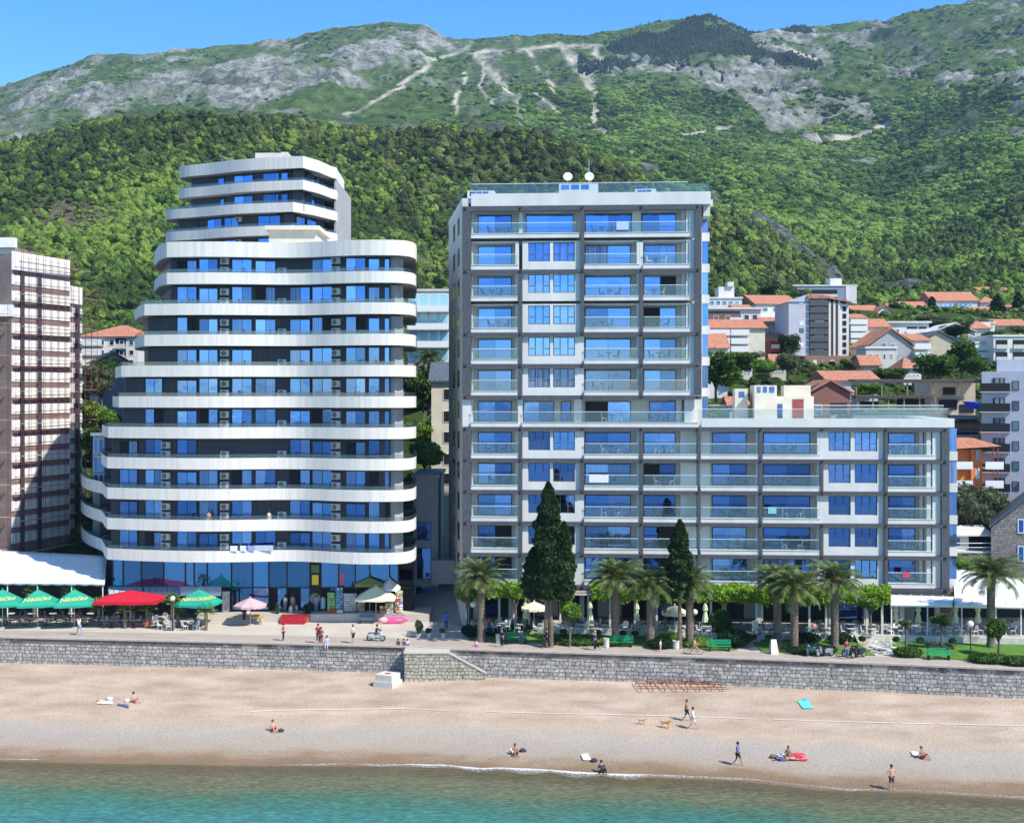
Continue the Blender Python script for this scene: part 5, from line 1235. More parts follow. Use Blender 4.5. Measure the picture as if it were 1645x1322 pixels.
# tall tower
def tower():
    Y = 228; x0 = XA(1267, Y); s = Y/F; t = thing('grey_white_tower_block', 'tall grey and white block with dark balconies and a brown base in the town', 'apartment building', (x0, Y, ZA(598, Y)), 0)
    FOOT.append((x0+5, Y+6, 8))
    X = lambda p: (p-1267)*s; Z = lambda y: (598-y)*s
    b = MB(); b.box(0, X(1300), 0, 12, Z(572), Z(485)); b.build('wall', LILAC, t)
    b = MB(); b.prism_y([(-.3, Z(485)+.003), (X(1300), Z(472)), (X(1300), Z(485)+.003)], -.2, 12); b.build('gable', LILAC, t)
    b = MB(); b.box(X(1300)+.003, X(1330), .9, 12, Z(572), Z(478)); b.build('recessed_wall', GREYR, t)
    b = MB(); b.box(X(1330)+.003, X(1364), .2, 12, Z(572), Z(487)); b.build('wall', WHITE, t)
    b = MB(); b.prism_y([(X(1296), Z(474)), (X(1320), Z(474)), (X(1364)+.4, Z(485)), (X(1364)+.4, Z(486.5)), (X(1330), Z(480)), (X(1296), Z(480))][::-1], -.5, 12.5); b.build('roof', ROOFT, t)
    for i in range(8):
        z = Z(572)+i*(Z(480)-Z(572))/8
        g = MB(); g.box(X(1300)+.01, X(1330)-.02, -.5, .89, z, z+.15); g.box(X(1300)+.02, X(1329), -.5, -.42, z+.153, z+1.0); g.build('balcony', FRAMEG, t)
        g = MB(); g.box(X(1311), X(1326), .82, .897, z+.2, z+1.25); g.build('window', METALW if i % 2 else WINF, t)
        g = MB(); g.box(X(1354), X(1360), .14, .197, z+.35, z+1.15); g.build('window', DARK, t)
        if i in (1, 3, 4, 7): g = MB(); g.box(X(1284), X(1291), -.05, -.002, z+.3, z+1.1); g.build('window', METALW if i != 3 else WINF, t)
    for p in (1331, 1338.5, 1346): g = MB(); g.box(X(p), X(p)+.35, -.15, .197, Z(572), Z(484)); g.build('white_pilaster', WHITE, t)
    for p in (1334, 1341.5): g = MB(); g.box(X(p), X(p)+.45, .1, .195, Z(570), Z(490)); g.build('brown_strip', BROWNW, t)
    b = MB(); b.box(X(1290), X(1378), -1.8, 12.2, Z(600)-5, Z(572)-.003); b.build('brown_base', pm('terracotta_render', (.30, .18, .13), .85), t)
    for p in (1302, 1315, 1330, 1345, 1358, 1368): g = MB(); g.box(X(p), X(p+6), -1.86, -1.802, Z(588), Z(579)); g.build('window', WINF if p % 2 else METALW, t)
tower()
H('blue_grey_block', 'blue grey long block with a white end wall behind the grey tower', 1273, 1376, 460, 506, 335, 12, pm('blue_grey_render', (.22, .27, .36), .7), 'flat', WHITE,
  [(.02, .7, .12, .38, 'g'), (.02, .7, .52, .8, 'g'), (.88, .94, .2, .3), (.88, .94, .45, .55), (.88, .94, .7, .8)], extra=lambda t, w, h, d: (MB().box(w*.83, w, -.15, -.003, 0, h).build('end_wall', WHITE, t), MB().box(w*.62, w*.8, 2, 6, h+.36, h+2.2).build('roof_box', WHITE, t)))
H('white_terrace_house', 'white house with an orange roof right of the grey tower roofline', 1364, 1412, 502, 520, 300, 10, WHITE, 'ridge_x', None, gridw(.05, .95, .1, .9, 4, 1, .5, .5), rh=2.0)
H('white_gable_house', 'small white gabled house touching the white house with an orange roof', 1411, 1431, 501, 520, 296, 10, WHITE, 'ridge_y', None, gridw(.1, .9, .2, .8, 2, 1, .4, .5), rh=1.4)
H('row_house', 'cream row house with an orange roof, left of the upper row', 1405, 1432, 496, 506, 325, 8, CREAM, 'ridge_x', None, gridw(.1, .9, .1, .9, 3, 1, .4, .6), rh=1.6)
H('row_house', 'cream row house with an orange roof, middle of the upper row', 1428, 1452, 494, 504, 330, 8, CREAM, 'ridge_y', None, gridw(.1, .9, .2, .9, 2, 1, .4, .6), rh=1.3)
H('row_house', 'beige row house with an orange roof, right of the upper row', 1452, 1489, 495, 505, 322, 8, BEIGE, 'ridge_x', None, gridw(.1, .9, .1, .9, 4, 1, .4, .6), rh=1.9)
H('tiered_balcony_block', 'narrow white block of stacked balconies just right of the grey tower', 1364, 1391, 512, 566, 250, 10, WHITE, 'ridge_x', None, gridw(.02, .98, .0, 1, 2, 5, .6, .5)+[(0, 1, .0, .19, 'b'), (0, 1, .2, .39, 'b'), (0, 1, .4, .59, 'b'), (0, 1, .6, .79, 'b'), (0, 1, .8, .99, 'b')], rh=1.2)
H('beige_hip_house', 'beige house with an orange roof and small corner balconies', 1389, 1428, 526, 556, 262, 10, BEIGE, 'ridge_x', None, gridw(.5, .98, .05, .9, 2, 2, .5, .5)+[(.55, 1, .1, .45, 'b'), (.55, 1, .5, .88, 'b')], rh=2.0)
H('modern_white_house', 'modern white house with a thin flat roof and upper terrace', 1428, 1492, 519, 550, 268, 10, WHITE, 'flat', WHITE, [(.18, .26, .3, .55), (.45, .72, .2, .5, 'g'), (.75, .95, .2, .5, 'g'), (.4, 1, .3, .62, 'b')], over=1)
H('long_orange_roofed_house', 'long house with a blue glass front under a wide orange roof', 1498, 1570, 484, 500, 330, 12, WHITE, 'ridge_x', None, gridw(.02, .9, .05, .85, 8, 1, .85, .7), winm=WINC, rh=2.8)
H('small_house_on_slope', 'small house with orange roof left of the dark cypress below the long house', 1476, 1522, 504, 513, 318, 9, CREAM, 'ridge_x', None, gridw(.1, .9, .1, .9, 3, 1, .4, .6), rh=1.7)
H('small_house_on_slope', 'small house with orange roof below the right end of the long house', 1516, 1556, 502, 510, 322, 9, CREAM, 'ridge_x', None, (), rh=1.4)
H('small_house_on_slope', 'small orange roofed house with a white gable left of the tall cypress', 1555, 1597, 503, 516, 312, 9, WHITE, 'ridge_x', None, gridw(.6, .9, .1, .9, 1, 1, .4, .6), rh=1.8)
H('far_white_house', 'far white house with an orange roof high on the right slope', 1573, 1628, 467, 477, 400, 10, WHITE, 'ridge_x', None, gridw(.1, .95, .1, .9, 6, 1, .4, .5), rh=1.6)
H('orange_roofed_house', 'house with an orange roof at the upper right edge of the photo', 1600, 1660, 498, 510, 330, 9, CREAM, 'ridge_x', None, (), rh=1.6)
H('right_edge_house', 'white house with an orange roof and balcony below the cypresses at the right edge', 1600, 1652, 524, 546, 280, 10, WHITE, 'ridge_x', None, gridw(.1, .9, .1, .9, 3, 1, .4, .6)+[(.3, .8, .2, .7, 'b')], rh=1.8)
def h14(t, w, h, d):
    for i in range(3):
        MB().box(w*.62, w+.9, -1.0, -.01, h*(.08+.3*i), h*(.08+.3*i)+.15).build('balcony_slab', WHITE, t); MB().box(w*.62, w+.9, -1.0, -.93, h*(.08+.3*i)+.153, h*(.08+.3*i)+1.0).build('balcony_rail', WHITE, t)
H('grey_gable_house', 'large grey gabled house with an orange roof and white balconies on its right', 1396, 1466, 556, 592, 222, 12, GREYR, 'ridge_y', None, [(.28, .40, -.15, .08), (.48, .6, -.12, .10), (.42, .52, .2, .42), (.55, .65, .2, .42), (.42, .52, .6, .85)], rh=2.9, extra=None)
H('white_balcony_wing', 'white balcony wing standing against the large grey gabled house', 1466.5, 1492, 548, 592, 222, 12, WHITE, 'ridge_x', None, gridw(.05, .95, .02, .95, 2, 3, .5, .6)+[(0, 1, .02, .32, 'b'), (0, 1, .34, .64, 'b'), (0, 1, .66, .96, 'b')], rh=1.5)
H('blank_beige_gable_house', 'plain beige grey gabled house with a blank wall', 1474, 1540, 552, 590, 235, 14, BEIGE, 'ridge_y', ROOFD, (), rh=2.2)
H('pale_gable_house', 'pale white gabled house above the blank beige one', 1502, 1566, 534, 552, 262, 12, WHITE, 'ridge_y', WHITE, [(.55, .65, .2, .6), (.75, .85, .2, .6)], rh=1.8)
H('white_stepped_house', 'white stepped house partly hidden by the big green tree', 1560, 1600, 552, 600, 232, 10, WHITE, 'flat', WHITE, gridw(.05, .95, .02, .95, 3, 4, .5, .55)+[(0, .6, .0, .25, 'b'), (.2, 1, .28, .5, 'b')])
H('white_cubic_house', 'white cubic house with dark loggias at the right edge above the lilac block', 1596, 1652, 541, 590, 228, 12, WHITE, 'flat', WHITE, [(.06, .4, .1, .4, 'g'), (.55, .9, .1, .4, 'g'), (.06, .4, .5, .8, 'g'), (.55, .9, .5, .8, 'g')])
H('flat_white_house', 'low flat white house in front of the row with the grey gable', 1391, 1440, 560, 585, 214, 6, OFFW, 'flat', WHITE, gridw(.05, .95, .1, .9, 4, 1, .4, .4), cat='house')
H('left_small_house', 'white house with an orange hip roof right beside the white grid building', 1120, 1169, 560, 588, 190, 9, WHITE, 'ridge_x', None, gridw(.55, .95, .1, .9, 2, 2, .35, .45)+[(.5, 1, .3, .6, 'b')], rh=2.4)
def solar(t, w, h, d):
    pass
H('middle_house', 'long house with a wide orange roof behind the roof terrace of the white building', 1330, 1410, 612, 690, 178, 10, LILAC, 'ridge_x', None, gridw(.2, .9, .1, .5, 3, 1, .3, .4), rh=1.5)
H('barn_like_house', 'reddish timber gabled house with solar panels on its roof behind the roof terrace', 1301, 1366, 633, 690, 170, 9, pm('red_timber', (.26, .12, .09), .8, var=.3, scale=3, stretch=(6, 1, 1)), 'ridge_y', None, [(.5, .92, .25, .75, 'g'), (.08, .3, .3, .6)], rh=1.7,
  extra=lambda t, w, h, d: MB().add([(-.2, -.3, h+.3), (w*.42, -.3, h+1.6), (w*.42, 3, h+1.66), (-.2, 3, h+.36)], [(0, 1, 2, 3)]).build('solar_panel', WIND, t))
def pergola_house():
    Y = 162; s = Y/F; x0 = XA(1370, Y); z0 = ZA(700, Y)
    t = thing('weathered_pergola_house', 'weathered grey terrace building with rows of timber pergola slats', 'building', (x0, Y, z0)); X = lambda p: (p-1370)*s; Z = lambda y: (700-y)*s
    FOOT.append((x0+8, Y+4, 11))
    b = MB(); b.box(0, X(1578), 3, 10, -6, Z(668)); b.build('wall', GREYR, t)
    b = MB(); b.box(X(1505), X(1578), 2.4, 9, Z(668)+.003, Z(612)); b.build('upper_block', BEIGE, t)
    for a, c, d_, e in ((1390, 1420, 660, 645), (1450, 1495, 655, 640), (1518, 1548, 658, 642), (1525, 1545, 634, 622), (1552, 1575, 664, 650)): g = MB(); g.box(X(a), X(c), 2.3, 2.397, Z(d_), Z(e)); g.build('opening_shade_panel', DARK, t)  # flat dark panels painting the shade of the openings
    for y_, a, c in ((612, 1370, 1578), (637, 1372, 1500)):
        for q in (0.0, 2.2): g = MB(); g.box(X(a), X(c), -1+q, -.85+q, Z(y_)-.25, Z(y_)); g.build('pergola_beam', WOOD, t)
        g = MB(); n = int((c-a)/4.2)
        for i in range(n): u = X(a)+(X(c)-X(a))*i/n; g.box(u, u+.12, -1.4, 2.3, Z(y_)+.003, Z(y_)+.2)
        g.build('pergola_slats', WOOD, t)
        for i in range(6): u = X(a)+.1+(X(c)-X(a)-.3)*i/5; g = MB(); g.box(u, u+.16, -.98, -.87, Z(y_)-1.9, Z(y_)-.253); g.build('post', WOOD, t)
    b = MB(); b.box(X(1366), X(1578), -1.2, 3, Z(672)-.1, Z(668)+.1); b.build('terrace_slab', GREYR, t)
    for i in range(2): b = MB(); b.box(X(1366), X(1578), -1.2, -1.15, Z(668)+.4+.5*i, Z(668)+.45+.5*i); b.build('railing', OFFW, t)
    b = MB(); b.prism_x([(-1.2, Z(656)), (.8, Z(645)), (.8, Z(646)), (-1.2, Z(657))], X(1550), X(1574)); b.build('blue_awning', pm('awning_blue', (.02, .06, .55), .7), t)
pergola_house()
# lilac modern block right
def lilac():
    Y = 150; s = Y/F; x0 = XA(1577, Y); z0 = ZA(800, Y); t = thing('lilac_modern_block', 'pale lilac modern apartment block with black glass balconies at the right edge', 'apartment building', (x0, Y, z0), R(-20)); X = lambda p: (p-1577)*s; Z = lambda y: (800-y)*s
    b = MB(); b.box(0, 12, 0, 12, -4, Z(597)); b.build('wall', LILAC, t)
    b = MB(); b.box(X(1600), 12, 2, 10, Z(597)+.003, Z(578)); b.build('penthouse', LILAC, t)
    for y_ in (629, 661, 693, 725, 757, 789):
        g = MB(); g.box(X(1578)-.3, X(1620), -1.0, -.002, Z(y_)-.12, Z(y_)); g.build('balcony_slab', LILAC, t)
        g = MB(); g.box(X(1578)-.28, X(1620)-.03, -.98, -.93, Z(y_)+.003, Z(y_)+.95); g.build('black_glass_rail', BLACK, t)
        g = MB(); g.box(X(1594), X(1612), -.06, -.003, Z(y_)+.1, Z(y_)+1.55); o = g.build('balcony_door', BLACK, t)
        g = MB(); g.box(X(1597), X(1603), -.09, -.062, Z(y_)+.2, Z(y_)+1.5); g.box(X(1605), X(1610), -.09, -.062, Z(y_)+.2, Z(y_)+1.5); g.build('pane', WINF, o)
        g = MB(); g.holes(X(1623), X(1633), Z(y_-2), Z(y_-17), [(X(1624), X(1632), Z(y_-3), Z(y_-16))], -.05, -.003); o = g.build('window', BLACK, t)
        g = MB(); g.box(X(1624), X(1632), -.03, -.004, Z(y_-3), Z(y_-16)); g.build('pane', WINF, o)
lilac()
def orange_block():
    Y = 147; s = Y/F; x0 = XA(1530, Y); z0 = ZA(806, Y); t = thing('orange_apartment_house', 'bright orange apartment house with white balconies beside the white building wing', 'apartment house', (x0, Y, z0)); X = lambda p: (p-1530)*s; Z = lambda y: (806-y)*s
    b = MB(); b.box(-2, X(1560), .5, 6, -9, Z(722)); b.box(X(1560)+.003, X(1578), 0, 6, -9, Z(722)); b.build('wall', ORANGEW, t)
    b = MB(); b.add([(-2.5, -1.3, Z(722)), (X(1602), -1.3, Z(716)), (X(1602), 6.5, Z(716)), (-2.5, 6.5, Z(722)), (-2.5, 2, Z(704)), (X(1575), 3, Z(704))], [(3, 2, 1, 0), (0, 1, 5, 4), (1, 2, 5), (2, 3, 4, 5), (3, 0, 4)]); b.build('roof', ROOFT, t)
    for i, y_ in enumerate((753, 783)):
        for a, c, d_ in ((-.5, X(1558), .5), (X(1577), X(1606), .3)):
            g = MB(); g.box(a, c, d_-1.5, d_-.003, Z(y_), Z(y_)+.15); g.build('balcony_slab', WHITE, t)
            g = MB(); g.box(a, c, d_-1.5, d_-1.44, Z(y_)+.153, Z(y_)+.85); g.build('balcony_rail', METALW, t)
        for a, c in ((1532, 1540), (1567, 1573)): g = MB(); dd = .5 if a < 1560 else 0; g.box(X(a), X(c), dd-.05, dd-.003, Z(y_)+1.0, Z(y_)+2.1); g.build('window', METALW if i else WINF, t)
    for p in (1590, 1597): b = MB(); b.tube((X(p), -1.1, -2), (X(p), -1.1, Z(718)), .07); b.build('red_post', REDW, t)
orange_block()
H('grey_slatted_shed', 'grey blue shed with orange roof behind the orange apartment house', 1528, 1575, 690, 712, 160, 6, GREYR, 'ridge_x', None, [(.1, .9, .2, .8, 'g')], rh=1.6, cat='shed')
H('orange_gable_house', 'tiny orange roofed white gable just above the right corner of the wing', 1494, 1532, 678, 700, 158, 6, WHITE, 'ridge_y', None, (), rh=1.2)
STN = brickmat('rough_masonry', (.26, .235, .20), (.33, .30, .26), (.15, .13, .11), .5, .28, .03)
def stone_house():
    Y = 137; s = Y/F; x0 = XA(1592, Y); z0 = ZA(935, Y); t = thing('stone_house', 'old grey stone house with white framed windows at the right edge behind the palm', 'house', (x0, Y, z0), R(-20)); X = lambda p: (p-1592)*s; Z = lambda y: (935-y)*s
    b = MB(); b.prism_y([(0, -3), (14, -3), (14, Z(760)), (X(1648), Z(798)), (0, Z(848))], 0, 9); b.build('wall', STN, t)
    b = MB(); b.prism_y([(-.2, Z(848)), (-.2, Z(848)+.18), (X(1648), Z(798)+.18), (14, Z(760)+.2), (14, Z(760)), (X(1648), Z(798)+.003)][::-1], -.2, 9.1); b.build('roof', ROOFD, t)
    for a, c, d_, e in ((1632, 1642, 855, 832), (1632, 1642, 900, 875), (1655, 1665, 855, 832)):
        g = MB(); g.holes(X(a), X(c), Z(d_), Z(e), [(X(a)+.1, X(c)-.1, Z(d_)+.1, Z(e)-.1)], -.06, -.003); o = g.build('window', METALW, t); g = MB(); g.box(X(a)+.1, X(c)-.1, -.03, -.004, Z(d_)+.1, Z(e)-.1); g.build('pane', WIND, o)
stone_house()
def cafe_house():
    Y = 138.5; s = Y/F; x0 = XA(1530, Y); z0 = ZA(905, Y); t = thing('white_terrace_hut', 'small white hut with a covered terrace between the wing and the stone house', 'hut', (x0, Y, z0)); X = lambda p: (p-1530)*s; Z = lambda y: (905-y)*s
    b = MB(); b.box(-2, X(1556), 0, 3, Z(890)-5, Z(856)); b.build('wall', CREAM, t)
    b = MB(); b.prism_x([(-.8, Z(860)), (3.2, Z(850)), (3.2, Z(848)), (-.8, Z(858))], -2.2, X(1594)); b.build('roof', OFFW, t)
    b = MB(); b.box(X(1556)+.01, X(1592), 2, 3, Z(882), Z(857)); b.build('interior_shade_black', DARK, t)  # dark block painting the shade under the hut roof
    b = MB(); b.box(-2, X(1594), -1.0, 3, Z(884)-.15, Z(884)); b.build('terrace_slab', OFFW, t)
    b = MB(); b.box(-2, X(1594), -.8, 3, -6, Z(884)-.16); b.build('stone_base', STN, t)
    for q in (.4, .85): b = MB(); b.box(-2, X(1594), -1.0, -.95, Z(884)+q, Z(884)+q+.07); b.build('railing', METALW, t)
    b = MB(); b.box(X(1536), X(1542), -.04, -.003, Z(876), Z(864)); b.build('window', WINF, t)
cafe_house()
H('orange_roof_sliver', 'orange roofed house corner behind the roof terrace next to the white building', 1172, 1200, 652, 690, 165, 5, WHITE, 'ridge_x', None, (), rh=1.2, cat='house')

for a, c, yt, yb, Y, wl, lab in ((1442,1475,512,524,300,WHITE,'white house with an orange roof above the grey gabled house'),(1560,1590,528,546,270,CREAM,'cream house with an orange roof between the pale gable and the right edge'),(1385,1412,588,606,203,BEIGE,'beige house with an orange roof at the foot of the grey gabled house'),(1452,1480,592,607,200,WHITE,'small white house with an orange roof above the timber pergolas'),(1598,1630,512,522,302,WHITE,'white house with an orange roof just left of the thin edge cypress'),(1180,1208,586,604,206,WHITE,'small white house among the trees below the balconied cream house'),(1530,1560,568,590,236,WHITE,'white house beside the blank beige gable'),(1575,1600,486,496,345,WHITE,'white house right of the long blue glass house'),(1240,1262,586,602,205,CREAM,'cream house below the red house')):
    H('village_house', lab, a, c, yt, yb, Y, 8, wl, 'ridge_x' if a % 3 else 'hip', None, gridw(.06, .94, .08, .92, 4, 1 if yb-yt < 14 else 2, .45, .5), rh=1.8, ang=(a % 5)*4-8)

for a, c, yt, yb, Y, n, lab in ((1392,1414,540,566,258,3,'narrow three storey white block beside the small corner balcony house'),(1531,1556,518,544,292,3,'white three storey block left of the pale slope trees'),(1229,1250,500,514,305,2,'two storey white block behind the orange roof left of the tower'),(1574,1598,520,548,275,3,'tall narrow white block above the white cubic house'),(1180,1206,497,512,262,2,'white two storey block at the right end of the dark fronted villa'),(1496,1516,556,584,240,3,'slim white block just left of the large tree by the beige gable')):
    H('small_apartment_block', lab, a, c, yt, yb, Y, 8, WHITE, 'ridge_x' if n == 2 else 'flat', None if n == 2 else WHITE, gridw(.04, .96, .04, .96, 3, n, .5, .5)+[(0, .55, (i+.05)/n, (i+.92)/n, 'b') for i in range(n)], rh=1.2, cat='apartment block')
# ================================================================ VEGETATION
LEAF = {
 'green': foliage('leaves_green', (.022, .055, .008), (.06, .13, .018), (.14, .23, .04), .8),
 'bright': foliage('leaves_bright', (.05, .12, .012), (.13, .25, .025), (.26, .38, .06), .9),
 'olive': foliage('leaves_olive', (.05, .065, .03), (.11, .135, .065), (.19, .22, .12), .9),
 'dark': foliage('leaves_dark', (.010, .026, .008), (.022, .05, .014), (.05, .09, .026), 1.2),
 'vine': foliage('leaves_vine', (.10, .20, .01), (.22, .38, .025), (.38, .52, .06), 1.4),
}
def rquads(b, cs, sizes, rs, up=.3):
    vs = []; fs = []
    N = len(cs)
    n = rs.normal(size=(N, 3)); n[:, 2] += up; n /= np.linalg.norm(n, axis=1)[:, None]
    a = np.cross(n, rs.normal(size=(N, 3))); a /= np.linalg.norm(a, axis=1)[:, None]; c = np.cross(n, a)
    s = sizes[:, None]
    q = np.stack([cs-a*s-c*s*.6, cs+a*s-c*s*.6, cs+a*s*.7+c*s*.6, cs-a*s*.7+c*s*.6], 1).reshape(-1, 3)
    o = len(b.v); b.v.extend(map(tuple, q.tolist())); b.f.extend([(o+4*i, o+4*i+1, o+4*i+2, o+4*i+3) for i in range(N)]); b.m.extend([0]*N)
def crown_mesh(seed, w, h, n, size, lobes=9, base=0, squash=.85, core=True):
    rs = np.random.RandomState(seed); b = MB(); per = n//lobes
    for i in range(lobes):
        a = rs.rand()*6.28; r = w*.5*(.15+.5*rs.rand()); z = base+h*(.25+.55*rs.rand()); lr = w*(.20+.12*rs.rand())
        if i == 0: r = 0; z = base+h*.55; lr = w*.34
        c = np.array([r*math.cos(a), r*math.sin(a), z]); d = rs.normal(size=(per, 3)); d /= np.linalg.norm(d, axis=1)[:, None]
        rad = lr*(.62+.42*rs.rand(per)**.7); pts = c+d*rad[:, None]*np.array([1, 1, squash*h/w*1.1])
        pts[:, 2] = np.maximum(pts[:, 2], base+rs.rand(per)*.15*h)
        rquads(b, pts, size*(.6+.8*rs.rand(per)), rs)
        if core: b.blob(tuple(c), (lr*.62, lr*.62, lr*.55*squash*h/w*1.1), 2, .3, 2, seed+i)
    return b
TREE_SRC = {}
def tree(kind, label, px, pyb, Y, h, w, leaf='green', name='tree', group=None, z=None, trunk=.22):
    x = XA(px, Y); z0 = ZA(pyb, Y) if z is None else z
    key = (kind, leaf)
    if key not in TREE_SRC:
        t = thing(name, label, 'tree', (x, Y, z0)); rs = random.Random(hash(kind) % 1000)
        hh = 6.0; ww = 6.0
        sd = sum(map(ord, kind))
        b = crown_mesh(sd, ww, hh*(1-trunk), 2600, .20 if leaf != 'olive' else .17, 11, hh*trunk, .9); b.build('crown', LEAF[leaf], t)
        b = MB(); b.path([(0, 0, -.6), (.05, 0, hh*trunk*.5), (0, .05, hh*.5)], [.2, .15, .07])
        for k in range(4): a = k*1.6+.4; b.path([(0, 0, hh*trunk*.9), (math.cos(a)*.7, math.sin(a)*.7, hh*.45), (math.cos(a)*1.4, math.sin(a)*1.4, hh*.65)], [.1, .07, .03], 5)
        b.build('trunk', BARK, t); TREE_SRC[key] = t
    else:
        t = dup(TREE_SRC[key], (x, Y, z0), label=label); t.name = name
    t.location = (x, Y, z0); t.rotation_euler = (0, 0, (px*1.7) % 6.28); t.scale = (w/6.0, w/6.0, h/6.0)
    if group: t['group'] = group
    return t
T = tree
tl = [
 ('a', 'olive green bushy tree above the bright tree between the scaffold and the wavy tower', 163, 655, 172, 5.5, 5, 'olive'),
 ('b', 'bright green tree between the scaffold and the wavy tower', 155, 705, 163, 5.0, 4.4, 'bright'),
 ('a', 'green tree just below the small orange roof left of the wavy tower', 172, 612, 185, 3.0, 4, 'green'),
 ('b', 'dark foliage tree low in the gap beside the glass stair tower', 150, 745, 160, 4.6, 4, 'green'),
 ('c', 'dark green tree in the gap between the two towers below the palm', 680, 668, 176, 6.6, 5.5, 'green'),
 ('b', 'bright hedge-like tree at the bottom of the gap between the towers', 682, 765, 150, 4.3, 5.2, 'bright'),
 ('a', 'second bright tree behind the gap above the grey annex', 676, 720, 160, 3.0, 4.5, 'bright'),
 ('a', 'green tree right beside the white building wall above its wing', 1150, 640, 168, 5.8, 6.5, 'green'),
 ('c', 'bushy green tree below the balconied cream apartment house', 1182, 606, 190, 5.6, 7.5, 'green'),
 ('b', 'pale green tree below the red house', 1225, 607, 188, 4.6, 7, 'bright'),
 ('a', 'olive tree left of the brown base of the grey tower', 1266, 606, 200, 6.0, 6.5, 'olive'),
 ('c', 'dark green tree in front of the red house', 1266, 580, 215, 6.8, 5, 'dark'),
 ('b', 'tree hiding the foot of the balconied cream house', 1205, 590, 200, 4, 7, 'olive'),
  ('c', 'broad green tree below the flat white house', 1430, 616, 185, 3.4, 6.5, 'green'),
  ('c', 'large green tree in front of the blank beige gable', 1508, 616, 185, 6.5, 9, 'green'),
 ('a', 'tallest green tree right of the blank beige gable', 1545, 614, 190, 9.4, 8, 'green'),
 ('b', 'round green tree left of the lilac block roof', 1570, 612, 180, 5.6, 5.5, 'green'),
 ('c', 'dark olive tree between the far small houses', 1450, 540, 285, 6.0, 12, 'olive'),
 ('a', 'olive tree on the terrace above the pale gabled house', 1500, 530, 280, 6, 12, 'olive'),
 ('b', 'olive tree right of the pale gabled house', 1560, 535, 278, 6, 11, 'olive'),
 ('c', 'dark tree right of the modern white house', 1535, 545, 262, 5.5, 8, 'dark'),
 ('a', 'green tree below the right edge house', 1590, 550, 255, 4.2, 7, 'green'),
 ('b', 'green tree behind the white cubic house', 1635, 540, 255, 4.4, 8, 'olive'),
 ('c', 'green tree beside the balconied cream apartment house upper side', 1155, 495, 300, 7, 9, 'green'),
 ('a', 'tree left of the blue grey block', 1235, 474, 330, 5, 9, 'green'),
 ('b', 'tree right of the blue grey block', 1395, 494, 330, 5.5, 9, 'green'),
 ('a', 'grey olive tree left of the stone house below the orange apartments', 1558, 868, 142, 5.6, 5.4, 'olive'),
 ('c', 'grey olive tree nearest to the white wing side wall', 1535, 850, 143.5, 5.0, 4.4, 'olive'),
 ('b', 'grey olive tree leaning over the stone house roof', 1592, 850, 144, 5.0, 4.8, 'olive'),
 ('a', 'green bush between the wing and the big right palm', 1540, 932, 135, 2.6, 4.0, 'bright'),
 ('b', 'green bush behind the big right palm', 1575, 935, 135, 2.2, 3.6, 'green'),
 ('c', 'tree behind the pergola terrace building', 1395, 640, 176, 3.2, 6, 'bright'),
]
for k, lab, px, pyb, Y, h, w, lf in tl:
    if px > 1100: h *= .62 if Y > 175 else 1; w *= .72 if Y > 175 else 1
    if Y > 250: h *= .8
    T(k, lab, px, pyb, Y, h, w, lf)
# small cypress like far ones
def spindle(seed, h, w, n, size, prof=None):
    rs = np.random.RandomState(seed); b = MB()
    t = rs.rand(n)**.9; a = rs.rand(n)*6.283
    pr = np.interp(t, [0, .06, .2, .45, .75, .93, 1], prof or [.5, .82, 1, .95, .66, .3, .05])
    r = w/2*pr*(.76+.30*rs.rand(n)+.15*np.sin(a*3+t*17)+.10*np.sin(a*5-t*31)+.10*np.sin(t*47+a)); pts = np.stack([r*np.cos(a), r*np.sin(a), t*h], 1)
    nn = np.stack([np.cos(a), np.sin(a), .8+0*a], 1); 
    rquads(b, pts, size*(.6+.8*rs.rand(n)), rs, .6)
    b.lathe([(w/2*np.interp(q, [0, .06, .2, .45, .75, .93, 1], prof or [.55, .85, 1, .92, .62, .25, .04])*.84, q*h) for q in (0, .06, .2, .45, .75, .93, .99)], n=14)
    return b
CYP = foliage('cypress_leaves', (.012, .026, .007), (.028, .058, .013), (.075, .12, .028), 2.2)
def cypress(label, px, y_top, y_crown, y_base, Y, w, trunks=1, subs=()):
    x = XA(px, Y); z0 = .05; t = thing('cypress_tree', label, 'tree', (x, Y, z0)); zc = ZA(y_crown, Y)-z0; h = ZA(y_top, Y)-z0-zc
    b = spindle(int(px), h, w, 9000, .13); b.build('crown', CYP, t, loc=(0, 0, zc))
    for i, (dx, yt, yb, ww) in enumerate(subs):
        b = spindle(int(px)+i+1, ZA(yt, Y)-ZA(yb, Y), ww, 3800, .13); b.build('side_crown', CYP, t, loc=(dx, .3*(1 if i % 2 else -1), ZA(yb, Y)-z0))
    for i in range(trunks):
        b = MB(); dx = (i-(trunks-1)/2)*.42; b.path([(dx*1.2, 0, -.2), (dx, .02, zc*.5), (dx*.5, 0, zc+1.5)], [.23, .19, .12], 8); b.build('trunk', BARK, t)
    return t
cypress('largest dark cypress with double trunk in front of the white building', 881, 775, 962, 1032, 118.6, 2.8, 2, [(1.4, 838, 963, 1.9), (-1.35, 880, 962, 1.9)])
cypress('slim dark cypress right of the large one, before the white building', 1092, 836, 960, 1040, 118, 2.05, 1)
def far_cypress(label, px, yt, yb, Y, w):
    t = thing('cypress_tree', label, 'tree', (XA(px, Y), Y, ZA(yb, Y))); h = ZA(yt, Y)-ZA(yb, Y); b = spindle(int(px), h, w, 900, .35); b.build('crown', CYP, t); b = MB(); b.path([(0, 0, -2), (0, 0, h*.3)], [.2, .15]); b.build('trunk', BARK, t)
far_cypress('small dark cypress rising between the houses on the slope', 1602, 475, 517, 305, 3.4); far_cypress('thin dark cypress at the right edge of the slope', 1636, 470, 500, 330, 2.4)
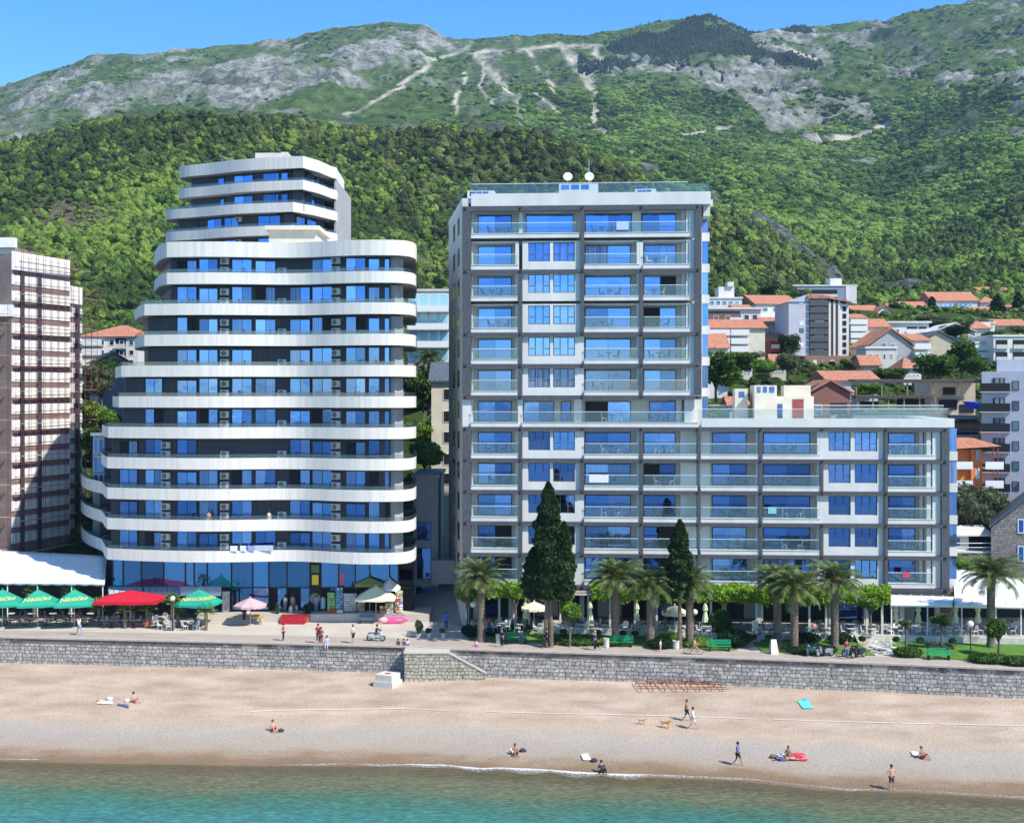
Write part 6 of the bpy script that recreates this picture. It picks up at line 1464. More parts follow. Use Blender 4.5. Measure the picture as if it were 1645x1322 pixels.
far_cypress('thin cypress beside the small slope houses', 1497, 478, 502, 325, 1.8)
# palms ---------------------------------------------------------------------
PALM = foliage('palm_leaves', (.045, .075, .02), (.12, .165, .05), (.27, .31, .13), 1.6)
FRUIT = pm('palm_fruit', (.50, .24, .03), .7, var=.3, scale=6)
def palm_crown(seed, nf=52, L=3.1):
    rs = random.Random(seed); b = MB()
    for i in range(nf):
        a = i*2.39996+rs.random()*.3; q = i/nf; el = R(80-88*q**1.0+rs.uniform(-6, 6)); ln = L*(.82+.25*rs.random())*(1 if q > .15 else .8)
        pts = []; p = Vector((0, 0, 0)); e = el; N = 9
        for k in range(N+1):
            pts.append(p.copy()); st = ln/N; p = p+Vector((math.cos(a)*math.cos(e), math.sin(a)*math.cos(e), math.sin(e)))*st; e -= R(8.0+2.5*q)*(.35+k/N*1.35)
        sd_ = Vector((-math.sin(a), math.cos(a), 0))
        for k in range(1, N+1):
            for hseg in (0, .33, .66):
                if k == N and hseg > 0: break
                c = pts[k]*(1-hseg)+(pts[k+1]*hseg if k < N else pts[k]*hseg); d = (pts[min(k+1, N)]-pts[k-1]).normalized(); up = sd_.cross(d)
                w_ = (.50+.12*rs.random())*math.sin(math.pi*min(1, (k+hseg+.6)/(N+1.2)))**.6+.04
                for s_ in (-1, 1):
                    tip = c+sd_*s_*w_*.80+d*w_*.62-Vector((0, 0, 1))*w_*(.20+.22*rs.random())+up*.05
                    b.add([c-d*.045, c+d*.045, tip+d*.02, tip-d*.02], [(0, 1, 2, 3)])
        b.add([pts[0]+sd_*.05, pts[0]-sd_*.05, pts[N//2]-sd_*.025, pts[N//2]+sd_*.025], [(0, 1, 2, 3)])
    return b
def palm_trunk(h, r=.36):
    b = MB(); prof = []; n = int(h/.18)
    for i in range(n+1): z = h*i/n; prof.append((r*(1.15 if z < .4 else 1)*(1+.05*(i % 2))*(1+.25*max(0, (z-h+.8))), z-.15))
    b.lathe(prof, n=12); return b
PAL = {}
def palm(label, px, ycr, ybase, Y, L=3.1, fruit=False, key=0):
    x = XA(px, Y); z0 = .05; h = ZA(ycr, Y)-z0; kk = (key, fruit)
    t = thing('date_palm', label, 'palm tree', (x, Y, z0))
    if key not in PAL: PAL[key] = palm_crown(key*13+5).build('fronds', PALM, t)
    else: o = PAL[key].copy(); COL.objects.link(o); o.parent = t
    o = [c for c in kids(t)][0]; o.location = (0, 0, h); o.scale = (L/3.1,)*3; o.rotation_euler = (0, 0, px % 6.28)
    palm_trunk(h).build('trunk', PBARK, t)
    b = MB(); b.blob((0, 0, h+.02), (.5, .5, .55), 2, .3, 4, 3); b.build('crown_base', BARK, t)
    if fruit:
        b = MB(); rs = np.random.RandomState(key)
        for i in range(10): a = i*.63; c = np.array([.55*math.cos(a), .55*math.sin(a), h+.35]); rquads(b, c+rs.normal(size=(40, 3))*.2, np.full(40, .05), rs)
        for i in range(10): a = i*.63; b.tube((0, 0, h+.1), (.7*math.cos(a), .7*math.sin(a), h+.7), .02, n=4)
        b.build('fruit_stalks', FRUIT, t)
    return t
palm('leftmost date palm of the garden by the passage', 773, 930, 1022, 121.3, 3.1, False, 0)
palm('date palm directly right of the large cypress with yellow stalks', 989, 930, 1030, 119.5, 3.1, True, 1)
palm('second date palm right of the large cypress, close beside another', 1045, 940, 1035, 118.8, 2.9, False, 2)
palm('date palm half hidden behind the slim cypress', 1108, 938, 1035, 118.9, 2.7, False, 0)
palm('rear date palm left of the palm with orange stalks', 1249, 933, 1036, 119.4, 2.7, False, 2)
palm('front date palm with orange fruit stalks in the middle garden', 1276, 945, 1048, 116.9, 2.9, True, 1)
palm('date palm with orange stalks beside the parked scooters', 1341, 935, 1043, 118.0, 3.0, True, 0)
palm('rightmost date palm beyond the white wing on the lawn', 1592, 925, 1040, 118.4, 3.3, False, 1)
pf = palm('distant palm rising in the gap between the two towers', 690, 578, 620, 178, 2.6, False, 2); pf.location.z = 20
for c in kids(pf):
    if c.name.startswith('trunk'): c.scale = (1, 1, .3)
kz = ZA(580, 178)-20
for c in kids(pf):
    if c.name.startswith('fronds'): c.location.z = kz
    if c.name.startswith('crown_base'): c.location.z = kz-(ZA(578, 178)-.05)
    if c.name.startswith('trunk'): c.scale = (1, 1, kz/(ZA(578, 178)-.05))
# fan palms at left cafe
def fan_crown(seed):
    rs = random.Random(seed); b = MB()
    for i in range(26):
        a = i*2.4; el = R(75-95*(i/26)); ln = .75; d = Vector((math.cos(a)*math.cos(el), math.sin(a)*math.cos(el), math.sin(el))); c = d*ln; s = d.orthogonal().normalized(); u = d.cross(s)
        b.tube((0, 0, 0), c, .012, n=4)
        for k in range(11):
            f = (k-5)/5*1.9; v = d*math.cos(f)+Vector((-math.sin(a), math.cos(a), 0))*math.sin(f); tip = c+v*(.45+.1*rs.random())-Vector((0, 0, .12*abs(f))); w_ = v.cross(u).normalized()*.03
            b.add([c, c+v*.2+w_, tip, c+v*.2-w_], [(0, 1, 2, 3)])
    return b
FANM = foliage('fan_palm_leaves', (.06, .11, .02), (.14, .22, .04), (.28, .36, .09), 3)
FC = None
def fanpalm(label, px, ycr, ybase, sc=1.0, pot=False):
    global FC
    g = G(px, ybase, 0); h = ZA(ycr, g.y); t = thing('fan_palm', label, 'palm tree', g)
    if FC is None: FC = fan_crown(3).build('fronds', FANM, t)
    else: o = FC.copy(); COL.objects.link(o); o.parent = t
    o = kids(t)[0]; o.location = (0, 0, h); o.scale = (sc,)*3; o.rotation_euler = (0, 0, px % 6)
    z0 = .5 if pot else 0
    b = MB(); b.lathe([(.16*(1+.1*(i % 2)), z0-.05+(h-z0)*i/14) for i in range(15)], n=9); b.build('trunk', PBARK, t)
    if pot: b = MB(); b.lathe([(.28, 0), (.38, .5), (.42, .62), (.36, .62), (.34, .5)], n=14); b.build('pot', pm('terracotta', (.42, .14, .06), .8), t)
fanpalm('fan palm leftmost at the cafe beside the red parasol', 159, 976, 1005, 1.0); fanpalm('fan palm in front of the left half of the red parasol', 201, 978, 1009, .9); fanpalm('potted fan palm in front of the right half of the red parasol', 236, 976, 1008, .95, True)
fanpalm('fan palm tallest beside the globe lamp', 277, 964, 1012, .85); fanpalm('small fan palm right of the globe lamp', 286, 985, 1008, .8); fanpalm('fan palm below the single green parasol', 331, 982, 1012, .95)
fanpalm('fan palm behind the left green parasols', 55, 948, 996, 1.0); fanpalm('fan palm behind the third green parasol', 113, 952, 996, 1.0)
# lollipop trees of the pergola front + clipped tree
def clipped(label, px, ytop, ybot, ybase, Y, w, leaf='bright'):
    x = XA(px, Y); t = thing('clipped_tree', label, 'tree', (x, Y, .05)); zt = ZA(ytop, Y)-.05; zb = ZA(ybot, Y)-.05
    b = crown_mesh(int(px), w, zt-zb, 2200, .10, 8, zb, .9); b.build('crown', LEAF[leaf], t)
    b = MB(); b.path([(0, 0, -.1), (.05, 0, zb*.6), (0, 0, zb+.4)], [.13, .1, .07])
    for k in range(4): b.path([(0, 0, zb*.75), (math.cos(k*1.6)*w*.2, math.sin(k*1.6)*w*.2, zb+.5)], [.06, .03], 5)
    b.build('trunk', BARK, t)
clipped('clipped round green tree right of the large cypress', 915, 968, 997, 1026, 118.8, 2.6)
clipped('clipped tree under the vine at the passage corner', 750, 942, 962, 1008, 124.2, 1.9); clipped('clipped tree under the vine left of the large cypress', 828, 942, 967, 1010, 123.8, 1.9)
clipped('clipped tree under the vine behind the slim cypress', 1068, 948, 974, 1014, 122, 1.9); clipped('clipped tree under the vine near the stone steps', 1398, 960, 980, 1024, 121, 2.0); clipped('small tree with thin trunk on the terrace edge among closed parasols', 1512, 985, 1004, 1043, 117.6, 1.7, 'green')
clipped('dark bushy small tree right of the rightmost palm trunk', 1604, 992, 1025, 1060, 114.5, 2.2, 'green')
clipped('slender young tree in the lawn left of the green bench', 1455, 996, 1006, 1050, 116, 1.2, 'olive')
# shrubs / hedges
def shrub(label, px, pyb, w, h, leaf='green', dep=None, name='shrub', z=0.05, group=None):
    g = G(px, pyb, z); b = MB(); rs = np.random.RandomState(int(px*3+pyb)); n = int(500*w*h)+300; d = rs.normal(size=(n, 3)); d /= np.linalg.norm(d, axis=1)[:, None]
    dp = dep or w*.8; r = .75+.3*rs.rand(n)
    pts = d*r[:, None]*np.array([w/2, dp/2, h/2])+np.array([0, 0, h/2]); pts[:, 2] = np.maximum(pts[:, 2], .02); rquads(b, pts, .06+.06*rs.rand(n), rs); b.blob((0, 0, h*.45), (w*.42, dp*.42, h*.42), 2, .2, 2, px)
    o = b.build(name, LEAF[leaf], None, loc=g); return tag(o, label, 'shrub', group)
sh = [('round dark shrub at the passage corner by the lamp', 757, 1022, 1.8, 1.1, 'dark'), ('dark shrub between the lamp and the seated person', 800, 1020, 2.6, .8, 'dark'), ('low green hedge behind the left green bench', 830, 1018, 3.0, 1.0, 'green'),
 ('low bright border plants right of the large cypress', 930, 1031, 5.5, .5, 'green'), ('border plants below the middle green bench', 975, 1034, 3.2, .55, 'bright'), ('yellow green shrub left of the slim cypress trunk', 1075, 1035, 2.2, 1.1, 'bright'), ('dark shrub beside the pot of the slim cypress', 1060, 1040, 2.4, .8, 'dark'),
 ('tall light green bush behind the second bench', 1157, 1024, 2.2, 2.6, 'green'), ('dark rounded shrub at the left side of the paved path', 1180, 1038, 3.0, 1.5, 'dark'), ('red leaved low bush near the middle palms', 1295, 1032, 2.6, .9, 'dark'), ('dark low bush below the scooter palm', 1350, 1033, 2.2, .9, 'dark'),
 ('hedge along the promenade under the parked scooters', 1300, 1046, 5.0, .5, 'dark'), ('round low bush at the left corner of the right lawn', 1458, 1053, 2.6, .7, 'green'), ('low bush right of the green bench under the small dark tree', 1590, 1062, 3.6, .6, 'green'), ('low hedge at the right edge of the lawn', 1638, 1066, 3.2, .6, 'green'),
 ('bare earth flower bed with dark plants beneath the thin trunk tree', 1512, 1040, 2.6, .35, 'olive'), ('bright border plants left of the middle bench', 1120, 1036, 4.0, .6, 'bright')]
for l_, a, c, w_, h_, lf in sh: shrub(l_, a, c, w_, h_, lf)
for i, a in enumerate((880, 905, 960, 1000, 1020, 1210, 1235, 1385, 1440, 1478, 1530)):
    shrub('little round plant on top of the low terrace wall', a, float(np.interp(a, [p[0] for p in tf], [p[1] for p in tf]))-1, .6, .4, 'green', None, 'wall_plant', .62, 'little plants along the terrace wall')
# pergola with vine ---------------------------------------------------------
PG = thing('vine_pergola', 'white post pergola carrying the bright green vine along the white building', 'pergola', (0, 0, 0))
def pgY(px): return float(np.interp(px, [740, 1440], [125.6, 121.8]))
posts = [750, 802, 826, 850, 900, 945, 980, 1020, 1055, 1110, 1142, 1215, 1224, 1300, 1327, 1392, 1417]
for p in posts:
    Yp = pgY(p)+.2; b = MB(); b.box(XA(p, Yp)-.1, XA(p, Yp)+.1, Yp-.1, Yp+.1, .5, 3.75); b.build('post', OFFW, PG)
for dy in (0, 1.6):
    b = MB(); b.strip([(XA(742, pgY(742)+dy), pgY(742)+dy), (XA(1432, pgY(1432)+dy), pgY(1432)+dy)], [(XA(742, pgY(742)+dy), pgY(742)+dy+.12), (XA(1432, pgY(1432)+dy), pgY(1432)+dy+.12)], 3.78, 3.95); b.build('beam', OFFW, PG)
rs = np.random.RandomState(4); n = 40000; pxv = 740+rs.rand(n)*690; Yv = np.interp(pxv, [740, 1440], [125.6, 121.8])+(rs.rand(n)**1.3*4.1-.6); Xv = (pxv-CX)/F*Yv
th = .42+.35*(vn(Xv*.7, Yv*.2, 5))+.25*vn(Xv*2.2, Yv*0, 8)
gap = (np.abs(pxv-936) < 14)
Zv = 3.95+(rs.rand(n)-.45)*th*1.5-.5*np.clip(vn(Xv*1.3, Yv*0, 18)-.6, 0, 1)*rs.rand(n)*3
k_ = ~gap; b = MB(); rquads(b, np.stack([Xv, Yv, Zv], 1)[k_], (.09+.09*rs.rand(n))[k_], rs, .8)
b.build('vine', LEAF['vine'], PG)
# bushes filling the town slope
bp_px, bp_Y = sample(5200, 146, 330, 1060, 1760); z = terrain_z(bp_px, bp_Y); X_ = (bp_px-CX)/F*bp_Y
kp = np.ones(len(X_), bool)
for (hx, hy, hr) in FOOT: kp &= np.hypot(X_-hx, bp_Y-hy) > hr+.8
kp &= ~((bp_Y < 158) & (X_ < 52)); kp &= (bp_Y > 165) | (X_ < 55)
s_ = (.3+.75*np.random.rand(len(X_))**2)*np.where(bp_Y < 222, .7, 1)
bp2, bY2 = sample(2600, 150, 330, -60, 1060); z2 = terrain_z(bp2, bY2); X2 = (bp2-CX)/F*bY2; k2 = np.ones(len(X2), bool)
for (hx, hy, hr) in FOOT: k2 &= np.hypot(X2-hx, bY2-hy) > hr+.8
k2 &= (bY2 > 200) | (np.abs(X2+10) < 4) | ((X2 > -58) & (X2 < -44) & (bY2 > 158)); s2 = .7+1.4*np.random.rand(len(X2))
scatter('garden_bushes', np.concatenate([np.stack([X_[kp], bp_Y[kp], z[kp]], 1), np.stack([X2[k2], bY2[k2], z2[k2]], 1)]), np.concatenate([np.stack([s_[kp]*1.2, s_[kp]*1.2, s_[kp]], 1), np.stack([s2[k2]*1.2, s2[k2]*1.2, s2[k2]], 1)]), protos, 'mixed garden bushes between the hillside houses', 'bushes')
# ================================================================ PEOPLE
SKIN = pm('skin', (.52, .30, .20), .6); SKINT = pm('skin_tanned', (.33, .17, .10), .6)
def cmat(c):
    n = 'cloth_%02d_%02d_%02d' % tuple(int(x*99) for x in c); return MATS.get(n) or pm(n, c, .85, var=.08, scale=6)
HAIRD = pm('hair_dark', (.03, .02, .015), .6); HAIRB = pm('hair_brown', (.12, .07, .04), .6); HAIRG = pm('hair_blond', (.45, .33, .17), .6)
def skinned(name, verts, edges, rad, root, mat, parent, sub=1):
    me = bpy.data.meshes.new(name); me.from_pydata([tuple(v) for v in verts], edges, []); me.materials.append(mat)
    o = bpy.data.objects.new(name, me); COL.objects.link(o); o.parent = parent
    m = o.modifiers.new('skin', 'SKIN'); m.use_smooth_shade = True
    sv = me.skin_vertices[0].data
    for i, r in enumerate(rad): sv[i].radius = r if hasattr(r, '__len__') else (r, r); sv[i].use_root = (i == root)
    s = o.modifiers.new('sub', 'SUBSURF'); s.levels = sub; s.render_levels = sub
    return o
JN = ['pel','spi','che','nec','hb','hd','ht','shL','elL','wrL','haL','shR','elR','wrR','haR','hiL','knL','anL','toL','hiR','knR','anR','toR']
EDG_ = [('pel','spi'),('spi','che'),('che','nec'),('nec','hb'),('hb','hd'),('hd','ht'),('che','shL'),('shL','elL'),('elL','wrL'),('wrL','haL'),('che','shR'),('shR','elR'),('elR','wrR'),('wrR','haR'),('pel','hiL'),('hiL','knL'),('knL','anL'),('anL','toL'),('pel','hiR'),('hiR','knR'),('knR','anR'),('anR','toR')]
RAD = dict(pel=(.14,.11), spi=(.125,.095), che=(.15,.11), nec=.055, hb=.075, hd=.098, ht=.06, sh=.062, el=.042, wr=.030, ha=.034, hi=.088, kn=.056, an=.038, to=.034)
def base_pose():
    P = dict(pel=(0,0,.96), spi=(0,0,1.16), che=(0,0,1.36), nec=(0,-.005,1.49), hb=(0,-.02,1.56), hd=(0,-.025,1.65), ht=(0,-.015,1.73))
    for s, k in ((1, 'L'), (-1, 'R')):
        P['sh'+k] = (.17*s,0,1.41); P['el'+k] = (.23*s,.03,1.14); P['wr'+k] = (.25*s,-.04,.90); P['ha'+k] = (.25*s,-.07,.80)
        P['hi'+k] = (.09*s,0,.90); P['kn'+k] = (.10*s,-.02,.50); P['an'+k] = (.10*s,.02,.08); P['to'+k] = (.11*s,-.14,.035)
    return P
def pose(kind):
    P = base_pose()
    if kind == 'walk':
        P.update(knL=(.09,-.20,.53), anL=(.09,-.32,.10), toL=(.09,-.46,.07), knR=(-.09,.06,.49), anR=(-.09,.34,.14), toR=(-.09,.28,.03), elL=(.23,.13,1.17), wrL=(.24,.16,.93), haL=(.24,.15,.84), elR=(-.23,-.06,1.15), wrR=(-.24,-.24,.97), haR=(-.24,-.31,.90))
    elif kind == 'hips':
        P.update(elL=(.38,.06,1.20), wrL=(.20,-.06,1.03), haL=(.14,-.09,1.0), elR=(-.38,.06,1.20), wrR=(-.20,-.06,1.03), haR=(-.14,-.09,1.0), knL=(.14,-.02,.5), anL=(.17,.02,.08), toL=(.19,-.13,.035))
    elif kind == 'bench':     # pelvis at seat height
        d = -.96+.52
        for k in P: x, y, z = P[k]; P[k] = (x, y, z+d)
        P.update(hiL=(.09,0,.50), knL=(.12,-.42,.50), anL=(.12,-.44,.08), toL=(.12,-.58,.03), hiR=(-.09,0,.50), knR=(-.12,-.42,.50), anR=(-.12,-.40,.08), toR=(-.12,-.54,.03), elL=(.24,-.08,.74), wrL=(.14,-.26,.62), haL=(.08,-.33,.60), elR=(-.24,-.08,.74), wrR=(-.14,-.26,.62), haR=(-.08,-.33,.60))
    elif kind == 'sit':       # on ground, knees up
        for k in P: x, y, z = P[k]; P[k] = (x, y+(z-.96)*.18, z-.84)
        P.update(hiL=(.09,0,.10), knL=(.13,-.34,.42), anL=(.12,-.56,.07), toL=(.12,-.70,.03), hiR=(-.09,0,.10), knR=(-.16,-.36,.36), anR=(-.14,-.62,.06), toR=(-.14,-.76,.03), elL=(.24,.0,.34), wrL=(.16,-.26,.38), haL=(.12,-.33,.36), elR=(-.26,.14,.32), wrR=(-.27,.22,.10), haR=(-.28,.26,.03))
    elif kind == 'lie':       # on the back along +y
        q = base_pose(); 
        for k in q: x, y, z = q[k]; P[k] = (x*1.05, z-.9, .13+y*.6)
        P.update(knL=(.12,-.42,.32), anL=(.12,-.66,.08), toL=(.12,-.78,.06), wrL=(.34,.1,.06), elL=(.34,.32,.07), haL=(.36,.0,.05), nec=(0,.60,.14), hb=(0,.68,.15), hd=(0,.76,.16), ht=(0,.84,.15))
    elif kind == 'ride':
        d = -.96+.78
        for k in P: x, y, z = P[k]; P[k] = (x, y-(z-.96)*.14, z+d)
        P.update(hiL=(.1,0,.74), knL=(.17,-.36,.68), anL=(.16,-.38,.30), toL=(.16,-.52,.27), hiR=(-.1,0,.74), knR=(-.17,-.36,.68), anR=(-.16,-.38,.30), toR=(-.16,-.52,.27), elL=(.30,-.22,.98), wrL=(.27,-.46,.98), haL=(.27,-.54,.98), elR=(-.30,-.22,.98), wrR=(-.27,-.46,.98), haR=(-.27,-.54,.98))
    elif kind == 'carry':
        P.update(elL=(.22,-.03,1.14), wrL=(.12,-.26,1.12), haL=(.06,-.33,1.13), elR=(-.22,-.03,1.14), wrR=(-.12,-.26,1.14), haR=(-.06,-.33,1.14))
    return P
def person(label, loc, yaw, kind='stand', shirt=None, pants=None, skin=None, hair=None, H=1.73, dress=None, sleeves=False, longpants=True, group=None, longhair=False, hat=None):
    skin = skin or SKIN; t = thing('person', label, 'person', loc, R(yaw), group); s = H/1.76; t.scale = (s, s, s); P = pose(kind)
    ix = {k: i for i, k in enumerate(JN)}
    rad = [RAD.get(k) or RAD[k[:-1]] for k in JN]
    skinned('body', [P[k] for k in JN], [(ix[a], ix[b_]) for a, b_ in EDG_], rad, 0, skin, t)
    def cloth(name, keys, mat, grow):
        kk = list(keys); ii = {k: i for i, k in enumerate(kk)}; es = [(ii[a], ii[b_]) for a, b_ in EDG_ if a in ii and b_ in ii]
        rr = []
        for k in kk:
            r = RAD.get(k) or RAD[k[:-1]]; r = r if hasattr(r, '__len__') else (r, r); rr.append((r[0]+grow, r[1]+grow))
        skinned(name, [P[k] for k in kk], es, rr, 0, mat, t)
    if pants: cloth('trousers' if longpants else 'shorts', ['pel','hiL','knL']+(['anL'] if longpants else [])+['hiR','knR']+(['anR'] if longpants else []), cmat(pants), .018)
    if shirt: cloth('shirt', ['pel','spi','che','shL','elL']+(['wrL'] if sleeves else [])+['shR','elR']+(['wrR'] if sleeves else []), cmat(shirt), .022)
    if dress:
        b = MB(); x, y, z = P['pel']; b.lathe([(.30, z-.62), (.24, z-.3), (.19, z), (.16, z+.2), (.19, z+.42), (.10, z+.52)], n=14); b.build('dress', cmat(dress), t, True)
    h = Vector(P['hd']); n_ = (Vector(P['ht'])-Vector(P['hb'])).normalized(); b = MB()
    c = h+n_*.035+Vector((0, .02, 0)) if kind != 'lie' else h+Vector((0, .04, .0))
    b.blob(tuple(c), (.115, .12, .115), 2, .06, 3, 1)
    if longhair: b.blob(tuple(c-n_*.14+Vector((0, .06, 0))), (.095, .06, .16), 2, .06, 3, 1)
    b.build('hair', hair or HAIRD, t, True)
    if kind not in ('lie',):
        b = MB(); f = h+Vector((0, -.10, -.01)); b.blob(tuple(f), (.014, .022, .022), 1, 0); b.build('nose', skin, t, True)
        b = MB(); b.blob((h.x-.035, h.y-.088, h.z+.02), (.013, .01, .009), 1, 0); b.blob((h.x+.035, h.y-.088, h.z+.02), (.013, .01, .009), 1, 0); b.build('eyes', DARK, t, True)
    if hat:
        b = MB(); b.lathe([(.22, 0), (.22, .015), (.11, .03), (.10, .11), (0, .13)], (c.x, c.y, c.z+.04), 14); b.build('hat', cmat(hat), t)
    return t
B_ = BP; Gr = lambda x, y: G(x, y, 0)
WHT = (.75,.75,.75); BLK = (.02,.02,.025); NAVY = (.03,.04,.12); BLU = (.06,.14,.5); REDC = (.5,.06,.06); PNK = (.7,.3,.4); JEAN = (.10,.16,.30); GRY = (.3,.3,.32)
# beach
person('sunbather sitting beside a white bag, left end of the beach', B_(216, 1128), 60, 'sit', None, (.5,.2,.2), SKIN, HAIRD, 1.7, longpants=False)
person('person sitting alone on the pebbles leaning back, below the stone wall on the left', B_(439, 1174), 35, 'sit', None, REDC, SKIN, HAIRB, 1.7, longpants=False)
person('sunbather sitting on a white towel near the foam line mid beach', B_(828, 1213), 15, 'sit', None, (.3,.06,.05), SKINT, HAIRB, 1.68, longpants=False, longhair=True)
person('person in dark clothes sitting with feet in the wave', B_(967, 1241), 20, 'sit', (.05,.05,.07), BLK, SKIN, HAIRD, 1.7)
person('shirtless walker in navy shorts ahead of the white dressed one', B_(1103, 1158), 75, 'walk', None, NAVY, SKINT, HAIRB, 1.74, longpants=False)
person('walker in white shirt and white trousers on the beach with a cap', B_(1113, 1171), 70, 'walk', WHT, (.65,.66,.68), SKIN, HAIRD, 1.74, longpants=False, sleeves=True)
person('walker in a blue shirt and dark shorts near the shore', B_(1185, 1229), 60, 'walk', (.07,.13,.42), BLK, SKINT, HAIRD, 1.72, longpants=False)
person('sunbather lying on the striped towel', B_(1262, 1220), 100, 'lie', (.1,.1,.2), BLK, SKINT, HAIRD, 1.7, longpants=False)
person('sunbather sitting up between the striped and red towels', B_(1266, 1217), -20, 'sit', None, BLK, SKINT, HAIRB, 1.65, longpants=False)
person('sunbather lying on the red towel', B_(1280, 1220), 95, 'lie', None, REDC, SKIN, HAIRG, 1.68, longpants=False)
person('sunbather in red sitting on the right part of the beach', B_(1482, 1218), 40, 'sit', None, (.45,.05,.04), SKINT, HAIRB, 1.68, longpants=False)
person('bather standing at the waterline with hands on hips', B_(1432, 1269), 15, 'hips', None, (.12,.05,.06), SKIN, HAIRD, 1.78, longpants=False)
# promenade
person('person in white and blue on the promenade edge left, with a bag', Gr(127, 1020), 70, 'walk', (.6,.62,.66), (.25,.32,.5), SKIN, HAIRB, 1.7)
person('person in orange brown top standing on the promenade near the steps', Gr(455, 1029), 80, 'stand', (.35,.10,.05), BLK, SKIN, HAIRD, 1.6)
person('tall person in dark red top in the middle of the trio at the wall', Gr(511, 1033), 10, 'walk', (.30,.04,.05), (.18,.04,.06), SKIN, HAIRD, 1.8)
person('shorter person in brown beside the tall one at the wall', Gr(516, 1034), -20, 'stand', (.25,.10,.07), (.20,.06,.07), SKIN, HAIRD, 1.55)
person('person in pale blue sitting on the sea wall edge', Vector((Gr(523, 1037).x, float(edgeY(Gr(523, 1037).x))+.12, -.42)), 0, 'bench', (.4,.5,.7), (.45,.5,.68), SKIN, HAIRD, 1.6)
person('person in grey white shirt and black shorts carrying something, left of the moving scooter', Gr(567, 1033), 60, 'stand', (.5,.52,.56), BLK, SKIN, HAIRB, 1.72, longpants=False)
for i, (px, c, lab) in enumerate(((639, (.15,.05,.04), 'small figure in brown sitting at the head of the beach steps'), (648, (.25,.12,.08), 'middle small figure sitting at the head of the beach steps'), (654, (.55,.58,.66), 'small figure in white and blue sitting beside the landing'))):
    person(lab, Vector((XA(px, 118.9), float(edgeY(XA(px, 118.9)))+.35, -.02)), 180, 'sit', c, NAVY, SKIN, HAIRD, 1.25)
person('person in bright blue walking away through the passage', G(717, 1012, 0), 180, 'walk', (.04,.14,.7), (.05,.08,.3), SKIN, HAIRD, 1.78)
person('small child in pink crouching at the kerb', Gr(766, 1038), 30, 'sit', (.7,.35,.6), PNK, SKIN, HAIRB, 1.15)
person('person in a black dress standing right of the white bin', Gr(806, 1039), -40, 'stand', BLK, BLK, SKIN, HAIRB, 1.66, longhair=True)
p_ = Gr(837, 1032.5); person('person in jeans sitting on the shaded left bench', Vector((p_.x, p_.y-.05, 0)), 0, 'bench', (.25,.18,.25), (.10,.18,.5), SKIN, HAIRD, 1.66)
person('person all in black striding along the promenade before the large cypress', Gr(879, 1041), -80, 'walk', BLK, BLK, SKIN, HAIRD, 1.82, sleeves=True)
person('person in navy coat walking with a small white dog', Gr(956, 1044), 50, 'stand', NAVY, BLK, SKIN, HAIRG, 1.72, sleeves=True)
person('toddler in white and pink on the promenade near the slim cypress', Gr(1061, 1046), 60, 'stand', WHT, PNK, SKIN, HAIRB, 1.05)
person('person in red top standing beside the parked motorbike', Gr(1360, 1058), 0, 'stand', (.30,.04,.05), JEAN, SKIN, HAIRD, 1.72)
# shop people
for px, py, lab, kw in ((458, 982, 'shopper in white top on the shop terrace, left', dict(shirt=WHT, pants=GRY)), (470, 982, 'shopper in pink grey top on the shop terrace', dict(shirt=(.5,.3,.35), pants=GRY)), (467, 996, 'shopper in white dress on the red carpet', dict(dress=(.75,.72,.72))), (476, 995, 'shopper in light top right on the red carpet', dict(shirt=(.6,.5,.5), pants=(.4,.3,.3))),
   (508, 982, 'person in denim dress by the shop entrance', dict(shirt=(.3,.4,.6), pants=(.2,.3,.5))), (519, 982, 'person in long light blue dress at the shop entrance', dict(dress=(.3,.5,.65))), (392, 1000, 'person in dark clothes sitting under the pink parasol', dict(shirt=BLK, pants=NAVY)), (398, 997, 'person in red top and white under the pink parasol', dict(shirt=(.6,.05,.06), pants=WHT))):
    g = G(px, py, .8 if py < 990 else .0)
    if py < 990: g.y = min(max(g.y, 132.2), 133.2); g.x = XA(px, g.y)
    person(lab, g, random.uniform(-60, 60), 'stand', H=1.68, **kw)
# ================================================================ DOGS
def dog(label, p, yaw, mat, s=1.0, kind='stand'):
    t = thing('dog', label, 'dog', p, R(yaw)); t.scale = (s, s, s)
    V = [(0,.0,.42),(0,-.22,.42),(0,.26,.43),(0,-.34,.52),(0,-.42,.60),(0,-.52,.57),(0,.36,.46),(0,.50,.56),
         (.07,-.24,.38),(.07,-.25,.20),(.07,-.24,.03),(-.07,-.24,.38),(-.07,-.30,.20),(-.07,-.29,.03),(.07,.27,.38),(.08,.22,.26),(.08,.33,.15),(.08,.30,.03),(-.07,.27,.38),(-.08,.20,.26),(-.08,.28,.15),(-.08,.24,.03)]
    E = [(0,1),(0,2),(1,3),(3,4),(4,5),(2,6),(6,7),(1,8),(8,9),(9,10),(1,11),(11,12),(12,13),(2,14),(14,15),(15,16),(16,17),(2,18),(18,19),(19,20),(20,21)]
    Rr = [.10,.12,.09,.075,.075,.035,.03,.018,.055,.032,.028,.055,.032,.028,.06,.045,.026,.026,.06,.045,.026,.026]
    skinned('body', V, E, Rr, 0, mat, t)
    b = MB(); 
    for s_ in (-1, 1): b.add([(s_*.03,-.40,.65),(s_*.075,-.39,.63),(s_*.065,-.36,.73)],[(0,1,2)]); 
    b.build('ears', mat, t)
TAN = pm('tan_fur', (.55, .27, .08), .9, var=.2, scale=8)
dog('small tan dog farther left of the two walkers', B_(1031, 1163), 70, TAN, .75); dog('larger tan dog nearer to the two walkers', B_(1069, 1169), 60, TAN, 1.05)
dog('small white dog beside the person in the navy coat', Gr(966, 1043), 40, pm('white_fur', (.75,.74,.72), .9), .55)
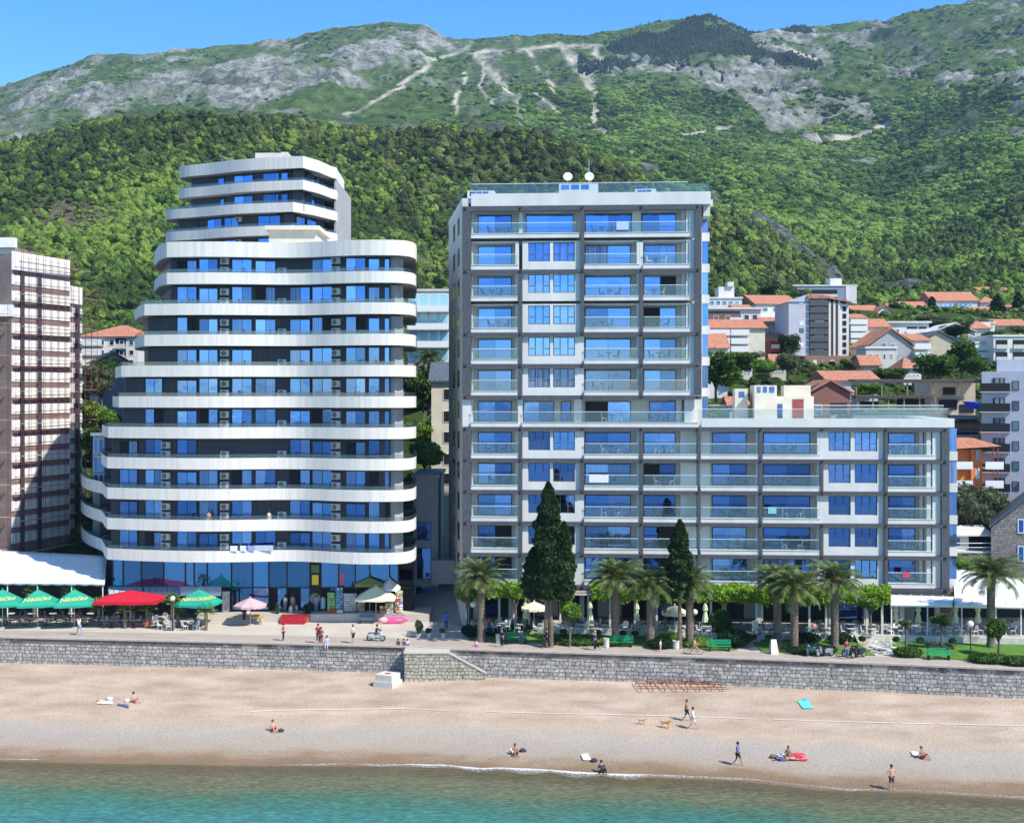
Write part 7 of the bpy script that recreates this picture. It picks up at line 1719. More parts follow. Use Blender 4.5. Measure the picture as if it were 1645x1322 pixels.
# ================================================================ BEACH THINGS
def towel(label, pts, mat, mat2=None, n=8):
    b = MB(); c = [B_(*p)+Vector((0, 0, .05)) for p in pts]; vs = []
    for i in range(n+1):
        for j in range(n+1):
            u, v = i/n, j/n; p = (c[0]*(1-u)+c[1]*u)*(1-v)+(c[3]*(1-u)+c[2]*u)*v; vs.append(p+Vector((0, 0, .03*n3(p.x*3, p.y*3, 0)+.02)))
    b.v = [tuple(v) for v in vs]
    for i in range(n):
        for j in range(n): a = i*(n+1)+j; b.f.append((a, a+n+1, a+n+2, a+1)); b.m.append(1 if (mat2 and j % 2) else 0)
    o = b.build('beach_towel', [mat, mat2] if mat2 else mat); md = o.modifiers.new('thick', 'SOLIDIFY'); md.thickness = .02; return tag(o, label, 'towel')
TURQ = cmat((.12,.62,.50)); 
towel('turquoise towel spread alone on the upper right beach', [(1281,1127.5),(1296,1124),(1307,1138.5),(1290,1139)], TURQ)
b = MB(); p = B_(1294, 1126); b.blob((0, 0, .10), (.30, .18, .12), 2, .3, 2, 1); tag(b.build('beach_bag', cmat((.08,.42,.6)), loc=p, smooth=True), 'blue bag at the top of the turquoise towel', 'bag')
towel('white towel alone near the wave, mid beach', [(933,1213),(944,1211),(950,1222),(937,1222)], cmat(WHT))
towel('white towel beside the mid beach sunbather', [(819,1204),(826,1203),(832,1213),(823,1214)], cmat(WHT))
towel('white and purple towel at the far left of the beach', [(158,1126),(180,1127),(182,1132),(155,1131)], cmat((.75,.7,.8)))
towel('dark towel under the leftmost sunbather', [(190,1131),(206,1133),(207,1138),(188,1133)], cmat((.12,.12,.22)))
towel('striped white and navy towel of the sunbathing group', [(1249,1213),(1268,1212),(1271,1222),(1253,1223)], cmat(WHT), cmat((.15,.2,.4)))
towel('red towel of the sunbathing group', [(1271,1211),(1291,1211),(1297,1223),(1274,1222)], cmat((.65,.04,.10)))
towel('white and pink towel left of the right sunbather', [(1463,1208),(1478,1209),(1478,1216),(1466,1214)], cmat((.75,.6,.62)))
for px, py, c, lab in ((161, 1127, (.6,.35,.1), 'orange bag on the far left towel'), (205, 1127, (.78,.78,.78), 'white bag beside the leftmost sunbather'), (176, 1124, (.7,.7,.72), 'small white thing by the far left towel'), (840, 1207, (.05,.05,.07), 'dark bag right of the mid beach sunbather'), (954, 1223, (.04,.04,.05), 'dark bag between the white towel and the seated person'), (1242, 1217, (.12,.12,.1), 'dark sandals left of the striped towel'), (451, 1175, (.04,.05,.05), 'dark bag at the feet of the lone seated person')):
    b = MB(); b.blob((0, 0, .1), (.28, .2, .17), 2, .35, 2, px); tag(b.build('beach_bag', cmat(c), loc=B_(px, py), smooth=True), lab, 'bag')
# pedestal
p = B_(623, 1100); t = thing('stone_pedestal', 'pale square stone pedestal standing on the beach below the landing', 'pedestal', p, R(-24)); PST = pm('pale_stone', (.62,.56,.50), .85, var=.08)
b = MB(); b.box(-.95,.95,-.9,.9,-.4,.42); b.build('plinth', PST, t); b = MB(); b.box(-.82,.82,-.78,.78,.423,1.02); b.build('upper_block', PST, t)
b = MB(); b.lathe([(.30,0),(.30,.012),(0,.012)], (0,0,1.022), 18); b.build('rusty_disc', pm('rust', (.30,.10,.04), .9), t)
# rack
RUST = pm('rusty_steel', (.26,.085,.04), .9, var=.3, scale=8)
def rack():
    p = B_(1090, 1105); t = thing('rusty_rack', 'long rusty steel rack lying on the beach against the wall foot', 'rack', p); L = 7.4; 
    for y in (-1.1, -.4, .35, 1.0):
        b = MB(); b.tube((-L/2, y, .25+.1*(y > 0)), (L/2+.25*(1-y), y-.15, .2+.1*(y > 0)), .035, n=5); b.build('long_bar', RUST, t)
    for i in range(8):
        x = -L/2+.1+i*L/7.4; b = MB(); b.tube((x, 1.0, .5), (x+.25, -1.15, .25), .035, n=5); b.tube((x+.25, -1.15, .25), (x+.25, -1.15, -.1), .035, n=5); b.tube((x, 1.0, .75), (x, 1.0, -.1), .04, n=5); b.build('cross_frame', RUST, t)
        if i in (1, 2, 4, 6): b = MB(); b.tube((x+.1, .2, .3), (x+.35, -.5, .75), .05, n=5); b.tube((x+.35, -.5, .75), (x+.6, -.6, .2), .05, n=5); b.build('hook', RUST, t)
rack()
# ================================================================ PARASOLS
def parasol(label, px, Y, zr, za, w, d, mat, segs=4, text=None, z0=0.0, vent=True, val=.22, pole=STEEL, rz=0.0):
    x = XA(px, Y); t = thing('parasol', label, 'parasol', (x, Y, z0), rz); zr -= z0; za -= z0; b = MB(); n = 4 if segs == 4 else 8
    if n == 4: cs = [(-w/2,-d/2),(w/2,-d/2),(w/2,d/2),(-w/2,d/2)]
    else: cs = [(w/2*math.cos(R(22.5+45*i)), d/2*math.sin(R(22.5+45*i))) for i in range(8)]
    vs = [(0, 0, za)]; fs = []
    N = 6
    for i in range(n):
        a = cs[i]; c = cs[(i+1) % n]; o = len(vs)
        for r_ in range(1, N+1):
            for k in range(N+1):
                u = k/N; q = r_/N; ex_, ey_ = (a[0]*(1-u)+c[0]*u)*q, (a[1]*(1-u)+c[1]*u)*q; sag = -.05*math.sin(math.pi*u)*q; vs.append((ex_, ey_, za+(zr-za)*q**1.05+sag))
        for k in range(N): fs.append((0, o+k, o+k+1))
        for r_ in range(N-1):
            for k in range(N): fs.append((o+r_*(N+1)+k, o+(r_+1)*(N+1)+k, o+(r_+1)*(N+1)+k+1, o+r_*(N+1)+k+1))
        e = o+(N-1)*(N+1); v0 = len(vs)
        for k in range(N+1): x_, y_, z_ = vs[e+k]; vs.append((x_*1.003, y_*1.003, z_-val*(1+.12*math.sin(k*2.1))))
        for k in range(N): fs.append((e+k, v0+k, v0+k+1, e+k+1))
    b.add(vs, fs); o = b.build('canopy', mat, t)
    b = MB(); b.tube((0, 0, -.02), (0, 0, za-.04), .035, n=8); b.build('pole', pole, t)
    b = MB(); b.lathe([(.35,0),(.35,.09),(.06,.12)], n=14); b.build('base', GREYR, t)
    b = MB(); b.lathe([(.06,0),(.09,.05),(0,.14)], (0,0,za), 8); b.build('finial', mat, t)
    if n == 4 or True:
        b = MB()
        for c in cs: b.tube((0,0,za-.35),(c[0]*.5,c[1]*.5,(za+zr)/2-.06),.012,n=4); b.tube((0,0,za-.07),(c[0]*.97,c[1]*.97,zr-.03),.012,n=4)
        b.build('ribs', pole, t)
    return t, o
GRN = pm('parasol_green', (.02,.32,.21), .75, var=.06, scale=1); LET = pm('lettering_gold', (.78,.66,.16), .6)
def lettering(parent, txt, size, M, mat):
    cu = bpy.data.curves.new('lettering', 'FONT'); cu.body = txt; cu.size = size; cu.extrude = .004; cu.align_x = 'CENTER'; cu.align_y = 'CENTER'; cu.shear = .35; cu.offset = .002; cu.space_character = 1.0
    o = bpy.data.objects.new('tmp', cu); me = bpy.data.meshes.new_from_object(o); bpy.data.objects.remove(o); me.materials.clear(); me.materials.append(mat); me.name = 'lettering'
    k = bpy.data.objects.new('lettering', me); COL.objects.link(k); k.parent = parent; k.matrix_local = M; return k
def slopeM(w, d, zr, za, face='front', f=.62, tilt=0, off=0):
    # local frame on the front slope: x right, y up-slope
    if face == 'front': s = Vector((0, d/2, za-zr)).normalized(); c = Vector((off, -d/2*f, za+(zr-za)*f))
    else: s = Vector((-w/2, 0, za-zr)).normalized(); c = Vector((w/2*f, off, za+(zr-za)*f))
    xx = Vector((1,0,0)) if face == 'front' else Vector((0,1,0)); nn = xx.cross(s); c = c+nn*.03
    M = Matrix(((xx.x, s.x, nn.x, c.x), (xx.y, s.y, nn.y, c.y), (xx.z, s.z, nn.z, c.z), (0,0,0,1))); return M @ Matrix.Rotation(R(tilt), 4, 'Z')
for px, lab in ((4, 'leftmost green parasol with gold script, cut by the left edge'), (61, 'second green parasol from the left edge with gold script'), (119.5, 'third green parasol from the left edge, beside the red one'), (319, 'single green parasol right of the red one with gold script')):
    w = 3.55; t, o = parasol(lab, px, 128.6, 2.45, 3.75, w, w, GRN, rz=R(14) if px != 319 else R(-12))
    lettering(o, 'Nikšićko', .70, slopeM(w, w, 2.45, 3.75, 'front', .64, 6), LET)
    if px == 319: lettering(o, 'Nikšićko', .6, slopeM(w, w, 2.45, 3.75, 'side', .64, -4), LET)
RED = pm('parasol_red', (.50,.012,.03), .75, var=.05)
parasol('wide red parasol in front of the grey awnings', 209, 129.2, 2.75, 3.55, 6.1, 4.0, RED, val=.3)
PNKP = pm('parasol_pink', (.55,.36,.38), .8); parasol('faded pink round parasol before the front steps', 402, 129.8, 2.05, 2.75, 3.3, 3.3, PNKP, 8)
CRM = pm('parasol_cream', (.78,.72,.50), .8, var=.05); parasol('large cream parasol over the souvenir stalls', 604, 131.4, 2.55, 3.7, 3.9, 3.0, CRM, z0=.0)
parasol('white parasol half hidden behind the cream one', 626, 133.0, 3.3, 4.2, 2.3, 2.3, pm('parasol_white', (.75,.74,.70), .8), 8, z0=.8); parasol('olive green parasol behind the cream one', 594, 133.0, 3.65, 4.3, 2.9, 1.2, pm('parasol_olive', (.22,.30,.10), .8), z0=.8)
parasol('open cream parasol right of the large cypress trunk', 858, 123.9, 2.75, 3.3, 2.6, 2.6, CRM, 8, z0=.5); parasol('open cream parasol left of the slim cypress trunk', 1084, 122.5, 2.55, 3.2, 2.6, 2.6, CRM, 8, z0=.5)
FOLD = pm('folded_parasol_fabric', (.62,.66,.45), .85, var=.08, scale=3)
def folded(label, px, Y):
    t = thing('folded_parasol', label, 'parasol', (XA(px, Y), Y, .5), 0, 'folded parasols along the terrace'); b = MB(); b.tube((0,0,0),(0,0,2.9),.03); b.build('pole', STEEL, t)
    b = MB(); n = 16; prof = [(.10,1.0),(.26,1.02),(.24,1.3),(.15,1.8),(.13,2.0),(.22,2.15),(.16,2.5),(.05,2.85),(0,2.9)]; vs = []
    for r_, z in prof:
        for i in range(n): a = 2*math.pi*i/n; rr = r_*(1+.22*(i % 2)); vs.append((rr*math.cos(a), rr*math.sin(a), z))
    b.add(vs, [(k*n+i, k*n+(i+1)%n, (k+1)*n+(i+1)%n, (k+1)*n+i) for k in range(len(prof)-1) for i in range(n)]); b.build('folded_canopy', FOLD, t); b = MB(); b.lathe([(.3,0),(.3,.08),(.05,.1)], n=12); b.build('base', GREYR, t)
for px, lab in ((844, 'folded parasol directly left of the large cypress'), (948, 'folded parasol left of the yellow stalked palm'), (1023, 'folded parasol between the two middle palms'), (1133, 'folded parasol right of the slim cypress and globe lamp'), (1439, 'leftmost folded parasol of the right terrace'), (1475, 'second folded parasol of the right terrace'), (1535, 'third folded parasol of the right terrace'), (1571, 'folded parasol just left of the rightmost palm')): folded(lab, px, 122.6 if px > 1400 else 125.0-(px-800)*.006)
# ================================================================ AWNINGS
AWW = pm('white_awning_fabric', (.80,.80,.80), .6, var=.04, scale=.6); AWG = pm('grey_awning_fabric', (.42,.43,.46), .7)
def canopy(label, pts_front, pts_back, mat, name='awning', scallop=0, thick=.04, posts=(), z0=0, n=24, group=None):
    # pts: (x,y,z) end points ; sagging panels
    t = thing(name, label, 'awning', (0,0,0), 0, group); A0, A1 = map(Vector, pts_front); B0, B1 = map(Vector, pts_back); b = MB(); vs = []; m = 8
    for i in range(n+1):
        for j in range(m+1):
            u = i/n; v = j/m; p = (A0*(1-u)+A1*u)*(1-v)+(B0*(1-u)+B1*u)*v; p.z += .10*math.sin(v*math.pi)-.10*abs(math.sin(u*math.pi*6))*(1-abs(2*v-1)); vs.append(p)
    b.add(vs, [(i*(m+1)+j, (i+1)*(m+1)+j, (i+1)*(m+1)+j+1, i*(m+1)+j+1) for i in range(n) for j in range(m)])
    o = len(b.v); vv = []
    for i in range(n*2+1): u = i/(n*2); p = A0*(1-u)+A1*u; vv += [tuple(p+Vector((0,-.02,0))), tuple(p+Vector((0,-.03,-.32-scallop*abs(math.sin(i*.7)))))]
    b.add(vv, [(2*i, 2*i+1, 2*i+3, 2*i+2) for i in range(n*2)]); c = b.build('fabric', mat, t, True); c.modifiers.new('thick', 'SOLIDIFY').thickness = thick
    for k in range(7): u = k/6; f = MB(); f.tube(tuple((A0*(1-u)+A1*u)+Vector((0,0,.06))), tuple((B0*(1-u)+B1*u)+Vector((0,0,.06))), .045, n=5); f.build('frame_bar', METALW if mat is AWW else STEEL, t)
    for (px_, Yp) in posts: f = MB(); f.tube((XA(px_, Yp), Yp, z0), (XA(px_, Yp), Yp, A0.z-.05), .06); f.build('post', METALW, t)
    return t
canopy('large white awning over the cafe at the left edge', [(-62,131.8,4.2),(XA(168,131.8),131.8,4.0)], [(-62,144,6.0),(XA(171,141),141,5.5)], AWW, scallop=.1, posts=((12,131.9),(60,131.9),(115,131.9),(165,131.9)), n=36)
canopy('low white awning of the right terrace under the wing', [(XA(1430,121.6),121.6,3.5),(XA(1530,121.2),121.2,3.5)], [(XA(1428,125.2),125.2,3.75),(XA(1532,124),124,3.75)], AWW, posts=((1432,121.7),(1490,121.5)), z0=.5)
canopy('wide white awning of the right terrace reaching the right edge', [(XA(1534,121.0),121.0,3.5),(XA(1700,120.5),120.5,3.4)], [(XA(1532,134),134,5.1),(XA(1700,131),131,3.9)], AWW, posts=((1545,121.2),(1600,121.2),(1640,121)), z0=.5)
for i, (a, c) in enumerate(((174,229),(231,287),(289,355))):
    canopy('small grey awning under the blue shop glass, '+['nearest the big white awning','middle one of three','right one above the single green parasol'][i], [(XA(a,131.6),131.6,2.95),(XA(c,131.6),131.6,2.95)], [(XA(a,133.4),133.4,3.35),(XA(c,133.4),133.4,3.35)], AWG if i < 2 else AWW, n=10)
b = MB(); b.box(-62, XA(172,135.8), 135.6, 135.99, 0, 4.0); tag(b.build('cafe_back_wall', DARK), 'dark back wall under the left white awning', 'wall')  # near-black colour stands in for the shade under this awning
b = MB(); b.box(XA(1530,132), 60, 131.4, 131.9, .5, 3.3); tag(b.build('restaurant_back_wall', DARK), 'dark back wall under the right white awning', 'wall')  # shade beneath the awning put into the wall colour
# ================================================================ FURNITURE
CHW = pm('chair_white', (.70,.70,.68), .6); CHD = pm('chair_dark', (.06,.05,.045), .6); TOPM = pm('table_top', (.62,.60,.56), .5); TOPD = pm('table_dark', (.12,.09,.07), .5)
def mk_chair(label, group, mat, name='cafe_chair'):
    t = thing(name, label, 'chair', (0,0,-50), 0, group); b = MB(); b.box(-.22,.22,-.21,.21,.43,.47); b.build('seat', mat, t)
    b = MB(); b.path([(-.21,.2,.47),(-.22,.25,.7),(-.2,.28,.9),(0,.3,.95),(.2,.28,.9),(.22,.25,.7),(.21,.2,.47)], .02, 5)
    for i in range(3): b.tube((-.1+.1*i,.21,.47),(-.1+.1*i,.29,.93),.012,n=4)
    b.build('backrest', mat, t)
    for sx in (-1,1):
        for sy in (-1,1): b = MB(); b.tube((sx*.2,sy*.19,.43),(sx*.24,sy*.23,0),.016,n=5); b.build('leg', mat, t)
    return t
def mk_table(label, group, top, mat, name='cafe_table', r=.38):
    t = thing(name, label, 'table', (0,0,-50), 0, group); b = MB(); b.lathe([(r-.02,.70),(r,.71),(r,.74),(0,.745)], n=16); b.build('tabletop', top, t)
    b = MB(); b.tube((0,0,.03),(0,0,.7),.03); b.build('pedestal', mat, t); b = MB(); b.lathe([(.24,0),(.22,.03),(.04,.05)], n=12); b.build('base', mat, t); return t
GC = 'chairs on the cafe terraces'; GT = 'tables on the cafe terraces'
c_w = mk_chair('white chair at a table on the shaded cafe terrace', 'white chairs on the right terrace', CHW); c_d = mk_chair('dark chair under the green parasols or red parasol', 'dark chairs of the left cafe', CHD)
t_w = mk_table('small round table on the terrace behind the palms', 'round tables of the right terrace', TOPM, CHW); t_d = mk_table('small round table of the cafe below the red and green parasols', 'round tables of the left cafe', TOPM, CHD)
used = set()
def put(src, loc, rz):
    if src.name not in used: used.add(src.name); src.location = loc; src.rotation_euler = (0,0,rz); return src
    return dup(src, loc, rz)
rf = random.Random(3)
def tset(px, Y, z, T_, C_, n=3):
    x = XA(px, Y); put(T_, (x, Y, z), 0); a0 = rf.random()*6
    for k in range(n): a = a0+k*6.283/n; put(C_, (x+.62*math.cos(a), Y+.62*math.sin(a), z), a-math.pi/2)
for px in list(range(772, 1420, 33)):
    if abs(px-1190) < 30: continue
    tset(px+rf.uniform(-5,5), 123.9-(px-772)*.0045, .5, t_w, c_w, rf.choice([2,3,4]))
    if rf.random() < .5: tset(px+14, 126.0-(px-772)*.0045, .5, t_w, c_w, 3)
for px in list(range(1436, 1645, 30)): tset(px, 121.9, .5, t_w, c_w, 3); tset(px+12, 124.6, .5, t_w, c_w, 3)
for px in (8, 40, 75, 105, 135): tset(px, 129.8, 0, t_d, c_d, 4); tset(px+10, 132.5, 0, t_d, c_d, 3)
for px in (180, 215, 250): tset(px, 128.6, 0, t_d, c_d, 4)
CHW2 = mk_chair('white metal chair in the sun by the globe lamp of the left cafe', 'white chairs of the left cafe', CHW)
for px in (268, 306, 180, 205, 240, 260): tset(px, 130.6 if px < 265 else 127.3, 0, t_d, CHW2, 3)
# stacked white chairs on the right path
c_s = mk_chair('white chair in the jumbled pile beside the right path', 'jumbled white chairs beside the right path', CHW, 'stacked_chair')
for i, (px, py, z, rz) in enumerate(((1403,1045,0,.3),(1412,1048,0,1.2),(1422,1050,0,2.4),(1431,1053,0,.8),(1416,1043,.3,2),(1425,1047,.35,.2),(1407,1040,.1,1.7),(1395,1036,0,2.7),(1436,1049,.05,1.1))): g = G(px, py, 0); put(c_s, (g.x, g.y, z), rz)
# balcony furniture
cb = mk_chair('dark chair on a glass railed balcony of the white building', 'chairs on the white building balconies', CHD, 'balcony_chair'); tb = mk_table('small round table on a glass railed balcony of the white building', 'tables on the white building balconies', TOPD, CHD, 'balcony_table', .32)
cbw = mk_chair('white chair on a glass railed balcony of the white building', 'white chairs on the white building balconies', CHW, 'balcony_chair')
def loc2w(lx, ly, z): return (XL+ux[0]*lx+uy[0]*ly, YL+ux[1]*lx+uy[1]*ly, z)
for k in range(12):
    cells = [(768,822),(942,1010),(1038,1085)]+([(1150,1210),(1235,1300),(1430,1475)] if k < 5 else [])
    for a, c in cells:
        if rf.random() < .22: continue
        m_ = (fx(a)+fx(c))/2+rf.uniform(-.6,.6); z = zk(k)+.625; C_ = cbw if rf.random() < .2 else cb
        put(tb, loc2w(m_, .8, z), 0); put(C_, loc2w(m_-.75, .8, z), math.pi/2+rf.uniform(-.5,.5)); put(C_, loc2w(m_+.75, .8, z), -math.pi/2+rf.uniform(-.5,.5))
ct = mk_chair('dark chair behind the white curved balcony band', 'chairs on the wavy tower balconies', CHD, 'balcony_chair')
for i in range(1, 11):
    s_, f_ = outline(i)
    for px in (300, 388, 430, 480, 520, 575, 608):
        if px < BL[i][1]+20 or rf.random() < .45: continue
        p = on_line(offset(f_, .9), px)
        if p: put(ct, (p.x, p.y, BTOP(i)-.9+.5), rf.random()*6)
def cloth_on(label, px, i, w, mat):
    s_, f_ = outline(i); p = on_line(offset(f_, .06), px)
    b = MB(); b.box(-w/2, w/2, -.12, -.09, -.05, .42); b.box(-w/2, w/2, -.09, .12, .42, .45); o = b.build('drying_towel', mat, loc=(p.x, p.y-.05, BTOP(i)+.02)); tag(o, label, 'towel')
for px, w_, c, lab in ((376,.7,WHT,'white cloth at the left of the lowest balcony railing'),(391,.6,(.7,.72,.78),'pale cloth second on the lowest balcony railing'),(404,.7,(.25,.35,.7),'blue cloth on the lowest balcony railing'),(424,1.9,(.45,.52,.72),'wide pale blue sheet on the lowest balcony railing')): cloth_on(lab, px, 1, w_, cmat(c))
s_, f_ = outline(2); p = on_line(offset(f_, .7), 335); person('shirtless person standing on the second lowest balcony of the wavy tower', (p.x, p.y, BTOP(2)-.88), 0, 'stand', None, (.6,.15,.05), SKIN, HAIRD, 1.75, longpants=False)
p = on_line(offset(f_, .7), 432); person('person in a white dress on the second lowest balcony of the wavy tower', (p.x, p.y, BTOP(2)-.88), 0, 'stand', dress=(.75,.7,.68), H=1.7)
for px, k, w_, h_, c, lab in ((962, 3, 1.9, .75, WHT, 'white sheet hung over a glass railing above the yellow stalked palm'), (1000, 11, 1.2, .8, (.45,.6,.75), 'pale blue cloth hung on the top floor railing of the white building'), (1455, 0, .7, .5, (.55,.08,.10), 'red cloth on the lowest right balcony of the wing'), (1240, 2, .8, .6, (.25,.6,.55), 'turquoise cloth on a middle balcony of the wing')):
    b = MB(); b.box(-w_/2, w_/2, -.27, -.24, 1.03-h_, 1.06); b.box(-w_/2, w_/2, -.24, -.12, 1.035, 1.06); q = loc2w(fx(px), 0, zk(k)+.69); o = b.build('drying_towel', cmat(c), loc=q); o.rotation_euler = (0, 0, ANG); tag(o, lab, 'towel')
# terrace guests
for px, Y, z, sh_, lab in ((786,124.2,.5,REDC,'guest in red sitting on the terrace behind the first palm'),(815,124.4,.5,WHT,'guest in white sitting on the terrace behind the first palm'),(1225,121.9,.5,(.4,.06,.08),'guest in red sitting by the menu board'),(1240,122.2,.5,(.5,.4,.35),'guest in beige sitting by the menu board'),(1308,121.9,.5,(.55,.25,.2),'guest in peach sitting near the scooter palm'),(1485,122.4,.5,(.4,.12,.06),'guest in rust red sitting on the right terrace'),(1625,122.2,.5,(.35,.35,.6),'guest in lilac near the right edge of the terrace'),(1436,122.4,.5,WHT,'guest in white at the first folded parasol of the right terrace'),(172,128.9,0,(.6,.4,.45),'guest in pink sitting under the red parasol left'),(188,128.8,0,(.5,.25,.2),'guest in terracotta sitting under the red parasol right')):
    person(lab, (XA(px,Y), Y, z), rf.uniform(-70,70), 'bench', sh_, JEAN, SKIN, HAIRD, 1.7)
# ================================================================ STREET THINGS
def bench(label, px, py):
    g = G(px, py, 0); g.y = float(innerY(g.x))-.35; t = thing('park_bench', label, 'bench', (XA(px,g.y), g.y, 0), ANG*.6); GB = MATS.get('bench_green') or pm('bench_green', (.015,.28,.12), .5)
    b = MB()
    for i in range(4): b.box(-1.05,1.05,-.28+i*.14,-.17+i*.14,.43,.465)
    b.build('seat', GB, t); b = MB()
    for i in range(3): b.box(-1.05,1.05,.28+i*.03,.31+i*.03,.55+i*.15,.67+i*.15)
    b.build('backrest', GB, t)
    for sx in (-.85,.85): b = MB(); b.box(sx-.04,sx+.04,-.28,.30,.0,.42); b.box(sx-.04,sx+.04,.32,.36,.0,.95); b.build('leg', BLACK, t)
for a, c, lab in ((828,1031,'shaded green bench with a person sitting on it'),(999,1037,'green bench right of the white bin in front of the lawn'),(1156,1042,'bright green bench before the tall bush in the middle'),(1508,1062,'green bench alone in front of the right lawn')): bench(lab, a, c)
def lamp(label, px, py, h, z=0):
    g = G(px, py, z); t = thing('globe_lamp', label, 'street lamp', g); b = MB(); b.lathe([(.10,0),(.10,.3),(.05,.4),(.04,h-.2),(.08,h-.15),(.08,h-.1)], n=10); b.build('post', BLACK, t); b = MB(); vs, fs = ico(3); b.add([(v[0]*.27, v[1]*.27, h+.12+v[2]*.27) for v in vs], fs); b.build('globe', pm('lamp_globe', (.85,.85,.84), .3), t, True)
lamp('globe lamp at the passage corner by the first palm', 760, 1024, 3.0); lamp('globe lamp right of the slim cypress', 1116, 1032, 2.7); lamp('globe lamp on the right lawn near the last palm', 1559, 1062, 3.1); lamp('globe lamp at the left cafe beside a fan palm', 277, 1013, 3.0)
def bin_(label, px, py, h=.85, r=.26, mat=None):
    g = G(px, py, 0); t = thing('litter_bin', label, 'bin', g); b = MB(); b.lathe([(r*.9,0),(r,.1),(r,h-.1),(r*1.1,h-.05),(r*1.1,h),(r*.8,h),(r*.8,h-.2),(0,h-.22)], n=14); b.build('body', mat or OFFW, t, False)
bin_('white stone bin left of the green bench by the palms', 974, 1040); bin_('white stone bin left of the shaded bench', 801, 1033); bin_('pale round planter at the slim cypress foot', 1086, 1042, .75, .3)
def planter(label, px, py, h, w, leaf='green', z=0.0, pm_=None, ph=.4):
    g = G(px, py, z); t = thing('potted_plant', label, 'potted plant', g); b = MB(); b.lathe([(w*.22,0),(w*.30,ph),(w*.34,ph+.05),(w*.28,ph+.05),(w*.26,ph-.02),(0,ph-.02)], n=12); b.build('pot', pm_ or OFFW, t); b = crown_mesh(int(px), w, h, 700, .07, 5, ph, .9); b.build('plant', LEAF[leaf], t)
TC = pm('terracotta', (.42,.14,.06), .8)
planter('tall bushy plant in a low box at the passage entrance', 672, 1024, 1.3, 1.0, 'olive'); planter('small planter second from the passage entrance', 689, 1024, .5, .7); planter('small planter third at the passage entrance', 712, 1024, .45, .7, 'bright')
planter('round olive bush in a terracotta pot right of the red carpet', 494, 999, 1.5, 1.1, 'dark', 0, TC, .6); planter('sparse brown plant in a pot left of the red carpet', 446, 998, 1.2, .6, 'olive', 0, TC, .6)
def box_thing(name, label, cat, x, y, z, sx, sy, sz, mat, rz=0, bev=.02):
    b = MB(); b.box(-sx/2, sx/2, -sy/2, sy/2, 0, sz); o = b.build(name, mat, loc=(x,y,z)); o.rotation_euler = (0,0,rz); m_ = o.modifiers.new('bevel','BEVEL'); m_.width = bev; m_.segments = 2; return tag(o, label, cat)
# red carpet on steps
RC = pm('red_carpet', (.38,.02,.03), .9, var=.2, scale=2); b = MB(); xa, xb = XA(453,131.5), XA(492,131.5)
for i in range(4): b.box(xa, xb, 130.3+i*.33, 131.59, .01+i*.2, .01+(i+1)*.2)
tag(b.build('red_carpet_steps', RC), 'red carpeted steps up to the shop terrace', 'steps')
# surf board
t = thing('paddle_board', 'pink and white paddle board leaning on its side by the terrace wall', 'paddle board', (XA(631,130.6),130.6,.0), R(3)); b = MB(); vs, fs = ico(3); b.add([(v[0]*1.55*1.0, v[1]*.10, .40+v[2]*.38) for v in vs], fs); b.build('hull', pm('board_pink', (.75,.12,.30), .4), t, True); b = MB(); b.add([(-.85+v[0]*.45, -.04+v[1]*.085, .42+v[2]*.26) for v in vs], fs); b.build('deck_pad', pm('board_pad', (.8,.55,.45), .5), t, True); b = MB(); b.add([(.55+v[0]*.5, -.035+v[1]*.08, .40+v[2]*.10) for v in vs], fs); b.build('deck_stripe', cmat((.8,.35,.5)), t, True)
t = thing('blue_bench', 'small blue bench beside the paddle board', 'bench', (XA(589,130.8),130.8,0)); b = MB(); b.box(-.75,.75,-.2,.2,.42,.47); b.build('seat', cmat((.08,.16,.28)), t)
for s in (-.65,.65): b = MB(); b.box(s-.03,s+.03,-.18,.18,0,.42); b.build('leg', BLACK, t)
b = MB(); b.box(-.75,.75,.2,.23,.6,.85); b.build('backrest', cmat((.08,.16,.28)), t)
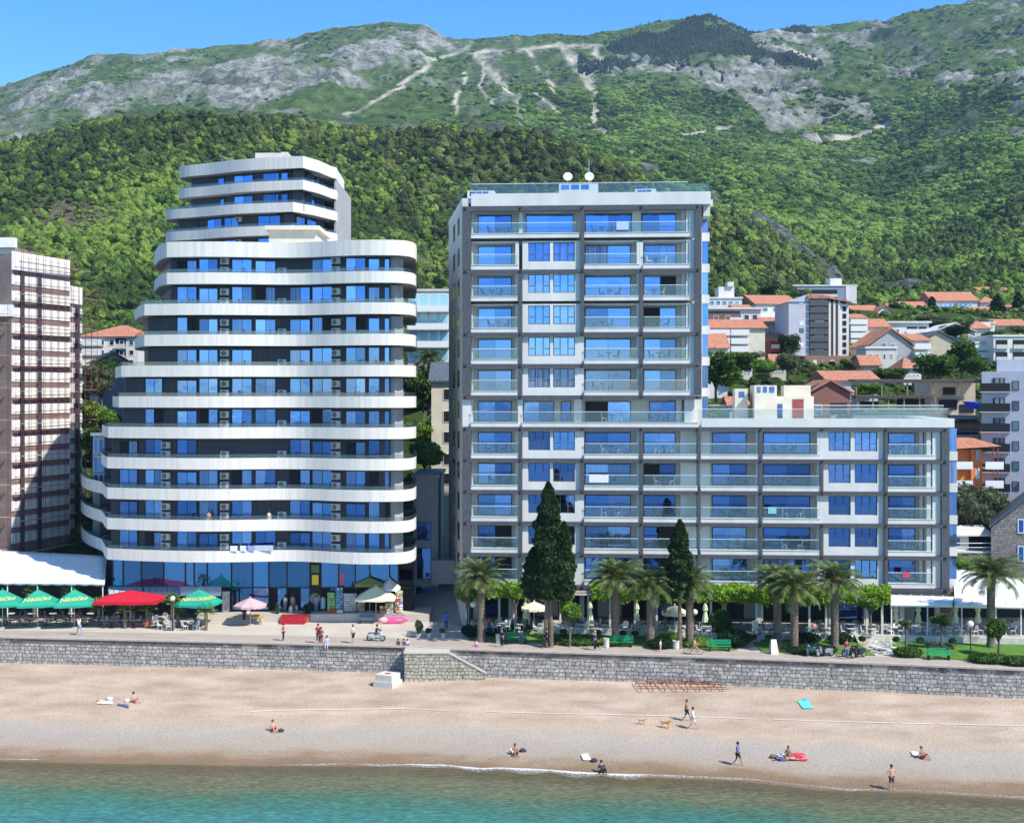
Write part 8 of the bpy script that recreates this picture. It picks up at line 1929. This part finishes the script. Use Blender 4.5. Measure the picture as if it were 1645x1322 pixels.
# souvenir racks
cols = [(.7,.1,.1),(.1,.3,.7),(.8,.7,.2),(.75,.75,.75),(.1,.5,.4),(.7,.3,.5),(.9,.5,.2)]
def rackstand(label, px, Y, z, h, r=.4, n=9, pal=cols, seed=1):
    t = thing('souvenir_rack', label, 'display rack', (XA(px,Y),Y,z)); b = MB(); b.tube((0,0,0),(0,0,h),.03); b.lathe([(r,0),(r,.04),(.03,.05)], n=10); b.build('stand', STEEL, t); q = random.Random(seed); b = MB(); k = max(3,int(h/.26))
    for i in range(k):
        for j in range(n): a = 6.283*j/n+i*.3; b.mi = q.randrange(len(pal)); c = (r*.8*math.cos(a), r*.8*math.sin(a), .12+i*(h-.1)/k); b.box(c[0]-.08,c[0]+.08,c[1]-.06,c[1]+.06,c[2],c[2]+.2)
    b.build('goods', [cmat(c) for c in pal], t)
for a, Y, z, h, lab, pal in ((641,132.3,.8,2.3,'tall postcard rack at the right end of the shop terrace',cols),(625,131.9,.0,1.9,'colourful toy rack right of the cream parasol pole',cols),(632,132.8,.8,1.6,'second toy rack beside the tall postcard rack',cols),(616,132.0,.0,1.6,'magnet rack in front of the cream parasol pole',cols),(558,133.0,.8,1.9,'white souvenir rack left of the cream parasol',[(.7,.7,.7),(.6,.55,.5)]),(567,133.0,.8,1.9,'grey souvenir rack beside the white one',[(.5,.5,.55),(.7,.65,.6)]),(545,133.0,.8,2.5,'tall postcard wall rack at the shop entrance',[(.15,.3,.55),(.2,.5,.5),(.6,.6,.65)]),(580,133.0,.8,1.6,'beige souvenir rack under the olive parasol',[(.6,.5,.4),(.4,.3,.25)]),(363,133.0,.5,2.4,'white hat rack left of the shop windows',[(.75,.72,.68),(.65,.5,.45)]),(532,133.0,.8,2.0,'yellow green inflatable rack at the shop door',[(.6,.7,.1),(.1,.5,.4)])): rackstand(lab, a, Y, z, h, .38, 9, pal, int(a))
box_thing('red_crate', 'red drinks crate left on the shop terrace', 'crate', XA(535,132.4),132.4,.8,.7,.4,.35,cmat((.6,.05,.04))); box_thing('white_crate', 'white crate beside the red one on the shop terrace', 'crate', XA(546,132.4),132.4,.8,.6,.4,.3,cmat((.75,.6,.55)))
t = thing('wooden_cart', 'small wooden fruit cart under the pink parasol', 'cart', (XA(413,130.2),130.2,0)); b = MB(); b.box(-.6,.6,-.4,.4,.7,.85); b.build('tray', cmat((.5,.33,.12)), t); b = MB(); b.blob((0,0,.88),(.5,.3,.14),2,.3,4,2); b.build('fruit', cmat((.65,.4,.1)), t)
for s in (-.5,.5): b = MB(); b.tube((s,-.3,0),(s*.4,.3,.7),.03); b.tube((s,.3,0),(s*.4,-.3,.7),.03); b.build('leg', WOOD, t)
t = thing('a_frame_sign', 'white folding board standing at the foot of the paved path', 'sign', (XA(1243,115.6),115.6,0), R(10)); b = MB(); b.add([(-.35,-.3,0),(.35,-.3,0),(.25,0,1.25),(-.25,0,1.25),(-.35,-.26,0),(.35,-.26,0),(.25,.04,1.25),(-.25,.04,1.25)],[(0,1,2,3),(7,6,5,4),(0,4,5,1),(1,5,6,2),(2,6,7,3),(3,7,4,0)]); b.build('front_board', pm('board_beige', (.6,.58,.52), .6), t); b = MB(); b.add([(-.35,.35,0),(.35,.35,0),(.25,.06,1.25),(-.25,.06,1.25)],[(0,1,2,3)]); o = b.build('rear_board', pm('board_beige', (.6,.58,.52), .6), t); o.modifiers.new('thick','SOLIDIFY').thickness = .03
t = thing('menu_board', 'pale upright menu board at the terrace steps', 'sign', (XA(1213,122.4),122.4,.5)); b = MB(); b.box(-.3,.3,-.03,.03,.25,1.25); b.build('panel', CREAM, t)
for s in (-.25,.25): b = MB(); b.tube((s,0,0),(s,0,.25),.025); b.build('leg', STEEL, t)
# garden steps to terrace + path
for a, c, lab in ((1172,1222,'stone steps from the middle path up to the terrace'),(1378,1440,'stone steps from the right path up to the terrace')):
    m_ = (a+c)/2; Y0 = float(terrF(XA(m_,120)))-1.2; b = MB()
    for i in range(3): b.box(XA(a,Y0), XA(c,Y0), Y0+i*.4, Y0+1.5+i*.002, .0, .17*(i+1)+.1+i*.003)
    tag(b.build('garden_steps', PLAZA), lab, 'steps')
# scooters
def scooter(label, p, yaw, col, rider=None):
    t = thing('motor_scooter', label, 'scooter', p, R(yaw)); m_ = cmat(col); bm_ = MB()
    for y in (-.62,.62):
        w = MB(); n = 18; vs = []
        for i in range(n):
            a = 6.283*i/n
            for j in range(6): q = 6.283*j/6; r_ = .24+.055*math.cos(q); vs.append((.055*math.sin(q), y+r_*math.cos(a), .30+r_*math.sin(a)))
        w.add(vs, [(i*6+j, i*6+(j+1)%6, ((i+1)%n)*6+(j+1)%6, ((i+1)%n)*6+j) for i in range(n) for j in range(6)]); o = w.build('wheel', BLACK, t, True)
        w = MB(); w.tube((-.03,y,.30),(.03,y,.30),.18,n=14); w.build('rim', STEEL, o)
    b = MB(); b.prism_x([(.75,.52),(.82,.66),(.3,.74),(-.02,.66),(-.05,.34),(.12,.26),(.6,.34)], -.14, .14); o = b.build('rear_body', m_, t); o.modifiers.new('bevel','BEVEL').width = .05
    b = MB(); b.prism_x([(-.08,.24),(.15,.24),(.15,.30),(-.30,.30),(-.38,.26)], -.15, .15); b.build('footboard', BLACK, t)
    b = MB(); b.prism_x([(-.36,.26),(-.30,.28),(-.42,.92),(-.52,.94),(-.60,.62),(-.50,.5)], -.19, .19); o = b.build('front_shield', m_, t); o.modifiers.new('bevel','BEVEL').width = .05
    b = MB(); b.prism_x([(.75,.67),(.72,.76),(.35,.79),(.02,.74),(.0,.68),(.3,.75)], -.12, .12); o = b.build('seat', BLACK, t)
    b = MB(); b.tube((0,-.62,.3),(0,-.44,.98),.035); b.build('fork', STEEL, t)
    b = MB(); b.tube((-.32,-.38,1.0),(.32,-.38,1.0),.02); b.box(-.16,.16,-.5,-.36,.93,1.05); b.build('handlebar', BLACK, t)
    b = MB(); b.blob((0,-.52,.90),(.08,.04,.07),2,0); b.build('headlight', METALW, t, True)
    for s in (-1,1): b = MB(); b.tube((s*.25,-.38,1.0),(s*.30,-.40,1.2),.008,n=4); b.box(s*.30-.06,s*.30+.06,-.42,-.39,1.18,1.27); b.build('mirror', BLACK, t)
    b = MB(); b.prism_x([(-.95,.42),(-.80,.60),(-.45,.60),(-.40,.48),(-.62,.66)][::-1] if False else [(-.9,.52),(-.42,.50),(-.46,.60),(-.62,.655),(-.80,.62)], -.07, .07); b.build('front_mudguard', m_, t)
    return t
sp_ = Gr(604, 1029.5); scooter('moving silver scooter with a rider on the promenade', sp_, 82, (.5,.52,.55)); person('rider in a black top on the moving silver scooter', sp_, 82, 'ride', BLK, (.2,.22,.3), SKIN, HAIRD, 1.72)
scooter('parked dark teal scooter below the garden palms, left one', Gr(1303, 1052), -40, (.04,.12,.13)); scooter('parked silver black scooter right of the teal one', Gr(1325, 1054), -75, (.25,.26,.28)); scooter('parked black motor scooter by the person in red', Gr(1379, 1056), -60, (.03,.03,.05)); scooter('parked dark purple scooter behind the person in red', Gr(1366, 1054), -70, (.08,.03,.06))
# bicycle with rider
def bicycle(label, p, yaw):
    t = thing('bicycle', label, 'bicycle', p, R(yaw))
    for y in (-.52,.52):
        w = MB(); n = 24; pts = [(0, y+.32*math.cos(6.283*i/n), .33+.32*math.sin(6.283*i/n)) for i in range(n+1)]; w.path(pts, .02, 5); o = w.build('wheel', BLACK, t)
        w = MB(); [w.tube((0,y,.33),(0,y+.31*math.cos(a),.33+.31*math.sin(a)),.004,n=3) for a in np.linspace(0,5.8,12)]; w.build('spokes', STEEL, o)
    b = MB(); A=(0,.52,.33); B2=(0,.08,.32); C2=(0,.18,.78); D2=(0,-.36,.75); E2=(0,-.52,.33)
    for a, c in ((A,B2),(A,C2),(B2,C2),(C2,D2),(B2,D2),(D2,E2)): b.tube(a,c,.018,n=5)
    b.build('frame', RUST, t); b = MB(); b.tube((-.28,-.42,.95),(.28,-.42,.95),.015); b.tube((0,-.36,.75),(0,-.42,.95),.015); b.build('handlebar', BLACK, t); b = MB(); b.blob((0,.2,.85),(.08,.14,.05),2,0); b.build('saddle', BLACK, t, True)
bp_ = Gr(1114, 1051); bicycle('orange brown bicycle ridden along the promenade', bp_, 80); person('cyclist in beige clothes riding left of the middle green bench', bp_, 80, 'ride', (.5,.32,.2), (.45,.25,.15), SKIN, HAIRB, 1.66)
# kick scooter near right path
# flagpole-like lamp, telegraph posts on left building: small sign boards at gap
# haze ----------------------------------------------------------------------
def haze():
    b = MB(); b.box(-2300, 2600, -60, 3100, -40, 620); m, nt, out = newmat('haze_air'); v = nt.nodes.new('ShaderNodeVolumePrincipled'); v.inputs['Density'].default_value = HAZE_D; v.inputs['Color'].default_value = (.50,.72,1,1); v.inputs['Anisotropy'].default_value = 0
    nt.links.new(v.outputs[0], out.inputs['Volume'])
    o = b.build('haze', m); tag(o, kind='stuff')
HAZE_D = .00008
haze()
forest()
